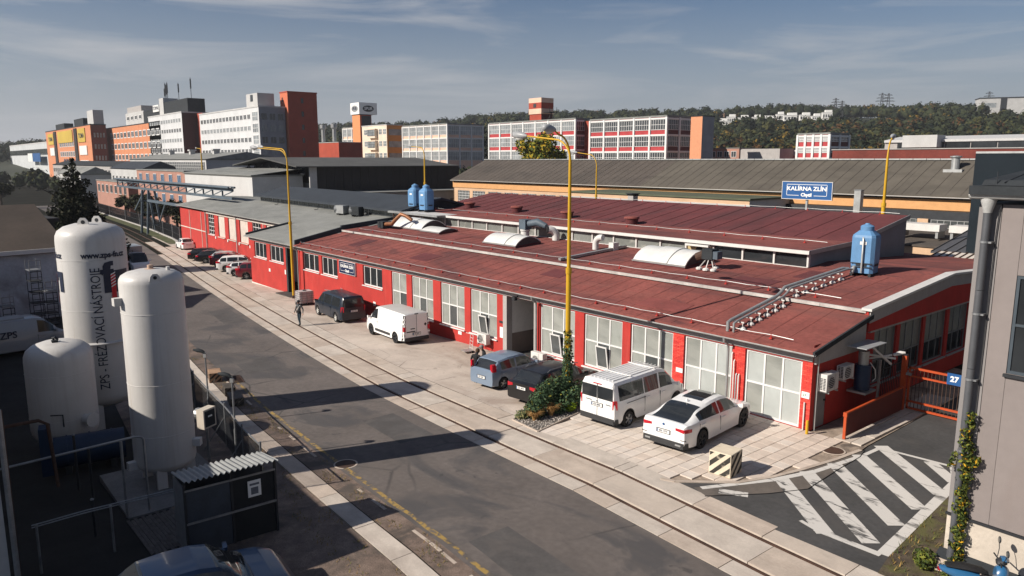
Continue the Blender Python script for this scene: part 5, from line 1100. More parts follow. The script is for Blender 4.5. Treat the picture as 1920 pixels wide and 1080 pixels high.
def car(name, label, loc, head, body, L, W, H, fo, wb, belt, roof, sides, wind, rear, wr=.36, rim=None, roofw=.72, zb=.2, group=None, tails=(), heads=True, plate='', clad=None, plan=None, cat='car', glassm=None, roofglass=None, rails=False, spokes=5, rearwall=None, extras=None, track=None, roofm=None, rng=None):
    """one lofted skin cut into body, glass and trim parts. x forward from mid wheelbase"""
    rim = rim or M_rim; glassm = glassm or M_gdark
    t = thing(name, label, cat, (loc[0], loc[1], gz(loc[0]) if len(loc) < 3 else loc[2]), head, group)
    xf, xb = wb / 2, -wb / 2; x1 = xf + fo; x0 = x1 - L
    bx, bz = zip(*sorted(belt)); rx_, rz2 = zip(*sorted(roof))
    key = set(np.round(np.linspace(x0, x1, 34), 3)) | set(bx) | set(rx_)
    for a, c in sides + [wind] + ([rear] if rear else []): key |= {a, c}
    ra = wr * 1.16
    for c in (xf, xb):
        for k in range(-8, 9): key.add(round(c + ra * math.sin(math.pi / 2 * k / 8), 3))
    for d in (.03, .08, .16, .3): key |= {round(x0 + d, 3), round(x1 - d, 3)}
    xs = sorted(k for k in key if x0 <= k <= x1); xs = [x for i, x in enumerate(xs) if i == 0 or x - xs[i - 1] > .004]
    hw = W / 2
    def wid(x):
        e0, e1 = x - x0, x1 - x
        k = 1 - .10 * max(0, 1 - e0 / .45) ** 2.2 - .20 * max(0, 1 - e1 / .75) ** 2.2
        if plan: k = plan(x, k)
        return hw * k
    V = []; 
    for x in xs:
        w = wid(x); zt = float(np.interp(x, bx, bz)); zr = max(zt, float(np.interp(x, rx_, rz2, left=0, right=0))); z0 = zb + .10 * max(0, 1 - (x1 - x) / .5) + .06 * max(0, 1 - (x - x0) / .5); arch = 0
        for c in (xf, xb):
            if abs(x - c) < ra: z0 = max(z0, wr + math.sqrt(max(0, ra * ra - (x - c) ** 2)) * 1.0); arch = 1
        z0 = min(z0, zt - .1)
        g = min(1, max(0, (zr - zt) / .28)); rw = hw * roofw; hc = .03
        hood = [(w * .955, zt + .0), (w * .86, zt + hc * .5), (w * .72, zt + hc * .8), (w * .42, zt + hc), (0, zt + hc * 1.15)]
        dzr = zr - zt
        cab = [(lerp(w * .955, rw, .05), zt + dzr * .07), (lerp(w * .95, rw, .86), zt + dzr * .82), (rw * .93, zt + dzr * .955), (rw * .62, zr), (0, zr + .012)]
        top = [(lerp(h_[0], c_[0], g), lerp(h_[1], max(c_[1], h_[1] if g < .5 else 0), g)) for h_, c_ in zip(hood, cab)]
        low = [(w * (.97 if arch else .88), z0), (w * .985, z0 + .05), (w, lerp(z0, zt, .42)), (w * .99, lerp(z0, zt, .74)), (w * .965, zt - .015)]
        half = low + top
        V.append([(x, -p[0], p[1]) for p in half] + [(x, p[0], p[1]) for p in reversed(half[:-1])])
    n = len(V[0]); m = len(V); ctr = n // 2       # ring index 0..n-1, ctr is the centre line
    parts = {}
    def addf(key_, quad_, mt): parts.setdefault(key_, (mt, []))[1].append(quad_)
    for i in range(m - 1):
        xc = (xs[i] + xs[i + 1]) / 2
        for j in range(n - 1):
            jj = min(j, n - 2 - j); side = 'R' if j < ctr else 'L'     # jj: strip number from the sill up
            k = ('body', ''); mt = body
            if jj == 5:
                for a, c in sides:
                    if a <= xc <= c: k = ('side_window', '%s%.2f' % (side, a)); mt = glassm
            if jj in (7, 8) or (jj == 6 and wind[0] + .12 < xc < wind[1] - .06):
                if wind[0] <= xc <= wind[1] and jj >= 6: k = ('windshield', ''); mt = glassm
            if rear and rear[0] <= xc <= rear[1] and jj in (7, 8): k = ('rear_window', ''); mt = glassm
            if roofglass and roofglass[0] <= xc <= roofglass[1] and jj == 8: k = ('glass_roof', ''); mt = glassm
            elif roofm and jj >= 7 and k[0] == 'body' and wind[0] > xc > (rear[1] if rear else x0 + .1): k = ('roof_skin', ''); mt = roofm
            if clad and jj in (0,) : k = ('cladding', ''); mt = clad
            addf(k, ((i, j), (i + 1, j), (i + 1, j + 1), (i, j + 1)), mt)
    for i, rev in ((0, 1), (m - 1, 0)):
        addf(('body', ''), tuple((i, j) for j in (range(n - 1, -1, -1) if rev else range(n))), body)
    for (nm, _), (mt, quads) in parts.items():
        idx = {}; b = B()
        for q in quads:
            f = []
            for p in q:
                if p not in idx: idx[p] = len(b.v); b.v.append(V[p[0]][p[1]])
                f.append(idx[p])
            b.f.append(tuple(f)); b.m.append(0)
        b.obj(nm, mt, t, smooth=32 if nm == 'body' else 50)
    # underbody and inner arches
    b = B(); b.box(x0 + .25, x1 - .25, -hw * .80, hw * .80, zb + .02, .42); b.obj('underbody', M_black, t)
    ty, rm, dk = wheel_meshes(wr, .22, rim, spokes)
    for c in (xf, xb):
        for s in (-1, 1):
            o = put(ty, 'wheel', t, (c, s * (hw - .125), wr), (rad(90 if s < 0 else -90), 0, 0)); put(rm, 'rim', o); put(dk, 'brake_disc', o)
    zt1 = float(np.interp(x1 - .15, bx, bz)); zh0 = float(np.interp(x1 - .12, bx, bz)); zh1 = float(np.interp(x1 - .42, bx, bz))
    if heads:
        for s in (-1, 1):
            b = B(); xa = x1 - .42; b.hexa([(xa, s * wid(xa) * .995, zt1 - .16), (x1 - .10, s * wid(x1 - .10) * .93, zt1 - .18), (x1 - .06, s * hw * .45, zt1 - .16), (xa, s * hw * .55, zt1 - .16), (xa, s * (wid(xa) + .004), zh1 - .05), (x1 - .14, s * wid(x1 - .14) * .94, zh0 - .03), (x1 - .10, s * hw * .45, zh0 - .04), (xa, s * hw * .55, zh1 - .06)]); b.obj('headlight', M_lens, t)
    for (zc, h_, y0, y1, dep) in tails:
        for s in (-1, 1):
            ya, yb2 = s * hw * y0, s * hw * y1; b = B(); xo = x0 - .015
            yc = s * wid(x0 + .01) * .985; ye = s * (wid(x0 + dep) * 1.0 + .006); yk = s * (wid(x0 + dep * .4) * 1.0 + .008); z0_, z1_ = zc - h_ / 2, zc + h_ / 2
            ring = [(xo, ya), (xo, yc * .97), (xo + .03, yc * 1.01), (x0 + dep * .4, yk), (x0 + dep, ye), (x0 + dep, ye * .9), (x0 + .1, ya)]
            b.prism([], 'z', 0, 0) if 0 else b.add([(p[0], p[1], z0_ + (.35 * h_ if q == 0 else 0)) for q, p in enumerate(ring)] + [(p[0], p[1], z1_ - (.2 * h_ if q == 4 else 0)) for q, p in enumerate(ring)], [tuple(range(6, -1, -1)), tuple(range(7, 14))] + [(q, (q + 1) % 7, 7 + (q + 1) % 7, 7 + q) for q in range(7)]); b.obj('taillight', M_tail, t)
    for s in (-1, 1):      # mirrors and door handles
        b = B(); xm = wind[0] + (wind[1] - wind[0]) * .62; zm = float(np.interp(xm, bx, bz)) + .06; b.hexa([(xm - .05, s * hw * .95, zm - .04), (xm + .06, s * hw * .95, zm - .04), (xm + .10, s * (hw + .18), zm - .05), (xm - .02, s * (hw + .18), zm - .05), (xm - .05, s * hw * .95, zm + .05), (xm + .06, s * hw * .95, zm + .05), (xm + .08, s * (hw + .18), zm + .11), (xm - .02, s * (hw + .18), zm + .11)]); b.obj('mirror', body if rim is not M_steel else M_black, t)
        for a, c in sides[-2:]:
            xh = a + .12; zh = float(np.interp(xh, bx, bz)) - .14; b = B(); b.box(xh, xh + .2, min(s * hw * .985, s * (hw + .02)), max(s * hw * .985, s * (hw + .02)), zh, zh + .03); b.obj('door_handle', body, t)
        for a, c in sides[-2:]:       # door gaps
            b = B(); zt_ = float(np.interp(a, bx, bz)); b.box(a - .04, a - .03, min(s * hw * .97, s * (hw + .003)), max(s * hw * .97, s * (hw + .003)), zb + .2, zt_ - .05); b.obj('door_gap', M_dsteel, t)
        if rails:
            b = B(); zr0 = float(np.interp(-.2, rx_, rz2)); b.tube([(xb - .1, s * hw * roofw * .95, zr0 - .06), (xb + .1, s * hw * roofw * .95, zr0 + .03), (xf * .35, s * hw * roofw * .95, zr0 + .035), (xf * .5, s * hw * roofw * .95, zr0 - .02)], .018, 6); b.obj('roof_rail', M_steel, t)
    pz = .78 if not plate else plate[1]
    b = B(); b.box(x0 - .028, x0 - .006, -.26, .26, pz - .06, pz + .06); p_ = b.obj('number_plate', M_plate, t); b = B(); b.box(x0 - .022, x0 - .004, -.285, .285, pz - .08, pz + .08); b.obj('plate_frame', M_clad, t)
    if plate:
        put(text_mesh(plate[0], .10, M_navy, .002, .001, sx=.9), 'plate_text', p_, (x0 - .031, .0, pz), (rad(90), 0, rad(-90)))
        b = B(); b.box(x0 - .031, x0 - .029, .22, .258, pz - .055, pz + .055); b.obj('plate_band', M_signblue, p_)
    if clad:
        b = B(); b.hexa([(x0 - .02, -hw * .88, zb + .04), (x0 + .2, -hw * .97, zb + .04), (x0 + .2, hw * .97, zb + .04), (x0 - .02, hw * .88, zb + .04), (x0 - .04, -hw * .86, zb + .26), (x0 + .15, -hw * .985, zb + .26), (x0 + .15, hw * .985, zb + .26), (x0 - .04, hw * .86, zb + .26)]); b.obj('rear_bumper', clad, t)
    if extras: extras(t, dict(x0=x0, x1=x1, hw=hw, xf=xf, xb=xb, wid=wid, zb=zb))
    return t
P_white = paint('paint_white', (.74, .74, .73)); P_black = paint('paint_black', (.007, .007, .008), .3, .35); P_navy = paint('paint_navy', (.007, .013, .024), .35, .25); P_bluegrey = paint('paint_bluegrey', (.16, .21, .28), .35, .5); P_red = paint('paint_darkred', (.16, .008, .016)); P_silver = paint('paint_silver', (.34, .35, .36), .3, .5); P_blue = paint('paint_blue', (.003, .011, .034), .3, .35); P_lgrey = paint('paint_pale_grey', (.26, .27, .28))
H90 = rad(90)
# white coupe-like fastback in the foreground
def bmw_x(t, d):
    x0 = d['x0']; hw = d['hw']
    b = B(); b.hexa([(x0 - .02, -hw * .62, .30), (x0 + .1, -hw * .62, .30), (x0 + .1, hw * .62, .30), (x0 - .02, hw * .62, .30), (x0 - .035, -hw * .5, .42), (x0 + .1, -hw * .5, .42), (x0 + .1, hw * .5, .42), (x0 - .035, hw * .5, .42)]); b.obj('diffuser', M_clad, t)
    for s in (-1, 1):
        b = B(); b.box(x0 - .05, x0 + .05, s * hw * .66 - .11, s * hw * .66 + .11, .335, .395); b.obj('exhaust', M_zinc, t)
        b = B(); b.box(x0 - .01, x0 + .05, s * hw * .84 - .1, s * hw * .84 + .1, .55, .575); b.obj('reflector', M_dsteel, t)
    b = B(); b.lathe([(.045, 0), (.045, .01), (.01, .012)], 16); b.obj('badge', M_signblue, t, (x0 - .012, 0, 1.0), (0, rad(-90), 0))
    b = B(); b.prism([(-.12, 1.515), (.02, 1.53), (-.10, 1.60)], 'y', -.02, .02); b.obj('antenna_fin', P_white, t, (-1.05, 0, -.02))
car('white_fastback', 'white fastback car with dark glass roof parked on the tiled forecourt', (-2.62, -3.15), rad(96), P_white, 5.05, 1.9, 1.54, .88, 3.07,
    [(-2.7, .98), (-2.5, 1.08), (-1.6, 1.06), (0, .98), (1.15, .95), (1.7, .90), (2.2, .80), (2.45, .62)], [(-2.62, .98), (-2.42, 1.09), (-1.5, 1.40), (-.6, 1.525), (.05, 1.54), (.5, 1.47), (1.42, .94)],
    [(-1.72, -.32), (-.25, .95)], (.45, 1.4), (-2.40, -1.22), .36, M_dsteel, .70, .20, None, [(.90, .13, .52, .97, .34)], True, ('4Z6 1574', .74), M_clad, roofglass=(-.85, .42), extras=bmw_x)
# white nine-seater van
def van_x(t, d):
    x0 = d['x0']; hw = d['hw']
    for s in (-1, 1):
        b = B(); b.box(x0 - .012, x0 + .0, min(s * .03, s * (hw * .80)), max(s * .03, s * (hw * .80)), 1.18, 1.68); b.obj('rear_window', M_gdark, t)
        b = B(); b.hexa([(x0 - .02, s * hw * .83, .86), (x0 + .12, s * hw * .965, .86), (x0 + .12, s * hw * .8, .86), (x0 - .02, s * hw * .83 * .96, .86), (x0 - .02, s * hw * .88, 1.22), (x0 + .10, s * hw * .955, 1.22), (x0 + .12, s * hw * .8, 1.22), (x0 - .02, s * hw * .80, 1.22)]); b.obj('taillight', M_tail, t)
    b = B(); b.box(x0 - .008, x0, -.012, .012, .45, 1.75); b.obj('door_gap', M_dsteel, t)
    b = B(); b.box(x0 - .03, x0 + .1, -.2, .2, 1.76, 1.79); b.obj('brake_light', M_tail, t)
    for k in range(7): b = B(); yk = -.54 + k * .18; b.box(x0 + .25, .9, yk - .02, yk + .02, 1.925, 1.945); b.obj('roof_rib', P_white, t)
    for xk in (-1.2, .4): b = B(); b.box(xk - .03, xk + .03, -.68, .68, 1.945, 1.965); b.obj('roof_bar', P_white, t)
    for s in (-1, 1): b = B(); b.box(-1.8, -.55, s * (hw + .004) - .004, s * (hw + .004) + .004, 1.02, 1.04); b.obj('slide_rail', M_dsteel, t)
    for y_, z_, w__ in ((.42, 1.05, .14), (-.55, 1.0, .12), (.0, 1.06, .05)): b = B(); b.box(x0 - .014, x0, y_ - w__, y_ + w__, z_ - .02, z_ + .02); b.obj('badge', M_steel, t)
VB = [(-2.6, 1.12), (1.55, 1.10), (1.95, 1.06), (2.3, .92), (2.5, .62)]
car('white_minibus', 'white passenger van with dark side windows on the tiled forecourt', (-6.05, -3.05), rad(94.5), P_white, 4.95, 1.92, 1.92, .85, 3.28, VB, [(-2.46, 1.12), (-2.455, 1.80), (-2.36, 1.92), (.55, 1.93), (.95, 1.86), (1.85, 1.12)],
    [(-2.2, -.62), (-.57, .38), (.48, 1.35)], (.9, 1.82), None, .34, M_rim, .80, .22, None, [], True, ('4Z6 8808', .92), M_clad, cat='van', extras=van_x)
# black estate and blue grey hatchback
car('black_estate', 'black estate car with chrome window line beside the ivy', (-10.45, -3.35), rad(97), P_black, 4.69, 1.83, 1.47, .90, 2.69,
    [(-2.5, .92), (-2.3, 1.0), (0, .95), (1.0, .93), (1.7, .87), (2.1, .76), (2.25, .55)], [(-2.34, .98), (-2.2, 1.05), (-1.75, 1.42), (-.9, 1.47), (.1, 1.46), (.5, 1.38), (1.25, .92)], [(-2.0, -1.30), (-1.22, -.15), (-.08, .78)], (.42, 1.25), (-2.22, -1.80), .33, M_rim, .74, .2, None, [(.87, .17, .55, .985, .4)], True, ('5Z2 4418', .80), None, rails=True)
car('bluegrey_hatchback', 'blue grey three door hatchback beside the two people in black', (-13.75, -3.45), rad(96), P_bluegrey, 4.03, 1.69, 1.49, .84, 2.51,
    [(-2.0, .88), (-1.85, .98), (0, .92), (.9, .92), (1.5, .86), (1.9, .72), (2.1, .5)], [(-1.92, .9), (-1.78, 1.05), (-1.45, 1.40), (-.8, 1.48), (.0, 1.49), (.4, 1.42), (1.25, .92)], [(-1.35, -.42), (-.32, .72)], (.35, 1.25), (-1.80, -1.48), .30, M_rim, .76, .2, None, [(1.14, .36, .74, .99, .2)], True, ('3Z5 2207', .62), None)
# white panel van and dark people carrier, nose to the left
def trafic_x(t, d):
    x0 = d['x0']; hw = d['hw']
    for s in (-1, 1):
        b = B(); b.hexa([(x0 - .015, s * hw * .86, .55), (x0 + .14, s * hw * .975, .55), (x0 + .14, s * hw * .8, .55), (x0 - .015, s * hw * .83, .55), (x0 - .015, s * hw * .80, 1.86), (x0 + .10, s * hw * .88, 1.86), (x0 + .12, s * hw * .7, 1.86), (x0 - .015, s * hw * .77, 1.86)]); o = b.obj('light_column', M_black, t)
        for z, h_, mt in ((1.02, .28, M_tail), (1.36, .10, M_plate), (.74, .1, M_plate), (1.62, .08, M_plate)): b = B(); y_ = s * hw * (.90 - (z - .6) * .05); b.box(x0 - .03, x0 + .10, min(y_ - s * .1, y_ + s * .05), max(y_ - s * .1, y_ + s * .05), z - h_ / 2, z + h_ / 2); b.obj('lamp', mt, o)
    b = B(); b.box(x0 - .006, x0, -.01, .01, .5, 1.86); b.obj('door_gap', M_dsteel, t); b = B(); b.box(x0 - .03, x0 + .05, -.12, .12, 1.88, 1.93); b.obj('brake_light', M_dsteel, t)
    b = B(); b.box(x0 - .02, x0, .12, .42, .98, 1.03); b.obj('door_handle', M_dsteel, t); b = B(); b.box(x0 - .02, x0, .1, .7, .80, .86); b.obj('plate_light', M_dsteel, t)
    b = B(); b.add([(x0 - .008, -.52, 1.2), (x0 - .008, -.62, 1.08), (x0 - .008, -.72, 1.2), (x0 - .008, -.62, 1.3)], [(0, 1, 2, 3)]); b.obj('emblem', M_dsteel, t)
    for s in (-1, 1): b = B(); b.box(-.95, .95, s * (hw + .008) - .01, s * (hw + .008) + .01, .40, .56); b.obj('side_moulding', M_clad, t)
car('white_panel_van', 'white panel van with grey roof parked along the red wall', (-26.7, -2.15), rad(178.5), P_white, 5.0, 1.96, 1.97, .93, 3.1, [(-2.6, 1.12), (1.6, 1.12), (2.0, 1.06), (2.35, .90), (2.55, .6)], [(-2.56, 1.12), (-2.552, 1.86), (-2.46, 1.96), (.7, 1.98), (1.05, 1.90), (1.95, 1.10)],
    [(.72, 1.55)], (1.0, 1.9), None, .33, M_dsteel, .84, .22, None, [], True, ('1ZT 8437', .68), M_clad, cat='van', extras=trafic_x, roofm=mat('van_roof_grey', (.45, .45, .44), rough=.4, var=.05))
def vito_x(t, d):
    x0 = d['x0']; hw = d['hw']
    b = B(); b.hexa([(x0 - .012, -hw * .78, 1.14), (x0 + .02, -hw * .78, 1.14), (x0 + .02, hw * .78, 1.14), (x0 - .012, hw * .78, 1.14), (x0 + .02, -hw * .72, 1.72), (x0 + .06, -hw * .72, 1.72), (x0 + .06, hw * .72, 1.72), (x0 + .02, hw * .72, 1.72)]); b.obj('rear_window', M_gdark, t)
    for s in (-1, 1): b = B(); b.hexa([(x0 - .02, s * hw * .80, .85), (x0 + .15, s * hw * .975, .85), (x0 + .15, s * hw * .8, .85), (x0 - .02, s * hw * .78, .85), (x0 - .02, s * hw * .80, 1.22), (x0 + .12, s * hw * .96, 1.22), (x0 + .12, s * hw * .8, 1.22), (x0 - .02, s * hw * .78, 1.22)]); b.obj('taillight', M_tail, t)
    for s in (-1, 1): b = B(); b.bar((.9, s * .62, 1.95), (.2, s * .45, 1.97), .03); b.obj('roof_bar', M_zinc, t)
car('dark_people_carrier', 'dark navy people carrier parked between white panel van and plastic cube', (-35.25, -1.85), rad(177), P_navy, 5.14, 1.93, 1.91, .9, 3.2, [(-2.8, 1.1), (1.6, 1.08), (2.05, 1.02), (2.35, .9), (2.6, .62)], [(-2.64, 1.1), (-2.6, 1.78), (-2.46, 1.90), (.6, 1.92), (1.0, 1.84), (1.95, 1.06)],
    [(-2.2, -.9), (-.8, .45), (.56, 1.45)], (.95, 1.9), None, .34, M_lens, .78, .22, None, [], True, ('5Z8 1120', .88), None, cat='van', extras=vito_x)
# row of parked cars along the workshop
EST = lambda: dict(L=4.65, W=1.83, H=1.47, fo=.9, wb=2.7, belt=[(-2.5, .92), (-2.3, 1.0), (0, .95), (1.0, .93), (1.7, .87), (2.1, .76), (2.25, .55)], roof=[(-2.34, .98), (-2.2, 1.05), (-1.75, 1.42), (-.9, 1.47), (.1, 1.46), (.5, 1.38), (1.25, .92)], sides=[(-2.0, -1.30), (-1.22, -.15), (-.08, .78)], wind=(.42, 1.25), rear=(-2.22, -1.80))
SUVP = lambda: dict(L=4.6, W=1.88, H=1.66, fo=.85, wb=2.75, belt=[(-2.4, .98), (-2.3, 1.1), (0, 1.06), (1.0, 1.05), (1.7, 1.0), (2.1, .88), (2.25, .6)], roof=[(-2.36, 1.0), (-2.22, 1.14), (-1.8, 1.58), (-.9, 1.66), (.1, 1.66), (.5, 1.57), (1.25, 1.04)], sides=[(-1.95, -1.30), (-1.22, -.15), (-.08, .8)], wind=(.42, 1.25), rear=(-2.24, -1.85))
HAT = lambda: dict(L=4.25, W=1.78, H=1.5, fo=.85, wb=2.6, belt=[(-2.2, .92), (-2.05, 1.0), (0, .95), (.95, .94), (1.6, .87), (1.95, .74), (2.15, .52)], roof=[(-2.08, .95), (-1.95, 1.06), (-1.5, 1.42), (-.8, 1.5), (.0, 1.5), (.45, 1.42), (1.25, .93)], sides=[(-1.6, -.95), (-.88, -.1), (-.02, .78)], wind=(.4, 1.25), rear=(-1.97, -1.52))
SED = lambda: dict(L=4.4, W=1.7, H=1.5, fo=.85, wb=2.6, belt=[(-2.2, .85), (-2.1, 1.02), (-1.3, 1.04), (0, .95), (.95, .93), (1.6, .86), (1.95, .74), (2.15, .52)], roof=[(-1.75, 1.03), (-1.05, 1.44), (-.5, 1.5), (.05, 1.5), (.45, 1.42), (1.2, .93)], sides=[(-1.25, -.35), (-.28, .75)], wind=(.4, 1.2), rear=(-1.7, -1.0))
GRP = 'cars parked in the row by the workshop'
def pcar(name, label, x, y, hd, body, spec, tails, **kw):
    s = spec(); h = rad(hd); c = (x + math.cos(h) * (s['L'] - s['fo'] - s['wb'] / 2), y + math.sin(h) * (s['L'] - s['fo'] - s['wb'] / 2))
    car(name, label, c, h, body, s['L'], s['W'], s['H'], s['fo'], s['wb'], s['belt'], s['roof'], s['sides'], s['wind'], s['rear'], .33, tails=tails, group=GRP, **kw)
pcar('black_car', 'black saloon at the far end of the parked row, next to the black estate', -80.4, 1.1, 62, P_black, EST, [(.88, .17, .55, .985, .4)])
pcar('black_offroader', 'black estate with roof rails, second from the far end of the row', -76.9, 1.0, 62, P_black, EST, [(.88, .17, .6, .985, .3)], rails=True)
pcar('silver_car', 'silver hatchback squeezed between the black estate and a dark red car', -74.4, 1.7, 62, P_silver, HAT, [(.95, .25, .72, .985, .3)])
pcar('dark_red_hatchback', 'dark red hatchback between silver hatchback and white off-roader in the row', -72.4, 1.1, 62, P_red, HAT, [(.95, .25, .72, .985, .3)])
pcar('white_offroader', 'white off-roader with grey side glass in the middle of the parked row', -67.6, .25, 62, P_white, SUVP, [(1.05, .18, .5, .985, .4)], clad=M_clad)
pcar('white_crossover', 'white crossover with black roof beside the dark red off-roader', -63.4, -.1, 62, P_white, HAT, [(1.0, .16, .5, .985, .4)], clad=M_clad, roofm=P_black)
pcar('dark_red_offroader', 'dark red off-roader at the near end of the row, at the red wall corner', -60.5, -.2, 62, P_red, SUVP, [(1.05, .2, .5, .985, .4)], clad=M_clad)
s = SED(); car('white_saloon', 'white saloon parked alone beyond the row, tail towards us', (-95.4, 5.0), rad(177), P_white, s['L'], s['W'], s['H'], s['fo'], s['wb'], s['belt'], s['roof'], s['sides'], s['wind'], s['rear'], .31, tails=[(.92, .24, .7, .985, .35)], group=None)
s = SED(); car('blue_car', 'dark blue car at the lower left edge in deep shade', (-2.75, -21.75), rad(84), P_blue, 4.5, 1.8, 1.47, s['fo'], s['wb'], s['belt'], s['roof'], s['sides'], s['wind'], s['rear'], .32, tails=[(.92, .2, .6, .985, .35)])
def truck_x(t, d):
    b = B(); b.box(-4.2, -1.0, -1.0, 1.0, .9, 2.6); b.obj('cargo_box', P_lgrey, t)
car('white_truck_cab', 'white light truck on the road glimpsed between the tanks', (-74.0, -6.3), 0, P_white, 5.0, 1.96, 2.1, .93, 3.1, [(-2.6, 1.12), (1.6, 1.2), (2.0, 1.1), (2.35, .95), (2.55, .6)], [(.2, 1.12), (.25, 2.1), (1.0, 2.1), (1.95, 1.15)], [(.5, 1.4)], (.95, 1.9), None, .36, M_dsteel, .84, .25, tails=[(.8, .2, .8, .98, .2)], cat='truck', extras=truck_x)
def zps_x(t, d):
    put(text_mesh('ZPS', .55, M_navy, .01, .002), 'lettering', t, (-.6, -d['hw'] - .012, 1.25), (rad(90), 0, 0))
    b = B(); b.box(-2.0, .4, -.6, .6, 2.0, 2.14); b.obj('roof_vent', P_lgrey, t)
car('delivery_van', 'grey white delivery van lettered ZPS in the shaded yard', (-38.5, -21.2), rad(100), P_lgrey, 5.6, 2.0, 2.1, .95, 3.4, [(-2.9, 1.12), (1.9, 1.12), (2.3, 1.06), (2.6, .9), (2.9, .6)], [(-2.94, 1.12), (-2.93, 1.95), (-2.8, 2.08), (.9, 2.1), (1.3, 2.0), (2.25, 1.1)], [(.95, 1.8)], (1.25, 2.2), None, .34, M_dsteel, .84, .22, tails=[(.95, .4, .86, .98, .2)], cat='van', extras=zps_x)
# scooter at the lower right
SC = thing('blue_scooter', 'blue scooter with round mirror leaning by the grey building', 'scooter', (8.36, -7.42, .02), rad(30))
P_sc = paint('paint_scooter', (.02, .10, .22))
for x in (-.62, .62): 
    b = B(); b.lathe([(.13, -.05), (.2, -.05), (.23, 0), (.2, .05), (.13, .05)], 20); o = b.obj('wheel', M_black, SC, (x, 0, .23), (rad(90), 0, 0)); b = B(); b.lathe([(.02, -.03), (.13, -.03), (.13, .03), (.02, .03)], 16); b.obj('rim', M_steel, o)
def blob(name, secs, m, parent, n=10):
    """lofted shell: list of (x, halfwidth, zlow, zhigh)"""
    b = B()
    for x, w, z0, z1 in secs:
        for k in range(n): a = 2 * math.pi * k / n; b.v.append((x, w * math.cos(a) * (1 if math.sin(a) < .3 else .9), (z0 + z1) / 2 + (z1 - z0) / 2 * math.sin(a)))
    for i in range(len(secs) - 1):
        for k in range(n): b.f.append((i * n + k, i * n + (k + 1) % n, (i + 1) * n + (k + 1) % n, (i + 1) * n + k)); b.m.append(0)
    b.f += [tuple(range(n - 1, -1, -1)), tuple(range((len(secs) - 1) * n, len(secs) * n))]; b.m += [0, 0]
    return b.obj(name, m, parent, smooth=50)
blob('tail_fairing', [(-.88, .06, .62, .74), (-.6, .16, .50, .76), (-.3, .19, .42, .76), (-.05, .16, .35, .70)], P_sc, SC)
blob('seat', [(-.75, .12, .74, .82), (-.4, .17, .74, .87), (.0, .15, .70, .83), (.12, .08, .68, .76)], M_black, SC)
blob('front_shield', [(.26, .20, .30, .92), (.36, .24, .32, 1.0), (.46, .20, .36, .98), (.52, .08, .5, .9)], P_sc, SC)
blob('front_mudguard', [(.36, .07, .40, .50), (.6, .09, .42, .52), (.82, .06, .34, .44)], P_sc, SC)
blob('floorboard', [(-.1, .17, .24, .34), (.3, .17, .24, .34)], M_black, SC); blob('engine', [(-.75, .1, .16, .36), (-.45, .15, .14, .46), (-.2, .14, .18, .44)], M_dsteel, SC)
blob('handlebar_cowl', [(.26, .10, .98, 1.10), (.36, .16, .98, 1.16), (.46, .08, 1.0, 1.12)], M_dsteel, SC); blob('cowl_top', [(.34, .12, 1.08, 1.18), (.42, .14, 1.06, 1.2), (.50, .06, 1.05, 1.14)], P_sc, SC)
b = B(); b.tube([(.28, -.34, 1.08), (.32, -.1, 1.06), (.32, .1, 1.06), (.28, .34, 1.08)], .018, 8); b.obj('handlebar', M_dsteel, SC)
for s in (-1, 1):
    b = B(); b.tube([(.32, s * .2, 1.08), (.36, s * .28, 1.25), (.36, s * .34, 1.36)], .009, 6); o = b.obj('mirror_stalk', M_dsteel, SC); b = B(); b.lathe([(.02, 0), (.075, .0), (.085, .015), (.06, .03), (.02, .035)], 18); b.obj('mirror', M_dsteel, o, (.36, s * .36, 1.42), (0, rad(90), 0)); b = B(); b.lathe([(.01, 0), (.07, 0), (.07, .004), (.01, .004)], 18); b.obj('mirror_glass', M_gmid, o, (.352, s * .36, 1.42), (0, rad(-90), 0))
    b = B(); b.tube([(.55, s * .06, .25), (.40, s * .05, .75)], .02, 6); b.obj('fork', M_steel, SC)
b = B(); b.box(-.90, -.86, -.06, .06, .62, .66); b.obj('taillight', M_tail, SC)

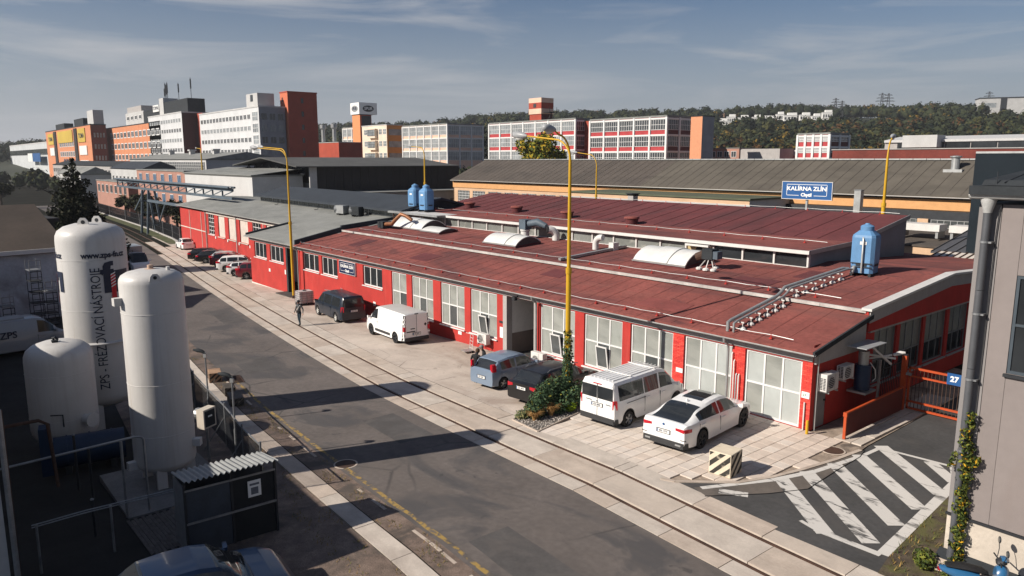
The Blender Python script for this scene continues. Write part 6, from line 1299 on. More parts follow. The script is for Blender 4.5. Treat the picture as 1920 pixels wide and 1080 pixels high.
# ------------------------------------------------------------------ people
def person(label, loc, rz, joints, cols, hair, cap=None, cat='person', bag=None):
    """one skinned body; joints: dict of positions in metres, feet at z=0, facing +y"""
    t = thing('person', label, cat, loc, rz)
    J = joints; names = list(J); idx = {n: i for i, n in enumerate(names)}
    E_ = [('pelvis', 'waist'), ('waist', 'chest'), ('chest', 'neck'), ('neck', 'head0'), ('head0', 'head1')]
    for s in 'lr': E_ += [('chest', 'sh' + s), ('sh' + s, 'el' + s), ('el' + s, 'wr' + s), ('wr' + s, 'palm' + s), ('pelvis', 'hip' + s), ('hip' + s, 'kn' + s), ('kn' + s, 'an' + s), ('an' + s, 'toe' + s)]
    rads = dict(pelvis=.135, waist=.125, chest=.145, neck=.055, head0=.085, head1=.082)
    for s in 'lr': rads.update({'sh' + s: .068, 'el' + s: .048, 'wr' + s: .032, 'palm' + s: .036, 'hip' + s: .095, 'kn' + s: .062, 'an' + s: .046, 'toe' + s: .04})
    v = [J[n] for n in names]; e = [(idx[a], idx[b_]) for a, b_ in E_]; rr_ = [rads[n] for n in names]
    for s in 'lr':        # five fingers
        p = Vector(J['palm' + s]); d = (p - Vector(J['wr' + s])).normalized(); sd = d.cross(Vector((0, 0, 1)));  sd = sd.normalized() if sd.length > .05 else Vector((0, 1, 0))
        for k in range(5):
            ln = (.055, .075, .08, .075, .06)[k]; off = sd * (-.032 + .016 * k) if k else sd * -.04; a = p + off * .8 + d * (.02 if k else -.01); c = a + d * ln * .55 + (sd * -.03 if k == 0 else Vector((0, .012, 0))); f = c + d * ln * .45 + Vector((0, .015, 0)) 
            i0 = len(v); v += [tuple(a), tuple(c), tuple(f)]; rr_ += [.0105, .0095, .008]; e += [(idx['palm' + s], i0), (i0, i0 + 1), (i0 + 1, i0 + 2)]
    me = bpy.data.meshes.new('body'); me.from_pydata([tuple(x) for x in v], e, []); o = put(me, 'body', t)
    md = o.modifiers.new('skin', 'SKIN'); md.use_smooth_shade = True
    for i, sv in enumerate(me.skin_vertices[0].data):
        sv.radius = (rr_[i], rr_[i] * (.72 if names[i] in ('chest', 'waist', 'pelvis') else 1)) if i < len(names) else (rr_[i], rr_[i]); sv.use_root = (i == idx['pelvis'])
    o.modifiers.new('sub', 'SUBSURF').levels = 1
    dg = bpy.context.evaluated_depsgraph_get(); nm = bpy.data.meshes.new_from_object(o.evaluated_get(dg)); o.modifiers.clear(); o.data = nm
    for c in cols: nm.materials.append(c)      # skin, top, trousers, shoes
    def dist(p, a, b_):
        a, b_ = Vector(a), Vector(b_); d = b_ - a; tt = max(0, min(1, (p - a).dot(d) / max(d.length_squared, 1e-6))); return (p - a - d * tt).length
    segs = [(('waist', 'chest'), 1), (('pelvis', 'waist'), 1), (('chest', 'neck'), 1), (('neck', 'head0'), 0), (('head0', 'head1'), 0)]
    for s in 'lr': segs += [(('chest', 'sh' + s), 1), (('sh' + s, 'el' + s), 1), (('el' + s, 'wr' + s), cols[4] if len(cols) > 4 and isinstance(cols[4], int) else (1 if hair[1] else 0)), (('wr' + s, 'palm' + s), 0), (('hip' + s, 'kn' + s), 2), (('pelvis', 'hip' + s), 2), (('kn' + s, 'an' + s), 2), (('an' + s, 'toe' + s), 3)]
    for pf in nm.polygons:
        c = pf.center; best = min(segs, key=lambda s_: dist(c, J[s_[0][0]], J[s_[0][1]]) - rads[s_[0][0]] * .5); pf.material_index = best[1]; pf.use_smooth = True
        if c.z < .09: pf.material_index = 3
    hd = (Vector(J['head0']) + Vector(J['head1'])) / 2
    b = B(); b.lathe([(.05, -.03), (.100, -.02), (.112, .04), (.10, .10), (.06, .14), (.01, .15)], 14); b.obj('hair', cap or hair[0], t, tuple(hd + Vector((0, -.015, .02))), smooth=60)
    if cap: b = B(); b.prism([(.06, .03), (.19, .02), (.19, .03), (.06, .045)], 'x', -.08, .08); b.obj('cap_peak', cap, t, tuple(hd + Vector((0, 0, .01))))
    f = hd + Vector((0, .085, 0))       # face
    b = B(); b.prism([(.0, -.02), (.028, -.015), (.0, .03)], 'x', -.012, .012); b.obj('nose', cols[0], t, tuple(f))
    for s in (-1, 1):
        b = B(); b.lathe([(.004, -.004), (.010, 0), (.004, .004)], 8); b.obj('eye', M_black, t, (f.x + s * .032, f.y - .004, f.z + .02), (rad(90), 0, 0)); b = B(); b.box(-.008, .008, -.02, .02, -.03, .03); b.obj('ear', cols[0], t, (hd.x + s * .095, hd.y - .01, hd.z))
    b = B(); b.box(-.025, .025, -.004, .004, -.005, .005); b.obj('mouth', M_redprint, t, (f.x, f.y - .006, f.z - .045))
    if bag: bag(t)
    return t
SKIN = mat('skin', (.45, .26, .18), rough=.6, var=.08); K_blk = mat('black_cloth', (.016, .016, .018), rough=.95, var=.3, scale=5); K_gry = mat('grey_jacket', (.075, .08, .085), rough=.95, var=.3, scale=6); K_jean = mat('dark_jeans', (.02, .035, .05), rough=.95, var=.3, scale=5); K_shoe = mat('shoe', (.02, .018, .018), rough=.8, var=.2); K_hair = mat('brown_hair', (.06, .035, .02), rough=.9, var=.3, scale=8); K_cap = mat('grey_cap', (.22, .19, .18), rough=.95, var=.15)
def base_j(**kw):
    j = dict(pelvis=(0, 0, .93), waist=(0, .0, 1.08), chest=(0, .0, 1.33), neck=(0, .01, 1.50), head0=(0, .03, 1.60), head1=(0, .035, 1.69), shl=(-.19, 0, 1.42), shr=(.19, 0, 1.42), ell=(-.27, -.02, 1.14), elr=(.27, -.02, 1.14), wrl=(-.30, .06, .90), wrr=(.30, .06, .90), palml=(-.30, .09, .82), palmr=(.30, .09, .82),
             hipl=(-.09, 0, .88), hipr=(.09, 0, .88), knl=(-.10, .03, .48), knr=(.10, .03, .48), anl=(-.10, 0, .08), anr=(.10, 0, .08), toel=(-.11, .16, .035), toer=(.11, .16, .035)); j.update(kw); return j
# walking towards the track with a strap bag, seen from the front
def strap(t):
    b = B(); b.tube([(-.17, .06, 1.47), (-.05, .13, 1.3), (.1, .135, 1.1), (.17, .1, .98)], .014, 6); b.obj('bag_strap', M_whiteplast, t)
    b = B(); b.box(-.1, .12, .10, .17, .93, 1.10); b.obj('belt_bag', K_blk, t)
person('person in grey jacket and dark jeans walking between the rails', (-34.2, -5.3, gz(-34.2)), rad(205), base_j(ell=(-.31, -.04, 1.16), elr=(.32, -.04, 1.15), wrl=(-.36, .05, .93), wrr=(.40, .02, .93), palml=(-.37, .08, .85), palmr=(.42, .04, .85), knl=(-.09, .10, .49), anl=(-.08, .04, .08), toel=(-.09, .20, .035), knr=(.10, -.02, .48), anr=(.10, -.14, .10), toer=(.11, .02, .03)), [SKIN, K_gry, K_jean, K_shoe], (K_hair, True), K_blk, bag=strap)
# two people in black by the hatchback; nearer one looks down, hands behind the back towards us
person('person in black T-shirt with bowed head standing at the blue grey hatchback', (-14.55, -4.95, gz(-14.5)), rad(20), base_j(chest=(0, .03, 1.34), neck=(0, .10, 1.49), head0=(0, .18, 1.54), head1=(0, .23, 1.60), shl=(-.2, .05, 1.42), shr=(.2, .05, 1.42), ell=(-.25, -.03, 1.16), elr=(.25, -.03, 1.16), wrl=(-.12, -.12, .98), wrr=(.12, -.12, .98), palml=(-.04, -.16, .93), palmr=(.04, -.16, .94)), [SKIN, K_blk, K_blk, K_shoe], (K_hair, False))
person('person in black with a grey cap half hidden behind the bowed one', (-14.9, -4.15, gz(-14.9)), rad(150), base_j(neck=(0, .07, 1.50), head0=(0, .13, 1.58), head1=(0, .17, 1.65), ell=(-.26, .04, 1.15), elr=(.26, .04, 1.15), wrl=(-.14, .25, 1.08), wrr=(.14, .25, 1.08), palml=(-.07, .30, 1.08), palmr=(.06, .31, 1.08)), [SKIN, K_blk, K_blk, K_shoe], (K_hair, True), K_cap)
# ------------------------------------------------------------------ plants
def leaf_mats(pfx, cols): return [mat('%s_leaf_%s' % (pfx, 'abcdef'[i]), c, rough=.8, var=.25, scale=3, fine=0, spec=.12) for i, c in enumerate(cols)]
def leaves(pts, n, size, seed, bias=None, up=.3, long=1.0):
    """n leaf quads scattered round the (x,y,z,r) balls; returns a builder"""
    r = random.Random(seed); b = B(); tot = sum(p[3] ** 2 for p in pts); w = [p[3] ** 2 / tot for p in pts]
    for k in range(n):
        p = r.choices(pts, w)[0]; d = Vector((r.gauss(0, 1), r.gauss(0, 1), r.gauss(0, 1))).normalized(); q = p[3] * (r.random() ** .35)
        c = Vector(p[:3]) + d * q; nrm = (d + Vector((r.gauss(0, .6), r.gauss(0, .6), r.gauss(0, .6) + up))).normalized(); a = nrm.orthogonal().normalized(); a.rotate(Matrix.Rotation(r.random() * 6.28, 3, nrm)); c2 = nrm.cross(a)
        s = size * r.uniform(.6, 1.3); L = s * long
        b.mi = (bias(c, r) if bias else r.randrange(3)); b.add([c - a * L, c - c2 * s * .55 + nrm * s * .1, c + a * L, c + c2 * s * .55 + nrm * s * .1], [(0, 1, 2, 3)])
    return b
IVY = leaf_mats('ivy', [(.030, .055, .028), (.055, .095, .045), (.11, .16, .08), (.22, .20, .03)])
px, py, pz = -8.8, -4.3, gz(-8.8)
t = thing('ivy_plant', 'dark glossy ivy climbing the foot of the tallest yellow lamp', 'ivy', (px, py, pz))
pts = [(0, 0, .3 + .32 * k, .30 - .012 * k) for k in range(10)]
b = leaves(pts, 2300, .065, 1, lambda c, r: 3 if (c.z > 2.6 and r.random() < .5) else r.choices((0, 1, 2), (.5, .33, .17))[0]); b.obj('foliage', IVY, t, fix=False)
t = thing('ivy_mound', 'dark ivy mound sprawling from the lamp foot over the gravel bed', 'ivy', (px, py, pz))
pts = [(.1, -.3, .8, .55), (.1, -.7, 1.0, .5), (.15, -1.1, 1.0, .48), (.2, -1.5, .85, .5), (.3, -1.9, .6, .5), (.35, -2.2, .35, .45), (.3, -1.9, .25, .4), (.75, -.8, .6, .45), (.85, -.3, .7, .45), (.45, .2, .7, .5), (.75, -1.2, .35, .35), (.0, -.9, .45, .4), (1.0, .3, .4, .4)]
b = leaves(pts, 6500, .06, 2, lambda c, r: r.choices((0, 1, 2, 3), (.52, .32, .14, .02))[0]); b.obj('foliage', IVY, t, fix=False)
b = B(); b.tube([(0, -.2, 0), (.1, -.7, .7), (.2, -1.5, .6), (.3, -2.1, 0)], .04, 6); b.obj('stem', M_wood, t)
# gravel bed with individual stones
bed = [(-9.45, -2.2), (-9.35, -5.4), (-8.85, -7.35), (-6.98, -7.62), (-7.68, -4.4), (-7.68, -2.2)]
b = B(); b.add([(p[0], p[1], gz(p[0]) + .012) for p in bed], [tuple(range(len(bed)))]); struct(b.obj('gravel_bed', M_gravel))
b = B(); r = random.Random(4); 
while len(b.f) < 900 * 6:
    x, y = r.uniform(-9.4, -7), r.uniform(-7.6, -4.2)
    if not inside((x, y), bed): continue
    s = r.uniform(.018, .045); a = r.random() * 3; c, q = math.cos(a) * s, math.sin(a) * s; z = gz(x) + .01; b.mi = r.randrange(3)
    b.hexa([(x - c, y - q, z), (x + q, y - c, z), (x + c, y + q, z), (x - q, y + c, z), (x - c * .6, y - q * .6, z + s), (x + q * .6, y - c * .6, z + s * .9), (x + c * .6, y + q * .6, z + s), (x - q * .6, y + c * .6, z + s * .8)])
tag(b.obj('bed_stones', [mat('stone_grey', (.26, .24, .22), var=.2), mat('stone_dark', (.12, .11, .105), var=.2), mat('stone_pale', (.42, .38, .34), var=.2)], fix=False), 'grey stones covering the planting bed at the lamp', 'stones', kind='stuff')
b = B(); 
for p, q in zip(bed[2:4], bed[3:5]): b.bar((p[0], p[1], gz(p[0])), (q[0], q[1], gz(q[0])), .05, .08)
b.bar((bed[1][0], bed[1][1], gz(-9.35)), (bed[2][0], bed[2][1], gz(-8.85)), .05, .08); struct(b.obj('bed_edging', M_concs[1]))
def tuft(label, x, y, h, n, cols, seed, spread=.5, name='grass_tuft'):
    t = thing(name, label, 'grass', (x, y, gz(x)), 0); r = random.Random(seed); b = B()
    for k in range(n):
        a = r.random() * 6.283; L = h * r.uniform(.6, 1.1); d = Vector((math.cos(a), math.sin(a), 0)); w = d.cross(Vector((0, 0, 1))) * .008; p0 = d * r.uniform(0, .08); p1 = d * (spread * .45 * L) + Vector((0, 0, L * .75)); p2 = d * (spread * L * 1.1) + Vector((0, 0, L * r.uniform(.55, .95)))
        b.mi = r.randrange(len(cols)); b.add([p0 - w, p0 + w, p1 + w, p1 - w, p2], [(0, 1, 2, 3), (3, 2, 4)])
    b.obj('blades', cols, t, fix=False)
DRY = leaf_mats('dry_grass', [(.36, .20, .07), (.46, .28, .11), (.28, .14, .05)])
tuft('tawny ornamental grass tuft behind the nearer one in the gravel bed', -8.1, -5.9, .62, 340, DRY, 5, .7); tuft('tawny ornamental grass tuft nearest the track in the gravel bed', -8.15, -6.75, .5, 300, DRY, 6, .8)
t = thing('lime_shrub', 'bright lime green shrub at the rear corner of the white passenger van', 'shrub', (-7.95, -4.95, gz(-7.9))); b = leaves([(0, 0, .22, .22), (.1, .05, .32, .2), (-.1, -.05, .3, .2)], 900, .035, 7); b.obj('foliage', leaf_mats('lime', [(.22, .33, .02), (.30, .42, .03), (.16, .25, .02)]), t, fix=False)
for i, (x, y, s) in enumerate(((-8.75, -7.0, .35), (-9.2, -6.2, .3))):
    t = thing('low_shrub', ['low grey green shrub at the road end of the gravel bed', 'low dark shrub under the ivy mound beside the black estate'][i], 'shrub', (x, y, gz(x))); b = leaves([(0, 0, .15, s * .7), (.15, .1, .2, s * .6)], 500, .045, 20 + i); b.obj('foliage', leaf_mats('low%d' % i, [(.08, .11, .05), (.13, .15, .06), (.2, .18, .08)]), t, fix=False)
for i, (x, y, s) in enumerate(((-13.9, -.45, .35), (-12.6, -.5, .4), (-11.7, -.45, .3), (-10.4, -.5, .3), (-9.9, -.9, .35))):
    t = thing('rust_shrub', ['small yellowing plant at the ground air conditioner', 'small rust coloured plant at the wall behind the ivy', 'small rust coloured plant beside the wall plate', 'reddish plant under the window behind the black estate', 'dark plant at the nose of the white passenger van'][i], 'shrub', (x, y, gz(x)), 0, 'small plants along the red wall'); b = leaves([(0, 0, s * .6, s * .6), (.15, 0, s * .9, s * .4)], 260, .045, 30 + i, long=1.3); b.obj('foliage', leaf_mats('rusty', [(.22, .10, .03), (.13, .12, .03), (.30, .17, .04)]), t, fix=False)
# vine on the grey building
t = thing('climbing_vine', 'green and yellow vine climbing the downpipe of the grey building', 'vine', (7.42, -6.62, 0)); r = random.Random(9)
pts = [(.10 + r.uniform(-.06, .1), r.uniform(-.08, .06), .1 + .14 * k, .15 if k < 26 else .11) for k in range(30)]
pts += [(.16 + .05 * k, -.02, 3.1 - .05 * k * (k % 2), .09) for k in range(5)] + [(-.2 + .03 * k, -.05, 2.8 + .1 * k, .08) for k in range(4)]
VN = leaf_mats('vine', [(.035, .05, .015), (.075, .10, .02), (.16, .17, .03), (.48, .27, .02)])
b = leaves(pts, 2600, .040, 9, lambda c, r: r.choices((0, 1, 2, 3), (.45, .30, .16, .09))[0], 0, 1.4); b.obj('foliage', VN, t, fix=False)
b = B(); b.tube([(.08, .05, 0), (.12, .06, 1), (.08, .04, 2), (.12, .05, 3), (.1, .05, 4.1)], .015, 6); b.obj('stem', M_wood, t)
# weeds along the grey building
r = random.Random(13); b = B(); WD = leaf_mats('weed', [(.10, .11, .03), (.16, .12, .04), (.24, .15, .05), (.06, .08, .025)])
for k in range(5200):
    x, y = r.uniform(5.3, 12), r.uniform(-8.0, -.2)
    if not inside((x, y), wp) or mnoise.noise((x * 1.5, y * 1.5, 0)) < -.12: continue
    a = r.random() * 6.28; L = r.uniform(.04, .16); d = Vector((math.cos(a), math.sin(a), 0)); w = d.cross(Vector((0, 0, 1))) * r.uniform(.006, .02); p = Vector((x, y, .02)); b.mi = r.choices((0, 1, 2, 3), (.3, .3, .2, .2))[0]
    b.add([p - w, p + w, p + d * L * .8 + Vector((0, 0, L))], [(0, 1, 2)])
tag(b.obj('weeds', WD, fix=False), 'dry weeds and grass along the foot of the grey building', 'weeds', kind='stuff')
for i, (x, y, s) in enumerate(((6.95, -6.95, .28), (7.6, -7.05, .25))):
    t = thing('wall_weed', ['leafy weed left of the downpipe foot', 'leafy weed right of the downpipe foot near the scooter'][i], 'weed', (x, y, .02)); b = leaves([(0, 0, s, s)], 380, .05, 40 + i, long=1.2); b.obj('foliage', VN[:3], t, fix=False)
b = B(); r = random.Random(17)
for k in range(9000):
    x = r.uniform(-30, 4); o_ = r.choice((r.uniform(-8.05, -7.3), r.uniform(-9.9, -8.75))); 
    if mnoise.noise((x * .8, o_ * 2, 4)) < .05: continue
    a = r.random() * 6.28; L = r.uniform(.03, .10); d = Vector((math.cos(a), math.sin(a), 0)); w = d.cross(Vector((0, 0, 1))) * .01; p = Vector((x, yr(x) + o_, gz(x))); b.mi = r.choices((0, 1, 2, 3), (.25, .35, .3, .1))[0]
    b.add([p - w, p + w, p + d * L + Vector((0, 0, L * .8))], [(0, 1, 2)])
tag(b.obj('verge_weeds', WD, fix=False), 'sparse dry weeds on the gritty verge along the pavement', 'weeds', kind='stuff')

# ------------------------------------------------------------------ trees
def tree(name, label, x, y, z, h, w, cols, n, seed, size, kind='round', trunk=.22, group=None, bias=None):
    t = thing(name, label, 'tree', (x, y, z), 0, group); r = random.Random(seed); pts = []
    if kind == 'cone':
        lv = 16
        for k in range(lv):
            f = k / (lv - 1); rr2 = w / 2 * (1 - f) ** .8 * r.uniform(.8, 1.1) + .15; m = max(1, int(9 * (1 - f)) + 2)
            for j in range(m): a = 6.283 * (j + r.random() * .6) / m; q = rr2 * r.uniform(.45, .85); pts.append((q * math.cos(a), q * math.sin(a), h * (.08 + .88 * f) - q * .12, max(.18, rr2 * .34)))
            pts.append((0, 0, h * (.08 + .9 * f), max(.15, rr2 * .5)))
    elif kind == 'column':
        for k in range(14): f = k / 13; pts.append((r.uniform(-.1, .1) * w, r.uniform(-.1, .1) * w, h * (.1 + .86 * f), w * .5 * math.sin(math.pi * (.12 + .8 * f)) ** .7))
    else:
        for k in range(26):
            a = r.random() * 6.283; e = math.asin(r.uniform(-.35, 1)); q = r.uniform(.35, .8); pts.append((w * .5 * q * math.cos(a) * math.cos(e), w * .5 * q * math.sin(a) * math.cos(e), h * .6 + h * .36 * q * math.sin(e), w * r.uniform(.10, .19)))
    b = leaves(pts, n, size, seed, bias or (lambda c, r: r.choices((0, 1, 2), (.4, .4, .2))[0]), .25); b.obj('crown', cols, t, fix=False)
    b = B(); b.tube([(0, 0, 0), (.05, 0, h * .3), (0, .05, h * .6), (0, 0, h * .9)], [trunk, trunk * .8, trunk * .5, trunk * .15], 8)
    for k in range(6): a = k * 1.1; z0 = h * (.3 + .07 * k); b.tube([(0, 0, z0), (w * .16 * math.cos(a), w * .16 * math.sin(a), z0 + h * .08), (w * .32 * math.cos(a), w * .32 * math.sin(a), z0 + h * .16)], [trunk * .45, trunk * .3, trunk * .1], 6)
    b.obj('trunk', mat('bark', (.06, .045, .035), rough=.95, var=.3, scale=4), t); return t
CON = leaf_mats('conifer', [(.012, .016, .010), (.022, .026, .014), (.04, .038, .022)])
tree('conifer_tree', 'dark conifer standing behind the lettered tank', -75, -11.3, gz(-75), 12.4, 9.8, CON, 34000, 3, .20, 'cone')
AUT = leaf_mats('autumn', [(.10, .12, .02), (.20, .19, .025), (.36, .24, .02), (.05, .07, .015)])
tree('autumn_tree', 'yellowing broad tree behind the brown roofed hall', -113, 87, 0, 17.4, 12.5, AUT, 7000, 5, .42, 'round', .35, bias=lambda c, r: r.choices((0, 1, 2, 3), (.3, .25, .25 if c.x > 0 else .1, .2))[0])
# ------------------------------------------------------------------ neighbouring halls
def block(name, label, x0, x1, y0, y1, z0, z1, m, ms=None, roof=M_roofg, para=.3, cat='building', group=None):
    t = thing(name, label, cat, (x0, y0, z0), 0, group); w, d, h = x1 - x0, y1 - y0, z1 - z0
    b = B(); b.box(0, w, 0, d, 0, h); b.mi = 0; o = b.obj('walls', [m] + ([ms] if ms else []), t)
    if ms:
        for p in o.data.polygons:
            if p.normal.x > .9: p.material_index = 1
    b = B(); b.box(-.15, w + .15, -.15, d + .15, h, h + para); b.obj('roof', roof, t); return t
def winrow(t, face, W_, m, a0, a1, n, z, off=.0):
    """n windows (mesh m, width W_) spread between a0 and a1 on the front ('f') or right side ('s') of a block placed at its lower front left corner"""
    st = (a1 - a0) / n
    for k in range(n):
        c = a0 + st * k + (st - W_) / 2
        put(m, 'window', t, (c, -.03 - off, z) if face == 'f' else (off + .03 + 0, c, z), (0, 0, 0 if face == 'f' else rad(90)))
# brown roofed hall behind the red one
BH = thing('brown_roof_hall', 'long hall with brown felt roof and orange eave band behind the red hall', 'building', (-87, 45, 0))
BX = 100
for k in range(10):      # roof in felt fields
    x0_, x1_ = k * 10, k * 10 + 9.98; m_ = M_brownroof if k < 4 else patchy(mat('brown_felt_green', (.090, .080, .066), rough=.95, var=.14, scale=.25, bump=.3, bscale=12), (.062, .055, .046), .12, .5, .62, (1, 3, 1), .6) if 'brown_felt_green' not in MATS else MATS['brown_felt_green']
    b = B(); b.prism([(-.5, 7.12), (6.6, 10.22), (6.6, 10.08), (-.5, 6.98)], 'x', x0_, x1_); b.obj('roof_field', m_, BH)
    b = B(); b.prism([(6.6, 10.22), (14, 7.1), (14, 6.95), (6.6, 10.05)], 'x', x0_, x1_); b.obj('roof_field', m_, BH)
    for j in range(8): b = B(); b.box(x0_ + j * 1.25, x0_ + j * 1.25 + 1.2, 6.3, 6.95, 10.2, 10.34); b.obj('ridge_cap', M_zinc, BH)
for x in range(1, 80):
    b = B(); xx = x * 1.22; b.prism([(-.5, 7.125), (6.5, 10.2), (6.5, 10.215), (-.5, 7.14)], 'x', xx, xx + .035); b.obj('felt_seam', M_brownroof, BH)
b = B(); facade(b, BX, 8, [(1.2 + k * 4, 4.4 + k * 4, 2.9, 5.4) for k in range(10)], .2, 0, -1); b.obj('wall', M_peach, BH)
for k in range(10): put(simple_win(3.2, 2.5, 8, 6, M_white, M_gmid, .06, .05), 'window', BH, (1.2 + k * 4, .12, 2.9))
b = B(); b.box(0, BX, -.12, .0, 5.85, 6.75); b.obj('eave_band', mat('eave_orange', (.52, .28, .12), var=.08), BH)
b = B(); b.box(0, BX, -.25, .0, 6.8, 7.0); b.obj('eave_board', M_dsteel, BH); gutter(0, BX, -.62, 7.0, BH, M_whiteplast)
b = B(); b.prism([(0, -1), (0, 6.9), (6.6, 9.95), (13.5, 6.9), (13.5, -1)], 'x', .02, .2); b.obj('gable_wall', M_peach, BH)
b = B(); b.lathe([(.35, 0), (.35, 1.1), (.5, 1.15), (.5, 1.25), (.1, 1.3)], 14, (73.2, 4.6, 9.3)); b.box(72.4, 74, 4.0, 5.2, 8.9, 9.35); b.obj('roof_stack', M_zinc, BH)
# strip windows and piers on the right part of the front
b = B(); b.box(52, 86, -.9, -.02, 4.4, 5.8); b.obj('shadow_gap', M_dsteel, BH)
for k in range(7): b = B(); x = 55 + k * 4.4; b.box(x, x + .9, -1.1, -.92, 4.3, 5.1); b.obj('pier', M_peach, BH)
for k in range(6): put(simple_win(3.2, .7, 6, 1, M_zinc, M_gmid, .05, .05), 'window', BH, (56.1 + k * 4.4, -.95, 4.35))
b = B(); b.prism([(-9, 3.6), (-1, 4.3), (-1, 4.15), (-9, 3.45)], 'x', 54, 88); b.obj('lean_to_roof', M_brownroof, BH)
b = B(); b.box(54, 88, -8.9, -1, 0, 3.5); b.obj('lean_to_wall', M_peach, BH)
GL = block('green_roof_annex', 'low peach annex with green flat roof in front of the brown roofed hall', -52, -27.3, 37.6, 44.8, -1, 6.35, M_peach, M_palewall, mat('green_felt', (.085, .095, .06), var=.15, scale=.3), .18)
winrow(GL, 'f', 3.4, simple_win(3.4, .75, 4, 1, M_white, M_gdark, .06, .05), 8, 24.4, 4, 5.6); b = B(); b.box(-.1, 24.8, -.08, -.01, 6.55, 6.9); b.obj('band', M_palewall, GL)
t = thing('roof_chimney', 'short grey chimney in front of the green roofed annex', 'chimney', (-35.4, 30, 3)); b = B(); b.box(-.35, .35, -.35, .35, 0, 3.75); b.obj('shaft', M_greywall, t); b = B(); b.box(-.5, .5, -.5, .5, 3.9, 3.98); b.box(-.4, -.36, -.4, .4, 3.75, 3.9); b.box(.36, .4, -.4, .4, 3.75, 3.9); b.obj('cap', M_darkgrey, t)
t = thing('roof_flue', 'tall pale square flue right of the blue billboard', 'flue', (-13.6, 31, 3)); b = B(); b.box(-.25, .25, -.25, .25, 0, 4.9); b.obj('shaft', M_zinc, t); b = B(); b.box(-.28, .28, -.28, .28, 4.9, 4.96); b.obj('cap', M_steel, t)
for i, x in enumerate((-13.5, -9.6)):
    t = thing('roof_unit', ['flat pale roof unit nearer the billboard', 'flat pale roof unit nearer the dark slate building'][i], 'roof unit', (x, 38, 4.1), 0, 'pale units on the annex roof'); b = B(); b.box(0, 3.2, 0, 1.6, .45, 1.0); b.obj('case', M_whiteplast, t); b = B(); b.box(.1, .3, .1, 1.5, -.1, .45); b.box(2.9, 3.1, .1, 1.5, -.1, .45); b.obj('feet', M_zinc, t)
# slate building and stairs at the right
SB = thing('slate_building', 'dark slate clad building rising behind the grey panel building', 'building', (-4.3, 26.5, 0)); M_sl2 = mat('slate_cladding', (.015, .021, .027), rough=.85, spec=.1, var=.12, scale=.4)
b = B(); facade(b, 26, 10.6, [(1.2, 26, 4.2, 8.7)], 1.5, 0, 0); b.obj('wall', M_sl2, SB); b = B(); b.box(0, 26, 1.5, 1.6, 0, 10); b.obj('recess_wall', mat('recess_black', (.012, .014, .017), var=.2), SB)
for k in range(5): b = B(); b.box(.02 + k * 5.2, 5.2 + k * 5.2, -.05, 8, 10.6, 10.72); b.obj('coping', M_zinc, SB)
b = B(); b.box(.005, .02, .01, 9, 0, 10.59); b.obj('side_wall', M_sl2, SB)
ST = thing('spiral_stair', 'grey spiral stair with railing behind the grey panel building', 'stair', (.6, 20.5, 0))
for k in range(14):
    a = rad(150 + k * 14); z = 3.6 + k * .19; b = B(); b.add([(0.1 * math.cos(a), .1 * math.sin(a), z), (1.4 * math.cos(a), 1.4 * math.sin(a), z), (1.4 * math.cos(a + .3), 1.4 * math.sin(a + .3), z), (.1 * math.cos(a + .3), .1 * math.sin(a + .3), z)] + [(0.1 * math.cos(a), .1 * math.sin(a), z + .05), (1.4 * math.cos(a), 1.4 * math.sin(a), z + .05), (1.4 * math.cos(a + .3), 1.4 * math.sin(a + .3), z + .05), (.1 * math.cos(a + .3), .1 * math.sin(a + .3), z + .05)], [(3, 2, 1, 0), (4, 5, 6, 7), (0, 1, 5, 4), (1, 2, 6, 5), (2, 3, 7, 6), (3, 0, 4, 7)]); b.obj('tread', M_darkgrey, ST)
    b = B(); b.cyl((1.38 * math.cos(a), 1.38 * math.sin(a), z), (1.38 * math.cos(a), 1.38 * math.sin(a), z + 1.05), .018, n=6); b.obj('baluster', M_steel, ST)
b = B(); b.tube([(1.38 * math.cos(rad(150 + k * 14)), 1.38 * math.sin(rad(150 + k * 14)), 3.6 + k * .19 + 1.05) for k in range(14)], .025, 6); b.obj('handrail', M_steel, ST); b = B(); b.cyl((0, 0, 0), (0, 0, 7.5), .08); b.obj('column', M_steel, ST)
t = thing('seam_roof_shed', 'low shed with dark standing seam roof beyond the red hall end', 'shed', (-6.2, 26, 0)); b = B(); b.prism([(0, 4.3), (6, 5.3), (6, 5.2), (0, 4.2)], 'x', 0, 9); b.obj('roof', mat('seam_sheet', (.075, .075, .08), rough=.5, var=.1), t)
for k in range(14): b = B(); b.prism([(0, 4.31), (6, 5.31), (6, 5.36), (0, 4.36)], 'x', k * .66, k * .66 + .04); b.obj('seam', MATS['seam_sheet'], t)
b = B(); b.box(.1, 8.9, .2, 5.8, 0, 4.1); b.obj('wall', M_greywall, t)
t = thing('ribbed_canopy', 'pale ribbed metal canopy just behind the right end of the red roof', 'canopy', (-5.6, 24.2, 0)); b = B(); b.prism([(0, 4.15), (1.7, 4.4), (1.7, 4.3), (0, 4.05)], 'x', 0, 9.5); b.obj('sheet', mat('pale_sheet', (.55, .50, .45), rough=.6, var=.1), t)
for k in range(24): b = B(); b.prism([(.01, 4.16), (1.7, 4.41), (1.7, 4.45), (.01, 4.20)], 'x', k * .4, k * .4 + .07); b.obj('rib', M_rust, t)
b = B(); b.box(0, 9.5, -.06, 0, 3.85, 4.2); b.obj('edge_board', M_whiteplast, t)
t = thing('steel_gantry', 'white steel frame standing beside the spiral stair', 'frame', (-1.6, 22.5, 3.2))
for x in (0, .8): b = B(); b.box(x, x + .07, 0, .07, 0, 2.6); b.obj('upright', M_whiteplast, t)
for z in (.9, 1.9, 2.55): b = B(); b.box(.07, .8, 0, .07, z, z + .07); b.obj('crossbar', M_whiteplast, t)
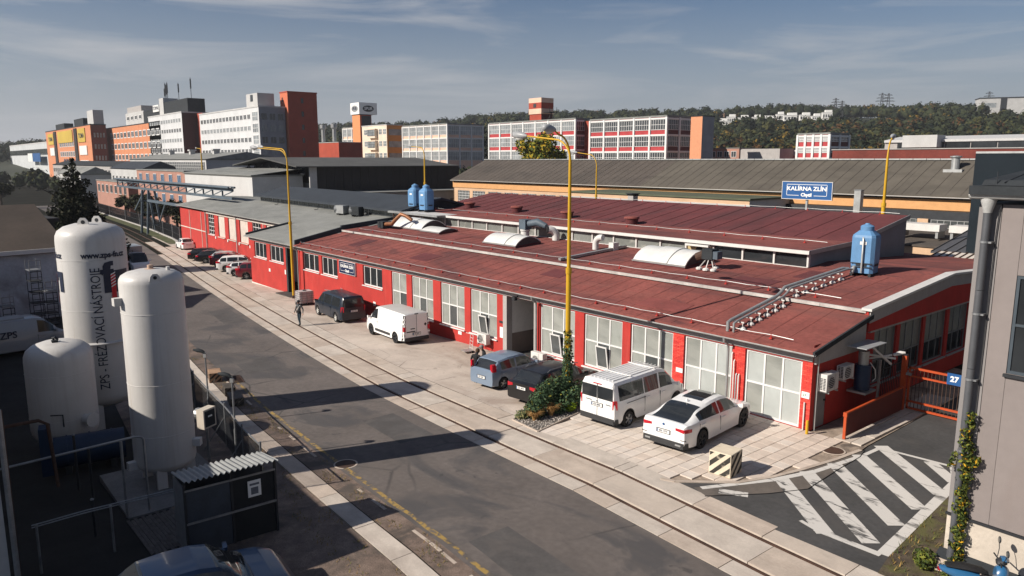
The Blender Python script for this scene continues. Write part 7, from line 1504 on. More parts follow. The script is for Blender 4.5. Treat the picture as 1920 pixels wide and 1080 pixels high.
# yard floor between the halls
# black clad hall with open gable, white hall, pink houses
KH = thing('black_clad_hall', 'large hall with black clad side and open truss gable', 'building', (-121, 24, -2.2)); w_, d_ = 25.6, 27.5
b = B(); b.prism([(-.8, 11.55), (12.4, 12.85), (26.4, 11.45), (26.4, 11.3), (12.4, 12.68), (-.8, 11.4)], 'y', -2.5, d_); b.obj('roof', mat('dark_felt', (.075, .076, .074), rough=.9, var=.2, scale=.3), KH)
for k in range(18): b = B(); b.box(w_ - .2, w_, k * 1.5 + 1.2, k * 1.5 + 2.66, 6.8, 11.3); b.obj('cladding_panel', mat('black_cladding', (.016, .016, .018), rough=.6, var=.25, scale=.5), KH)
b = B(); b.box(w_ - .25, w_ - .02, 0, 1.2, 6, 11.3); b.obj('corner_post', M_palewall, KH)
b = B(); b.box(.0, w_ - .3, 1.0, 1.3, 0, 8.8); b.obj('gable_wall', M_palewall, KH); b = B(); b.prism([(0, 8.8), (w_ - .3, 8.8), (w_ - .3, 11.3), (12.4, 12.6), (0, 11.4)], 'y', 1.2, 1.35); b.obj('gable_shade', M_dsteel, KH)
for k in range(8): b = B(); x = .4 + k * 3.1; b.bar((x, -.5, 10.3), (x + 1.5, -.5, 11.6), .14); b.bar((x + 1.5, -.5, 11.6), (x + 3.0, -.5, 10.3), .14); b.obj('truss', M_dsteel, KH)
b = B(); b.bar((0, -.5, 10.3), (25, -.5, 10.3), .2); b.obj('truss_chord', M_dsteel, KH)
b = B(); b.box(w_, w_ + 6, 2, 34, 0, 7.3); b.obj('annex_wall', patchy(mat('annex_grey', (.24, .25, .26), var=.12, scale=.4), (.15, .155, .16), .3, .5, .7, (1, 1, .4), .6), KH); b = B(); b.box(w_, w_ + 6.3, 1.8, 34.2, 7.3, 7.5); b.obj('annex_roof', M_roofg, KH)
for y in (7, 10.5, 22): b = B(); b.box(w_ + 6.0, w_ + 6.05, y, y + 1.4, 4.9, 6.1); b.obj('annex_window', M_gdark, KH)
WH = block('white_hall', 'white rendered low hall behind the blue pipe bridge', -131, -98, 16, 24, -2.4, 7.7, mat('white_render', (.46, .46, .455), var=.08, scale=.3), M_palewall, M_roofg, .25); b = B(); b.prism([(-.3, 10.35), (8, 11.3), (8, 11.2), (-.3, 10.25)], 'x', -.3, 33.3); b.obj('roof_slope', M_roofg, WH)
def house(name, label, x0, x1, y0, y1, z0, z1, m, rows, n, ww, wh, mf, mg, gab=0, roof=M_roofg, group=None):
    t = block(name, label, x0, x1, y0, y1, z0, z1, m, None, roof, .2, group=group)
    for z in rows: winrow(t, 'f', ww, simple_win(ww, wh, 2, 1, mf, mg), .6, x1 - x0 - .6, n, z - z0)
    if gab: b = B(); w, d = x1 - x0, y1 - y0; b.prism([(-.4, z1 - z0 + .2), (d / 2, z1 - z0 + gab), (d + .4, z1 - z0 + .2)], 'x', -.4, w + .4); b.obj('gable_roof', roof, t)
    return t
house('pink_workshop', 'two storey pink building with blue shutters behind the pipe bridge', -169.5, -134.5, 17, 23, -2.6, 8.0, M_pink, (5.1, 1.2), 6, 2.3, 2.3, M_white, mat('blue_shutter', (.035, .09, .17), var=.1))
house('pink_shed', 'low pink building left of the pipe bridge', -207, -174, 16, 20, -2.9, 5.0, M_pink, (2.2,), 7, 2.2, 2.0, M_white, M_gdark)
t = house('glazed_hall', 'dark roofed hall with a glazed strip in front of the orange blocks', -275, -194, 40, 62, -3, 10.2, M_palewall, (), 1, 1, 1, M_white, M_gdark, 2.2, M_roofg); winrow(t, 'f', 1.5, simple_win(1.5, 2.4, 2, 3, M_white, M_gmid), 1, 80, 44, 10.3, .1)
for k in range(3): b = B(); b.box(18 + k * 22, 19.5 + k * 22, 8, 9.5, 13.5, 16); b.box(17.7 + k * 22, 19.8 + k * 22, 7.7, 9.8, 16, 16.4); b.obj('roof_stack', M_palewall, t)
house('dark_gable_shed', 'low shed with dark gabled roof left of the pink workshop', -262, -222, 31, 41, -3, 7.4, M_palewall, (3.5,), 8, 2, 1.8, M_white, M_gdark, 2.4, M_slate); house('grey_gable_shed', 'grey gabled shed behind the dark conifer', -330, -285, 26, 36, -3, 5.0, M_palewall, (2,), 8, 2, 1.6, M_white, M_gdark, 2.8, M_roofg)
house('long_dark_shed', 'long low dark roofed shed in front of the orange blocks', -420, -285, 38, 50, -3, 7.8, M_greywall, (4.5,), 26, 3, 2, M_white, M_gdark, 2.0, M_darkgrey)
# blue pipe bridge
PB = thing('pipe_bridge', 'blue grey steel pipe bridge on trestles left of the workshop', 'pipe bridge', (-150, 8.8, 0))
for z in (5.0, 6.1): b = B(); b.box(0, 64, -.15, .15, z, z + .35); b.obj('chord', M_bluesteel, PB)
for z in (4.6,): b = B(); b.box(26, 68, -1.2, -.9, 3.2, 3.6); b.obj('chord', M_bluesteel, PB)
for k in range(16): b = B(); x = k * 4; b.box(x, x + .12, -.1, .1, 5.35, 6.1); b.bar((x, 0, 5.35), (x + 4, 0, 6.1), .1); b.obj('web', M_bluesteel, PB)
for x in (20, 24):
    for dy in (-.7, .9): b = B(); b.bar((x, dy * 1.5, -2.6), (x, dy * .6, 5.0), .32); b.obj('trestle_leg', M_bluesteel, PB)
    for z in (-1, 1, 3): b = B(); b.box(x - .08, x + .08, -.9, .9, z, z + .15); b.obj('trestle_brace', M_bluesteel, PB)
for k in range(3): b = B(); b.tube([(0, -.5 + k * .4, 6.6), (64, -.5 + k * .4, 6.6)], .14, 8); b.obj('pipe', M_zinc if k == 1 else M_bluesteel, PB)
b = B(); b.bar((12, 0, 1), (20, 0, 5), .2); b.bar((30, -.5, 0), (36, -1, 3.3), .2); b.obj('strut', M_bluesteel, PB)
# dark steel fence along the track on the left
SF = thing('steel_fence', 'dark steel mesh fence running along the track to the red workshop', 'fence')
fx_ = [-200, -180, -160, -145, -132, -122, -113, -104.5]
for i, x in enumerate(fx_):
    y = yr(x) + 3.2 if x < -110 else (yr(x) + 2.9); b = B(); b.box(x - .06, x + .06, y - .06, y + .06, gz(x), gz(x) + 2.4); b.obj('post', M_steel, SF)
    if i:
        xa = fx_[i - 1]; ya = yr(xa) + 3.2
        for dz in (.15, 1.2, 2.25): b = B(); b.bar((xa, ya, gz(xa) + dz), (x, y, gz(x) + dz), .05); b.obj('rail', M_dsteel, SF)
        n_ = int((x - xa) / .35); b = B()
        for k in range(n_): f = k / n_; xx = lerp(xa, x, f); yy = lerp(ya, y, f); b.box(xx - .025, xx + .025, yy - .02, yy + .02, lerp(gz(xa), gz(x), f) + .1, lerp(gz(xa), gz(x), f) + 2.35)
        o = b.obj('bars', M_dsteel, SF); o['kind'] = 'stuff'
        b = B(); b.bar((xa, ya - .1, gz(xa) + .1), (x, y - .1, gz(x) + .1), .25, .25); b.obj('base_wall', M_greywall, SF)
strip('grass_verge', 1.2, 3.0, -200, -104, patchy(mat('grass_verge', (.06, .07, .025), var=.4, scale=1), (.12, .10, .06), .5, .5, .65, amount=.7), .03)
# vehicles far left
_u = dict(L=4.95, W=1.92, H=1.92)
car('distant_van', 'white van far off at the left picture edge', (-205, -18.5), 0, P_white, 4.95, 2.0, 2.0, .85, 3.28, VB, [(-2.46, 1.12), (-2.455, 1.80), (-2.36, 1.92), (.55, 1.93), (.95, 1.86), (1.85, 1.12)], [(.48, 1.35)], (.9, 1.82), None, .34, M_dsteel, .80, .22, tails=[(1, .3, .86, .98, .2)], cat='van')
t = thing('parked_trailer', 'pale box trailer far off left of the conifer', 'trailer', (-196, -11.5, gz(-196))); b = B(); b.box(-3.5, 3.5, -1.2, 1.2, 1.0, 3.6); b.obj('box', P_lgrey, t); b = B(); b.box(-3.4, 3.4, -1.1, 1.1, .8, 1.0); b.obj('chassis', M_dsteel, t)
for x in (-2.2, -1.2, 2.4): b = B(); b.cyl((x, -1.2, .5), (x, 1.2, .5), .5, n=16); b.obj('axle_wheels', M_black, t)
t = thing('boundary_wall', 'pale corrugated boundary wall far left beyond the brown roof', 'wall', (-215, -21, gz(-215)), rad(10))
for k in range(12): b = B(); b.box(k * 4, k * 4 + 3.9, 0, .3, 0, 3.2); b.obj('panel', M_whiteplast, t)
# far left industrial hall
LP = block('glazed_far_hall', 'long pale flat hall at the far left edge', -800, -590, 62, 90, -4, 22, mat('far_pale', (.42, .44, .45), var=.1, scale=.1), None, M_palewall, .8)
for k in range(26): b = B(); b.box(2 + k * 8, 9.4 + k * 8, -.3, 0, 18, 22); b.obj('window', M_gmid, LP)
t = thing('advert_board', 'blue and white advert boards on the far left hall', 'sign', (-620, 58, 9)); b = B(); b.box(-42, -20, 0, .4, 0, 6); b.obj('board', M_plate, t); b = B(); b.box(-18, 16, 0, .4, 0, 6); b.obj('board', M_signblue, t)

# ------------------------------------------------------------------ big blocks in the distance
M_fw = mat('far_frame_white', (.62, .62, .61), var=.04); M_fg = glass('far_glass', (.045, .05, .055), .15); M_fg2 = glass('far_glass_pale', (.22, .24, .25), .15, var=.4, scale=.3)
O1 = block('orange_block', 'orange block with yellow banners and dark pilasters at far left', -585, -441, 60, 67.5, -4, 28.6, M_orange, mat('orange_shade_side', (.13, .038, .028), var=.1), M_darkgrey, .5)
for r_, z in ((0, 24.6), (1, 18.5), (2, 12.6)):
    z += 4
    if r_: winrow(O1, 'f', 5.5, simple_win(5.5, 3.2, 2, 1, M_fw, M_fg2, .25, .2), 48, 96, 7, z - .5)
for z in (26, 20, 14): winrow(O1, 's', 1.1, simple_win(1.1, 2.6, 1, 1, M_dsteel, M_fg2, .1), 1, 7, 4, z)
M_banner = mat('banner_yellow', (.44, .31, .05), var=.1, scale=.1)
for a, c, z0, z1, m_ in ((10, 30, 24, 31, M_banner), (46, 94, 24.5, 31.5, M_banner), (110, 130, 24, 31.5, M_banner), (14, 30, 17, 22, M_plate), (112, 132, 17, 22, M_plate), (112, 134, 9, 14, M_plate)): b = B(); b.box(a, c, -.4, 0, z0, z1); o_ = b.obj('banner', m_, O1)
for a in (32, 99): b = B(); b.box(a, a + 8, -.5, .0, 0, 32); b.obj('pilaster', mat('pilaster_black', (.02, .018, .018), var=.2), O1)
text(O1, 'TOMA', 3.6, M_dsteel, (20, -.45, 27.4), bold=.1, sx=1.5); text(O1, 'TOMA', 3.6, M_dsteel, (120, -.45, 27.4), bold=.1, sx=1.5); text(O1, 'AVIV', 8, mat('aviv_navy', (.03, .035, .07), var=0), (80, -.6, 11.5), bold=.35, sx=2.6)
for x0_, x1_, z1_ in ((28, 58, 3.6), (90, 116, 4.4), (128, 143, 7.5)): b = B(); b.box(x0_, x1_, 2, 7, 33, 33 + z1_); b.obj('roof_house', M_darkgrey if x0_ != 128 else M_palewall, O1)
O2 = block('orange_office', 'orange office block with three visible rows of windows', -455, -347, 70, 84, -4, 27.0, M_orange, None, M_darkgrey, .4)
for z in (23.2, 17.6, 12.0, 6.4): winrow(O2, 'f', 5.2, simple_win(5.2, 3.1, 2, 1, M_fw, M_fg, .35, .3), 10, 107, 13, z + 2)
b = B(); b.box(30, 66, 4, 12, 31.3, 38); b.obj('roof_house', M_palewall, O2); b = B(); b.box(66, 106, 3.8, 12, 31.3, 37.6); b.obj('roof_house', M_darkgrey, O2); b = B(); b.box(30, 58, 5, 11, 38, 41); b.obj('roof_house', M_greywall, O2)
for k in range(4): put(simple_win(4.5, 2.2, 2, 1, M_fw, M_fg, .3, .2), 'window', O2, (33 + k * 8, 3.9, 34.2))
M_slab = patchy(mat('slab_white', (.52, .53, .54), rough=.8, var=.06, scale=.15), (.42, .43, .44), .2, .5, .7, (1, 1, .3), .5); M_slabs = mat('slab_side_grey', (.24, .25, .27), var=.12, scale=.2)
WL = block('white_slab_block', 'long white office block with window rows, antennas on its roof', -366, -315, 70, 84, -4, 29.4, M_slab, mat('slab_shade_side', (.05, .02, .02), var=.2), M_palewall, .5)  # right side near black: its shade is put into the colour
for k in range(5): winrow(WL, 'f', 2.5, simple_win(2.5, 1.75, 2, 1, M_fw, M_fg if k % 2 else M_fg2, .12, .14), 1.5, 49.5, 13, 29.6 - k * 4.05)
b = B(); b.box(16, 50, 3, 10, 33.8, 39.5); b.obj('roof_house', M_darkgrey, WL); b = B(); b.box(10, 16.5, 2.6, 9, 33.8, 41.5); b.obj('roof_house', M_palewall, WL); b = B(); b.box(-2, 10, 3, 9, 34.5, 36); b.obj('roof_house', M_darkgrey, WL)
b = B(); b.box(-.5, 9, 2.5, 2.8, 36, 39); b.obj('roof_sign', M_plate, WL); text(WL, 'TOMA', 2.4, M_navy, (4.2, 2.4, 37.5), sx=1.3)
for x, h_ in ((11, 9), (12.5, 12), (14, 10.5), (15.5, 12), (32, 10), (49, 11)): b = B(); b.cyl((x, 5, 39), (x, 5, 39 + h_ * .8), .12, n=6); b.box(x - .3, x + .3, 4.8, 5.2, 39 + h_ * .4, 39 + h_ * .75); b.obj('antenna', M_dsteel, WL)
b = B(); b.box(51.2, 58, 6, 8, 0, 33.2); b.obj('red_stair_wall', M_brick, WL)
WR = block('white_slab_wing', 'right wing of the white office block with grey glazed end', -308.5, -245, 75, 84.5, -4, 28.2, M_slab, M_slabs, M_palewall, .5)
for k in range(5): winrow(WR, 'f', 2.6, simple_win(2.6, 1.75, 2, 1, M_fw, M_fg if k != 1 else M_fg2, .12, .14), 1, 56, 15, 28.4 - k * 4.0); put(simple_win(5, 3.2, 3, 2, M_fw, M_fg2, .15, .12), 'window', WR, (57.5, -.03, 27.6 - k * 4.0)); winrow(WR, 's', 2.1, simple_win(2.1, 2.3, 2, 1, M_slabs, M_fg2 if k % 2 else M_fg, .1, .1), .3, 9.3, 3, 27.9 - k * 4.0 + 63.5 * 0)
for o in WR.children:
    if o.name.startswith('window') and abs(o.rotation_euler.z) > 1: o.location.x += 63.5
for o in O1.children:
    if o.name.startswith('window') and abs(o.rotation_euler.z) > 1: o.location.x += 144
b = B(); b.box(50, 60.5, 1.0, 7, 32.8, 37.2); o_ = b.obj('roof_house', M_palewall, WR); b = B(); b.box(54, 56.4, .95, 1.0, 34.5, 36.8); b.obj('roof_window', M_gdark, o_)
RT = block('red_tower', 'tall plain red stair tower at the end of the white office block', -250, -243.5, 85, 96, -4, 33.6, mat('tower_lit_red', (.50, .14, .07), var=.1, scale=.2), M_brick, M_brick, .4)  # sunlit front coloured lighter than the shaded brick side
for k in range(6): put(simple_win(.9, 1.8, 1, 1, M_dsteel, M_fg), 'window', RT, (6.53, 4.9, 34.0 - k * 4.6), (0, 0, rad(90)))
put(simple_win(.9, 1.4, 1, 1, M_dsteel, M_fg), 'window', RT, (1.6, -.03, 34.6))
LB = block('red_low_block', 'low red block with roof vents right of the red tower', -284, -259.5, 112, 122, -3, 17.0, M_brick, None, M_palewall, .2)
for x in (3, 13): b = B(); b.lathe([(.8, 17), (.8, 22), (1.3, 22.5), (1.3, 24)], 10, (x, 4, 3.6)); b.obj('roof_vent', M_zinc, LB)
# pale block with sign tower
def bata(name, label, x0, x1, y0, y1, z0, z1, frame, span, bays, sbays, storeys, sh, gl_, glside=None, shademat=None, extra=None):
    """factory block with concrete frame, brick spandrels and wide windows per bay"""
    t = block(name, label, x0, x1, y0, y1, z0, z1, span, shademat, M_roofg, .5); w, d, h = x1 - x0, y1 - y0, z1 - z0
    for face, n, L in (('f', bays, w), ('s', sbays, d)):
        st = L / n; wm = simple_win(st - .7, sh - 1.7, 6, 2, frame, gl_ if face == 'f' else (glside or gl_), .12, .1)
        for i in range(n + 1):
            b = B(); c = i * st
            if face == 'f': b.box(c - .3, c + .3, -.35, 0, 0, h)
            else: b.box(w, w + .35, c - .3, c + .3, 0, h)
            b.obj('column', frame, t)
        for k in range(storeys):
            zt = h - .6 - k * sh; b = B()
            if face == 'f': b.box(.3, L - .3, -.25, 0, zt, zt + .45)
            else: b.box(w, w + .25, .3, L - .3, zt, zt + .45)
            b.obj('beam', frame, t)
            for i in range(n):
                if face == 'f': put(wm, 'window', t, (i * st + .35, -.06, zt - sh + 1.7))
                else: put(wm, 'window', t, (w + .06, i * st + .35, zt - sh + 1.7), (0, 0, rad(90)))
    return t
M_pspan = mat('peach_spandrel', (.66, .44, .33), var=.1, scale=.3)
bata('pale_factory_block', 'pale glass fronted factory block with peach bands', -290, -254, 160, 179, -3, 25.2, M_fw, M_pspan, 6, 3, 3, 5.4, M_fg2, M_fg2, M_pspan)
bata('pale_wing', 'left wing of the pale factory block behind the sign tower', -353, -338, 162, 176, -3, 26.5, M_fw, M_pspan, 3, 2, 3, 5.4, M_fg2)
PT = block('pale_front_part', 'cream stair block with small windows and orange side next to the sign tower', -325, -301, 158, 168, -3, 26.4, mat('cream_render', (.66, .55, .44), var=.08, scale=.3), mat('orange_panel', (.55, .24, .06), var=.1), M_palewall, .4)
for k in range(3): winrow(PT, 'f', 3.2, simple_win(3.2, 2.6, 2, 2, M_fw, M_fg2, .15, .12), .5, 7, 1, 25.2 - k * 5.6); winrow(PT, 'f', 3.0, simple_win(3.0, 2.6, 2, 2, M_fw, M_fg2, .15, .12), 16, 24, 2, 25.2 - k * 5.6); put(simple_win(7, 3.0, 4, 2, M_dsteel, M_fg2, .15, .12), 'window', PT, (8.2, -1.6, 24.6 - k * 5.6)); b = B(); b.box(8, 15.4, -1.55, 0, 23.6 - k * 5.6, 28.0 - k * 5.6); b.obj('bay', MATS['cream_render'], PT); b = B(); b.box(24.0, 24.1, 1, 9, 24.8 - k * 5.6, 27.6 - k * 5.6); b.obj('side_glazing', M_fg2, PT)
SG = block('sign_tower', 'slim orange tower carrying a white box with oval logos', -337.5, -329.5, 159.5, 166, -3, 32.5, mat('tower_peach', (.62, .24, .10), var=.08), M_brick, M_darkgrey, .3)
b = B(); b.box(-.6, 8.6, -.6, 9.5, 35.8, 41.5); b.obj('sign_box', M_plate, SG); b = B(); b.box(8.1, 8.4, 1, 6, 10, 35); b.obj('stair_glazing', M_darkgrey, SG)
for ax in (0, 1):
    b = B(); b.lathe([(.1, 0), (2.5, 0), (2.5, .1), (.1, .1)], 20); o = b.obj('logo', M_dsteel if ax else M_zinc, SG, (4, -.61, 38.6) if not ax else (8.61, 4.5, 38.6), (rad(90), 0, 0) if not ax else (0, rad(90), 0), None); o.scale = (1.3 if not ax else .62, .62 if not ax else 1.25, 1)
    o = text(SG, 'SPUR', 2.0, M_plate if ax else M_navy, (4, -.75, 38.6) if not ax else (8.76, 4.5, 38.6), rad(90) if ax else 0, bold=.05)
# red and white factory block with tower
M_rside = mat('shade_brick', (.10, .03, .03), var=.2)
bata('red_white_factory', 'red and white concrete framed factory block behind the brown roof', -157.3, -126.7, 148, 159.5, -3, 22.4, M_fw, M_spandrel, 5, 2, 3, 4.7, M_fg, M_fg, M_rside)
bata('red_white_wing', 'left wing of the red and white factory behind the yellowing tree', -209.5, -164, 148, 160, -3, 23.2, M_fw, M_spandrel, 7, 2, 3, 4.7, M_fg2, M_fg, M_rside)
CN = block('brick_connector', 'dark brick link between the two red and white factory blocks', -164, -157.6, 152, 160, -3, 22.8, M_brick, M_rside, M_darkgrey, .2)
for k in range(3): b = B(); b.box(2.8, 6.2, -.1, 0, 20 - k * 4.7, 23.4 - k * 4.7); b.obj('window', M_fg, CN)
ET = block('orange_stair_end', 'narrow orange stair block at the right end of the red and white factory', -119.8, -115.9, 150, 155.5, -3, 22.2, mat('stair_orange', (.55, .24, .13), var=.1), M_slabs, M_darkgrey, .2)
for k in range(5): b = B(); b.box(3.9, 3.95, .3, 5.2, 2 + k * 4.6, 6 + k * 4.6); b.obj('panel', M_slabs, ET)
WT = block('water_tower', 'red brick tower with pale bands and balcony above the factory roofs', -187.6, -181.6, 148.8, 154, -3, 25.8, M_brick, M_rside, M_palewall, .2)
for z0, z1, m_ in ((28.8, 30.6, M_pspan), (30.6, 32.6, M_brick), (32.6, 34.2, M_pspan)): b = B(); b.box(-.25, 6.25, -.25, 5.45, z0, z1 - .01); b.obj('band', m_, WT)
b = B(); b.box(2.2, 3.6, -.32, -.25, 31, 32.3); b.obj('window', M_fg, WT); b = B(); b.box(6.25, 9, 1, 4.5, 29.2, 29.4); b.bar((6.2, 2.5, 26), (8.6, 2.5, 29.2), .2); b.obj('balcony', M_dsteel, WT)
for y in (1, 2.7, 4.4): b = B(); b.box(8.9, 9, y, y + .1, 29.4, 31); b.obj('rail_post', M_dsteel, WT)
# small buildings right of it
t = house('pink_low_office', 'low pink flat roofed building right of the factory blocks', -128, -117, 170, 180, -3, 13.6, M_pink, (11,), 4, 1.8, 1.8, M_white, M_fg); b = B(); b.box(11.02, 24, .5, 8, 0, 16.4); b.obj('dark_wing', M_greywall, t)
t = bata('small_red_white_house', 'small two storey red and white framed house right of the factory', -98.4, -89.2, 170, 180.5, -3, 17.0, M_fw, M_spandrel, 4, 2, 3, 3.0, M_fg2, M_fg, M_rside)
t = block('flat_pale_shed', 'flat pale shed left of the small red and white house', -125, -99, 178, 190, -3, 12.6, M_palewall, None, M_whiteplast, .4); winrow(t, 'f', 1.6, simple_win(1.6, 1.0, 1, 1, M_white, M_spandrel), 1, 25, 10, 13.6)
t = block('rusty_wall_building', 'long building with rust red sheet wall behind the brown roof', -57, 10, 110, 116, -2, 12.0, mat('rust_sheet', (.14, .028, .02), rough=.8, var=.25, scale=.15), None, M_greywall, .15)
LS = thing('long_grey_shed', 'long grey shed with glazed band and two red and white gables', 'building', (-97, 220, 0)); b = B(); b.box(0, 130, 0, 20, 0, 15.6); b.obj('wall', M_greywall, LS)
for k in range(18): b = B(); b.box(4 + k * 7, 10.6 + k * 7, -.3, 0, 13.4, 15.6); b.obj('window', M_gdark, LS)
b = B(); b.prism([(-.6, 15.6), (-.6, 16.3), (10, 17.6), (20, 15.6)], 'x', 0, 130); b.obj('roof', mat('pale_roof_sheet', (.45, .45, .45), var=.1), LS)
for k, x in enumerate((12, 52)): b = B(); b.prism([(x - 11, 10.2), (x + 11, 10.2), (x + 6, 12.6), (x - 6, 12.6)], 'y', -6, -1); b.obj('gable', M_pink if not k else mat('gable_red', (.5, .06, .08), var=.1), LS); b = B(); b.bar((x - 12, -6.1, 9.8), (x - 6, -6.1, 12.8), .4); b.bar((x + 12, -6.1, 9.8), (x + 6, -6.1, 12.8), .4); b.obj('gable_edge', M_whiteplast, LS); b = B(); b.box(x - 5, x + 5, -4, 2, 14, 17.6); b.obj('roof_house', M_palewall, LS)
# ------------------------------------------------------------------ hills, woods and far houses
C2 = Vector((CAM[0], CAM[1])); HN = Vector((-.623, .782)); HA = Vector((.782, .623))
def hill(x, y):
    d = Vector((x, y)) - C2; s = d.dot(HN); a = d.dot(HA)
    top = float(np.interp(a, [-1800, -1100, -620, -250, 100, 420, 700, 1100], [22, 28, 46, 63, 68, 72, 72, 76])); t = min(1, max(0, (s - 330) / 800)); t = t * t * (3 - 2 * t)
    bump = 7 * mnoise.noise((x * .004, y * .004, 1)) + 3 * mnoise.noise((x * .011, y * .011, 5)); bump += 13 * math.exp(-((a - 60) / 120) ** 2) * min(1, max(0, (s - 930) / 180)); near = 15 * min(1, max(0, (s - 180) / 250)) * float(np.interp(a, [-300, 100, 500], [.0, .4, 1]))
    return -4 + (top + bump) * t + near * (1 - t)
b = B(); na, ns = 60, 34
for i in range(na + 1):
    for j in range(ns + 1):
        a = -2400 + 4200 * i / na; s = 180 + 2300 * (j / ns) ** 1.3; p = C2 + HN * s + HA * a; b.v.append((p.x, p.y, hill(p.x, p.y)))
for i in range(na):
    for j in range(ns): b.f.append((i * (ns + 1) + j, (i + 1) * (ns + 1) + j, (i + 1) * (ns + 1) + j + 1, i * (ns + 1) + j + 1)); b.m.append(0)
struct(b.obj('hills', patchy(mat('meadow', (.025, .03, .015), var=.3, scale=.01), (.06, .05, .03), .006, .52, .66, amount=.6), fix=False, smooth=180))
def field(pts, m, n=10):
    b = B(); P = [C2 + HN * s + HA * a for a, s in pts]
    for i in range(n + 1):
        for j in range(n + 1): p = P[0].lerp(P[1], i / n).lerp(P[3].lerp(P[2], i / n), j / n); b.v.append((p.x, p.y, hill(p.x, p.y) + .8))
    for i in range(n):
        for j in range(n): b.f.append((i * (n + 1) + j, (i + 1) * (n + 1) + j, (i + 1) * (n + 1) + j + 1, i * (n + 1) + j + 1)); b.m.append(0)
    struct(b.obj('field', m, fix=False))
M_field = patchy(mat('ploughed_field', (.22, .135, .08), rough=.95, var=.12, scale=.03), (.17, .10, .06), .02, .5, .65, amount=.6)
F1 = [(-20, 1030), (125, 1030), (135, 1230), (-30, 1230)]; F2 = [(262, 785), (460, 750), (460, 862), (296, 866)]; F3 = [(-350, 900), (-280, 900), (-280, 1050), (-350, 1050)]
CLEAR = [(44, 745), (172, 755), (172, 905), (44, 880)]; CLEAR2 = [(296, 880), (420, 870), (420, 1000), (320, 1000)]
for f in (F1, F2, F3): field(f, M_field)
def infield(a, s): return any(inside((a, s), f) for f in (F1, F2, F3, CLEAR, CLEAR2))
ico = bmesh.new(); bmesh.ops.create_icosphere(ico, subdivisions=1, radius=1); IV1 = [v.co.copy() for v in ico.verts]; IF1 = [tuple(v.index for v in f.verts) for f in ico.faces]; ico.free()
WOOD = [mat('wood_%s' % n, c, rough=.95, var=.35, scale=.5, fine=0, spec=.08) for n, c in (('dark', (.018, .024, .014)), ('mid', (.030, .036, .018)), ('olive', (.055, .055, .02)), ('rust', (.085, .045, .02)), ('gold', (.13, .085, .018)), ('pine', (.010, .016, .012)))]
def woods(name, label, n, arange, srange, seed, hmin, hmax, weights, cards=60, keep=None, dens=None):
    """every tree: a dark lumpy core wrapped in many leaf clump cards"""
    r = random.Random(seed); g = np.random.default_rng(seed); VV = []; FF = []; MM = []; base = 0; k = guard = 0; core = np.array([tuple(v) for v in IV1]); cf = np.array(IF1); F3_ = []; M3 = []
    while k < n and guard < n * 12:
        guard += 1; a, s = r.uniform(*arange), r.uniform(*srange); p = C2 + HN * s + HA * a
        if infield(a, s) or (dens and mnoise.noise((a * .008, s * .008, 2)) < dens): continue
        k += 1; h = r.uniform(hmin, hmax); w = h * r.uniform(.34, .52); z = hill(p.x, p.y); mi = r.choices(range(6), weights)[0]
        sc = np.array([w, w, h * .46]); ce = np.array([p.x, p.y, z + h * .54]); lump = 1 + .3 * g.standard_normal((len(core), 1)) * .5
        VV.append(ce + core * sc * .8 * lump); F3_.append(cf + base); M3.append(np.full(len(cf), min(mi, 1) if mi < 4 else 1)); base += len(core)
        d = g.standard_normal((cards, 3)); d /= np.linalg.norm(d, axis=1)[:, None]; d[:, 2] = np.abs(d[:, 2]) * np.where(g.random(cards) < .75, 1, -1); c = ce + d * sc * g.uniform(.72, 1.08, (cards, 1))
        u = g.standard_normal((cards, 3)); u -= d * (u * d).sum(1)[:, None] * .7; u /= np.linalg.norm(u, axis=1)[:, None]; v = np.cross(d + .4 * g.standard_normal((cards, 3)), u); v /= np.linalg.norm(v, axis=1)[:, None]; q = h * g.uniform(.05, .11, (cards, 1))
        VV.append(np.stack([c - u * q, c + v * q * .8, c + u * q, c - v * q * .8], 1).reshape(-1, 3)); FF.append((np.arange(cards * 4).reshape(-1, 4)) + base); m_ = np.full(cards, mi); m_[g.random(cards) < .2] = r.choice((0, 1, 2)); MM.append(m_); base += cards * 4
    V_ = np.concatenate(VV); Q = np.concatenate(FF); T_ = np.concatenate(F3_); me = bpy.data.meshes.new(name); me.vertices.add(len(V_)); me.vertices.foreach_set('co', V_.ravel())
    me.loops.add(Q.size + T_.size); me.loops.foreach_set('vertex_index', np.concatenate([Q.ravel(), T_.ravel()]).astype(np.int32)); me.polygons.add(len(Q) + len(T_)); me.polygons.foreach_set('loop_start', np.concatenate([np.arange(len(Q)) * 4, Q.size + np.arange(len(T_)) * 3]).astype(np.int32))
    for m_ in WOOD: me.materials.append(m_)
    me.polygons.foreach_set('material_index', np.concatenate(MM + M3).astype(np.int32)); me.update(calc_edges=True); tag(put(me, name), label, 'woods', kind='stuff')
woods('far_woods', 'dark woods covering the far hillside', 4300, (-800, 470), (600, 1250), 21, 9, 17, (5, 4, 1.6, .6, .2, 3), 36, dens=-.32)
woods('near_woods', 'autumn tinted woods on the nearer slope at the right', 1700, (10, 420), (280, 720), 22, 6, 16, (4, 4, 3.2, 3.0, 1.0, 2.5), 90)
woods('town_trees', 'dark trees among the distant houses on the left slope', 420, (-620, -130), (560, 900), 23, 7, 13, (5, 4, 1, .4, .2, 3), 60)
woods('valley_trees', 'dark trees on the valley floor between the factory blocks', 160, (-500, 60), (240, 330), 24, 6, 11, (5, 4, 1, 1, .4, 3), 90)
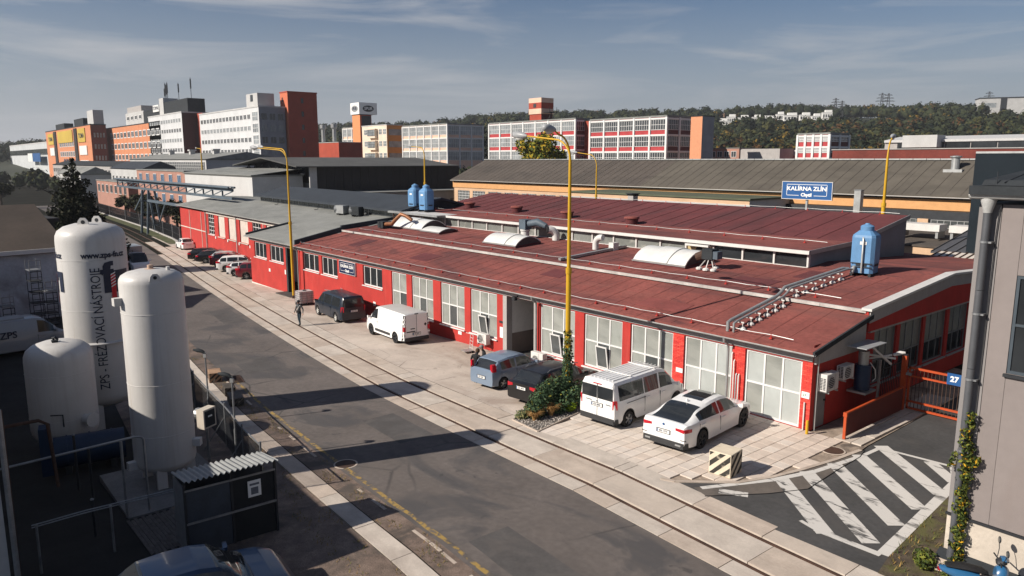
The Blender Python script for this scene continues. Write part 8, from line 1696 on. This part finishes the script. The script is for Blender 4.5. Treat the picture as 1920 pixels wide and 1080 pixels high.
# poplars behind the red tower
POP = leaf_mats('poplar', [(.012, .016, .010), (.020, .026, .014), (.032, .034, .018)])
for k in range(9):
    x = -330 + k * 7.2 + random.uniform(-1, 1); y = 186 + k * 3.2
    tree('poplar_tree', ['leftmost', 'second', 'third', 'fourth', 'fifth', 'sixth', 'seventh', 'eighth', 'rightmost'][k] + ' dark poplar in the row right of the red tower', x, y, -3, 29 + random.uniform(-2.5, 2.5) - (3 if k > 6 else 0), 7.2, POP, 700, 60 + k, .75, 'column', .4, 'poplars in a row behind the red tower')
LEFTT = leaf_mats('valley', [(.016, .020, .012), (.028, .032, .016), (.05, .045, .02)])
for i, (x, y, h) in enumerate(((-300, -19, 12), (-330, -8, 13), (-262, -26, 10), (-420, -10, 16), (-470, 2, 17), (-230, -3, 8), (-185, 5, 7), (-128, 13.2, 6), (-118, 12.5, 5), (-139, 12, 5.5), (-150, 14, 6), (-163, 15.3, 6), (-176, 15.5, 5), (-150, -16, 7), (-172, -21, 7), (-132, -19, 6), (-235, -27, 9), (-250, -12, 9), (-110, -14.5, 5))):
    tree('roadside_tree', ['dark bushy tree at the left edge beyond the yard', 'dark bushy tree left of the white van', 'low dark tree at the very left edge', 'far dark tree under the left hall', 'far dark tree near the advert boards', 'small tree left of the conifer', 'small bush behind the steel fence', 'dark bush behind the steel fence below the pipe bridge', 'dark bush between the steel fence and the red workshop', 'dark bush at the trestle of the pipe bridge', 'dark bush left of the trestle behind the fence', 'dark bush in front of the low pink building', 'farthest dark bush along the steel fence', 'dark tree just left of the conifer', 'dark tree in front of the pale boundary wall', 'bushy tree behind the brown roof', 'tree at the left edge behind the boundary wall', 'tree beyond the boundary wall near the road', 'low tree between conifer and road'][i], x, y, gz(x), h, h * .95, LEFTT, 900, 80 + i, .38, 'round', .3, 'trees at the far left')
# blue ridge far off on the left
b = B(); n = 60
for i in range(n + 1):
    a = i / n; x = -5200 + 900 * a; y = -1400 + 3400 * a; h = 120 + 50 * math.sin(a * 7) + 40 * mnoise.noise((a * 6, 0, 0)) + (150 * max(0, .5 - abs(a - .22)) if a < .7 else 0)
    b.v += [(x, y, -10), (x, y, h * .55), (x - 900, y, h), (x - 2500, y, -10)]
for i in range(n):
    for k in range(3): b.f.append((4 * i + k, 4 * i + 4 + k, 4 * i + 5 + k, 4 * i + 1 + k)); b.m.append(0)
struct(b.obj('far_ridge', mat('far_hill', (.06, .07, .06), var=.3, scale=.004), fix=False, smooth=180))
# houses on the slopes
M_hw = mat('house_white', (.62, .62, .60), var=.05); M_tile_r = mat('roof_tile_red', (.16, .06, .04), var=.2); M_tile_g = mat('roof_tile_grey', (.09, .085, .08), var=.2)
def cube_house(label, a, s, w, d, h, k):
    p = C2 + HN * s + HA * a; t = thing('white_house', label, 'house', (p.x, p.y, hill(p.x, p.y)), rad(38), 'white flat roofed houses on the hillside')
    b = B(); b.box(-w / 2, w / 2, -d / 2, d / 2, 0, h); b.obj('walls', M_hw, t); b = B(); b.box(-w / 2 - .3, w / 2 + .3, -d / 2 - .3, d / 2 + .3, h, h + .5); b.obj('roof', M_fw, t)
    b = B(); b.box(-w * .2, w / 2, -d * .3, d / 2, h + .5, h + 3); b.obj('upper_floor', M_hw, t)
    for i in range(4): b = B(); x = -w / 2 + w * (i + .2) / 4; b.box(x, x + w * .14, -d / 2 - .08, -d / 2, h * .35, h * .75); b.obj('window', M_fg, t)
hl = [(52, 835), (63, 862), (74, 842), (90, 870), (99, 852), (114, 868), (122, 850), (140, 872), (149, 858), (164, 880)]
for k, (a, s) in enumerate(hl): cube_house('white cubic house on the wooded hillside, number %d from the left of its row' % (k + 1) if 0 else ['leftmost white cubic house on the hillside', 'second white cubic house from the left on the hillside', 'third white cubic house from the left on the hillside', 'fourth white cubic house from the left on the hillside', 'fifth white cubic house from the left on the hillside', 'sixth white cubic house from the left on the hillside', 'wide white cubic house in the middle of the hillside row', 'eighth white cubic house from the left on the hillside', 'white cubic house below the right pylon', 'rightmost white cubic house on the hillside'][k], a, s, (13 if k in (0, 4, 6) else 9) * (.85 + .3 * ((k * 7) % 5) / 4), 9, 4.5 + 3 * ((k * 3) % 4) / 3, k)
r = random.Random(31)
def gable_house(label, a, s, k):
    p = C2 + HN * s + HA * a; t = thing('slope_house', label, 'house', (p.x, p.y, hill(p.x, p.y)), rad(38 + r.uniform(-40, 40)), 'small houses on the distant slope'); w, d, h = r.uniform(9, 14), r.uniform(8, 10), r.uniform(5, 7)
    b = B(); b.box(-w / 2, w / 2, -d / 2, d / 2, 0, h); b.obj('walls', r.choice([M_hw, M_pspan, M_palewall]), t); b = B(); b.prism([(-d / 2 - .6, h), (0, h + d * .42), (d / 2 + .6, h)], 'x', -w / 2 - .5, w / 2 + .5); b.obj('roof', r.choice([M_tile_r, M_tile_g]), t)
    for i in range(3): b = B(); x = -w / 2 + w * (i + .25) / 3; b.box(x, x + w * .15, -d / 2 - .06, -d / 2, h * .4, h * .75); b.obj('window', M_fg, t)
for k in range(26): gable_house('small pitched roof house on the distant slope behind the pale factory block', r.uniform(-520, -150), r.uniform(720, 900), k)
t = thing('hilltop_hall', 'large pale hall on the hilltop at the right edge', 'building', tuple(C2 + HN * 955 + HA * 352) + (hill(*(C2 + HN * 955 + HA * 352)) + 6,), rad(30))
b = B(); b.box(-14, 70, -10, 14, -16, 11); b.obj('walls', M_palewall, t); b = B(); b.box(-14.5, 70, -10.5, 14, 11, 12); b.obj('roof', M_darkgrey, t); b = B(); b.box(-10, 2, -10.2, -10, 1, 6); b.obj('window', M_fg2, t); b = B(); b.box(6, 12, -10.3, -10, -6, 10.9); b.obj('entrance', M_dsteel, t)
def pylon(label, a, s, h, k):
    p = C2 + HN * s + HA * a; t = thing('power_pylon', label, 'pylon', (p.x, p.y, hill(p.x, p.y)), rad(20), 'power pylons on the hill'); w = h * .085
    for sx_ in (-1, 1):
        for sy in (-1, 1): b = B(); b.bar((sx_ * w, sy * w, 0), (sx_ * w * .2, sy * w * .2, h), .45); b.obj('leg', M_dsteel, t)
    for i in range(8): z = h * i / 8; f = 1 - .8 * i / 8; g_ = 1 - .8 * (i + 1) / 8; b = B(); b.bar((-w * f, -w * f, z), (w * g_, -w * g_, z + h / 8), .3); b.bar((w * f, -w * f, z), (-w * g_, -w * g_, z + h / 8), .3); b.obj('lattice', M_dsteel, t)
    for z, L in ((.68, .24), (.80, .20), (.92, .14)): b = B(); b.bar((-h * L, 0, h * z), (h * L, 0, h * z), .5); b.bar((-h * L, 0, h * z), (0, 0, h * (z + .06)), .3); b.bar((h * L, 0, h * z), (0, 0, h * (z + .06)), .3); b.obj('crossarm', M_dsteel, t)
pylon('left one of the two tall pylons on the hill', 238, 960, 29, 0); pylon('right one of the two tall pylons on the hill', 248, 972, 29, 1); pylon('lower pylon on the wooded slope left of the tall pair', 182, 930, 24, 2); pylon('second lower pylon left of the tall pair', 192, 945, 21, 3); pylon('pylon above the hilltop hall at the right edge', 372, 1020, 28, 4)
# ------------------------------------------------------------------ air
b = B(); b.box(-9300, 9300, -4300, 9300, -13, 260); hz = b.obj('haze', [])
hm = bpy.data.materials.new('haze'); hm.use_nodes = True; ht = hm.node_tree; ht.nodes.clear(); ho = N(ht, 'ShaderNodeOutputMaterial'); hv = N(ht, 'ShaderNodeVolumePrincipled'); hv.inputs['Density'].default_value = .00013; hv.inputs['Color'].default_value = (.80, .84, .90, 1); hv.inputs['Anisotropy'].default_value = .2
LK(ht, hv.outputs[0], ho.inputs['Volume']); hz.data.materials.append(hm); tag(hz, 'thin haze over the valley', 'haze', kind='stuff')
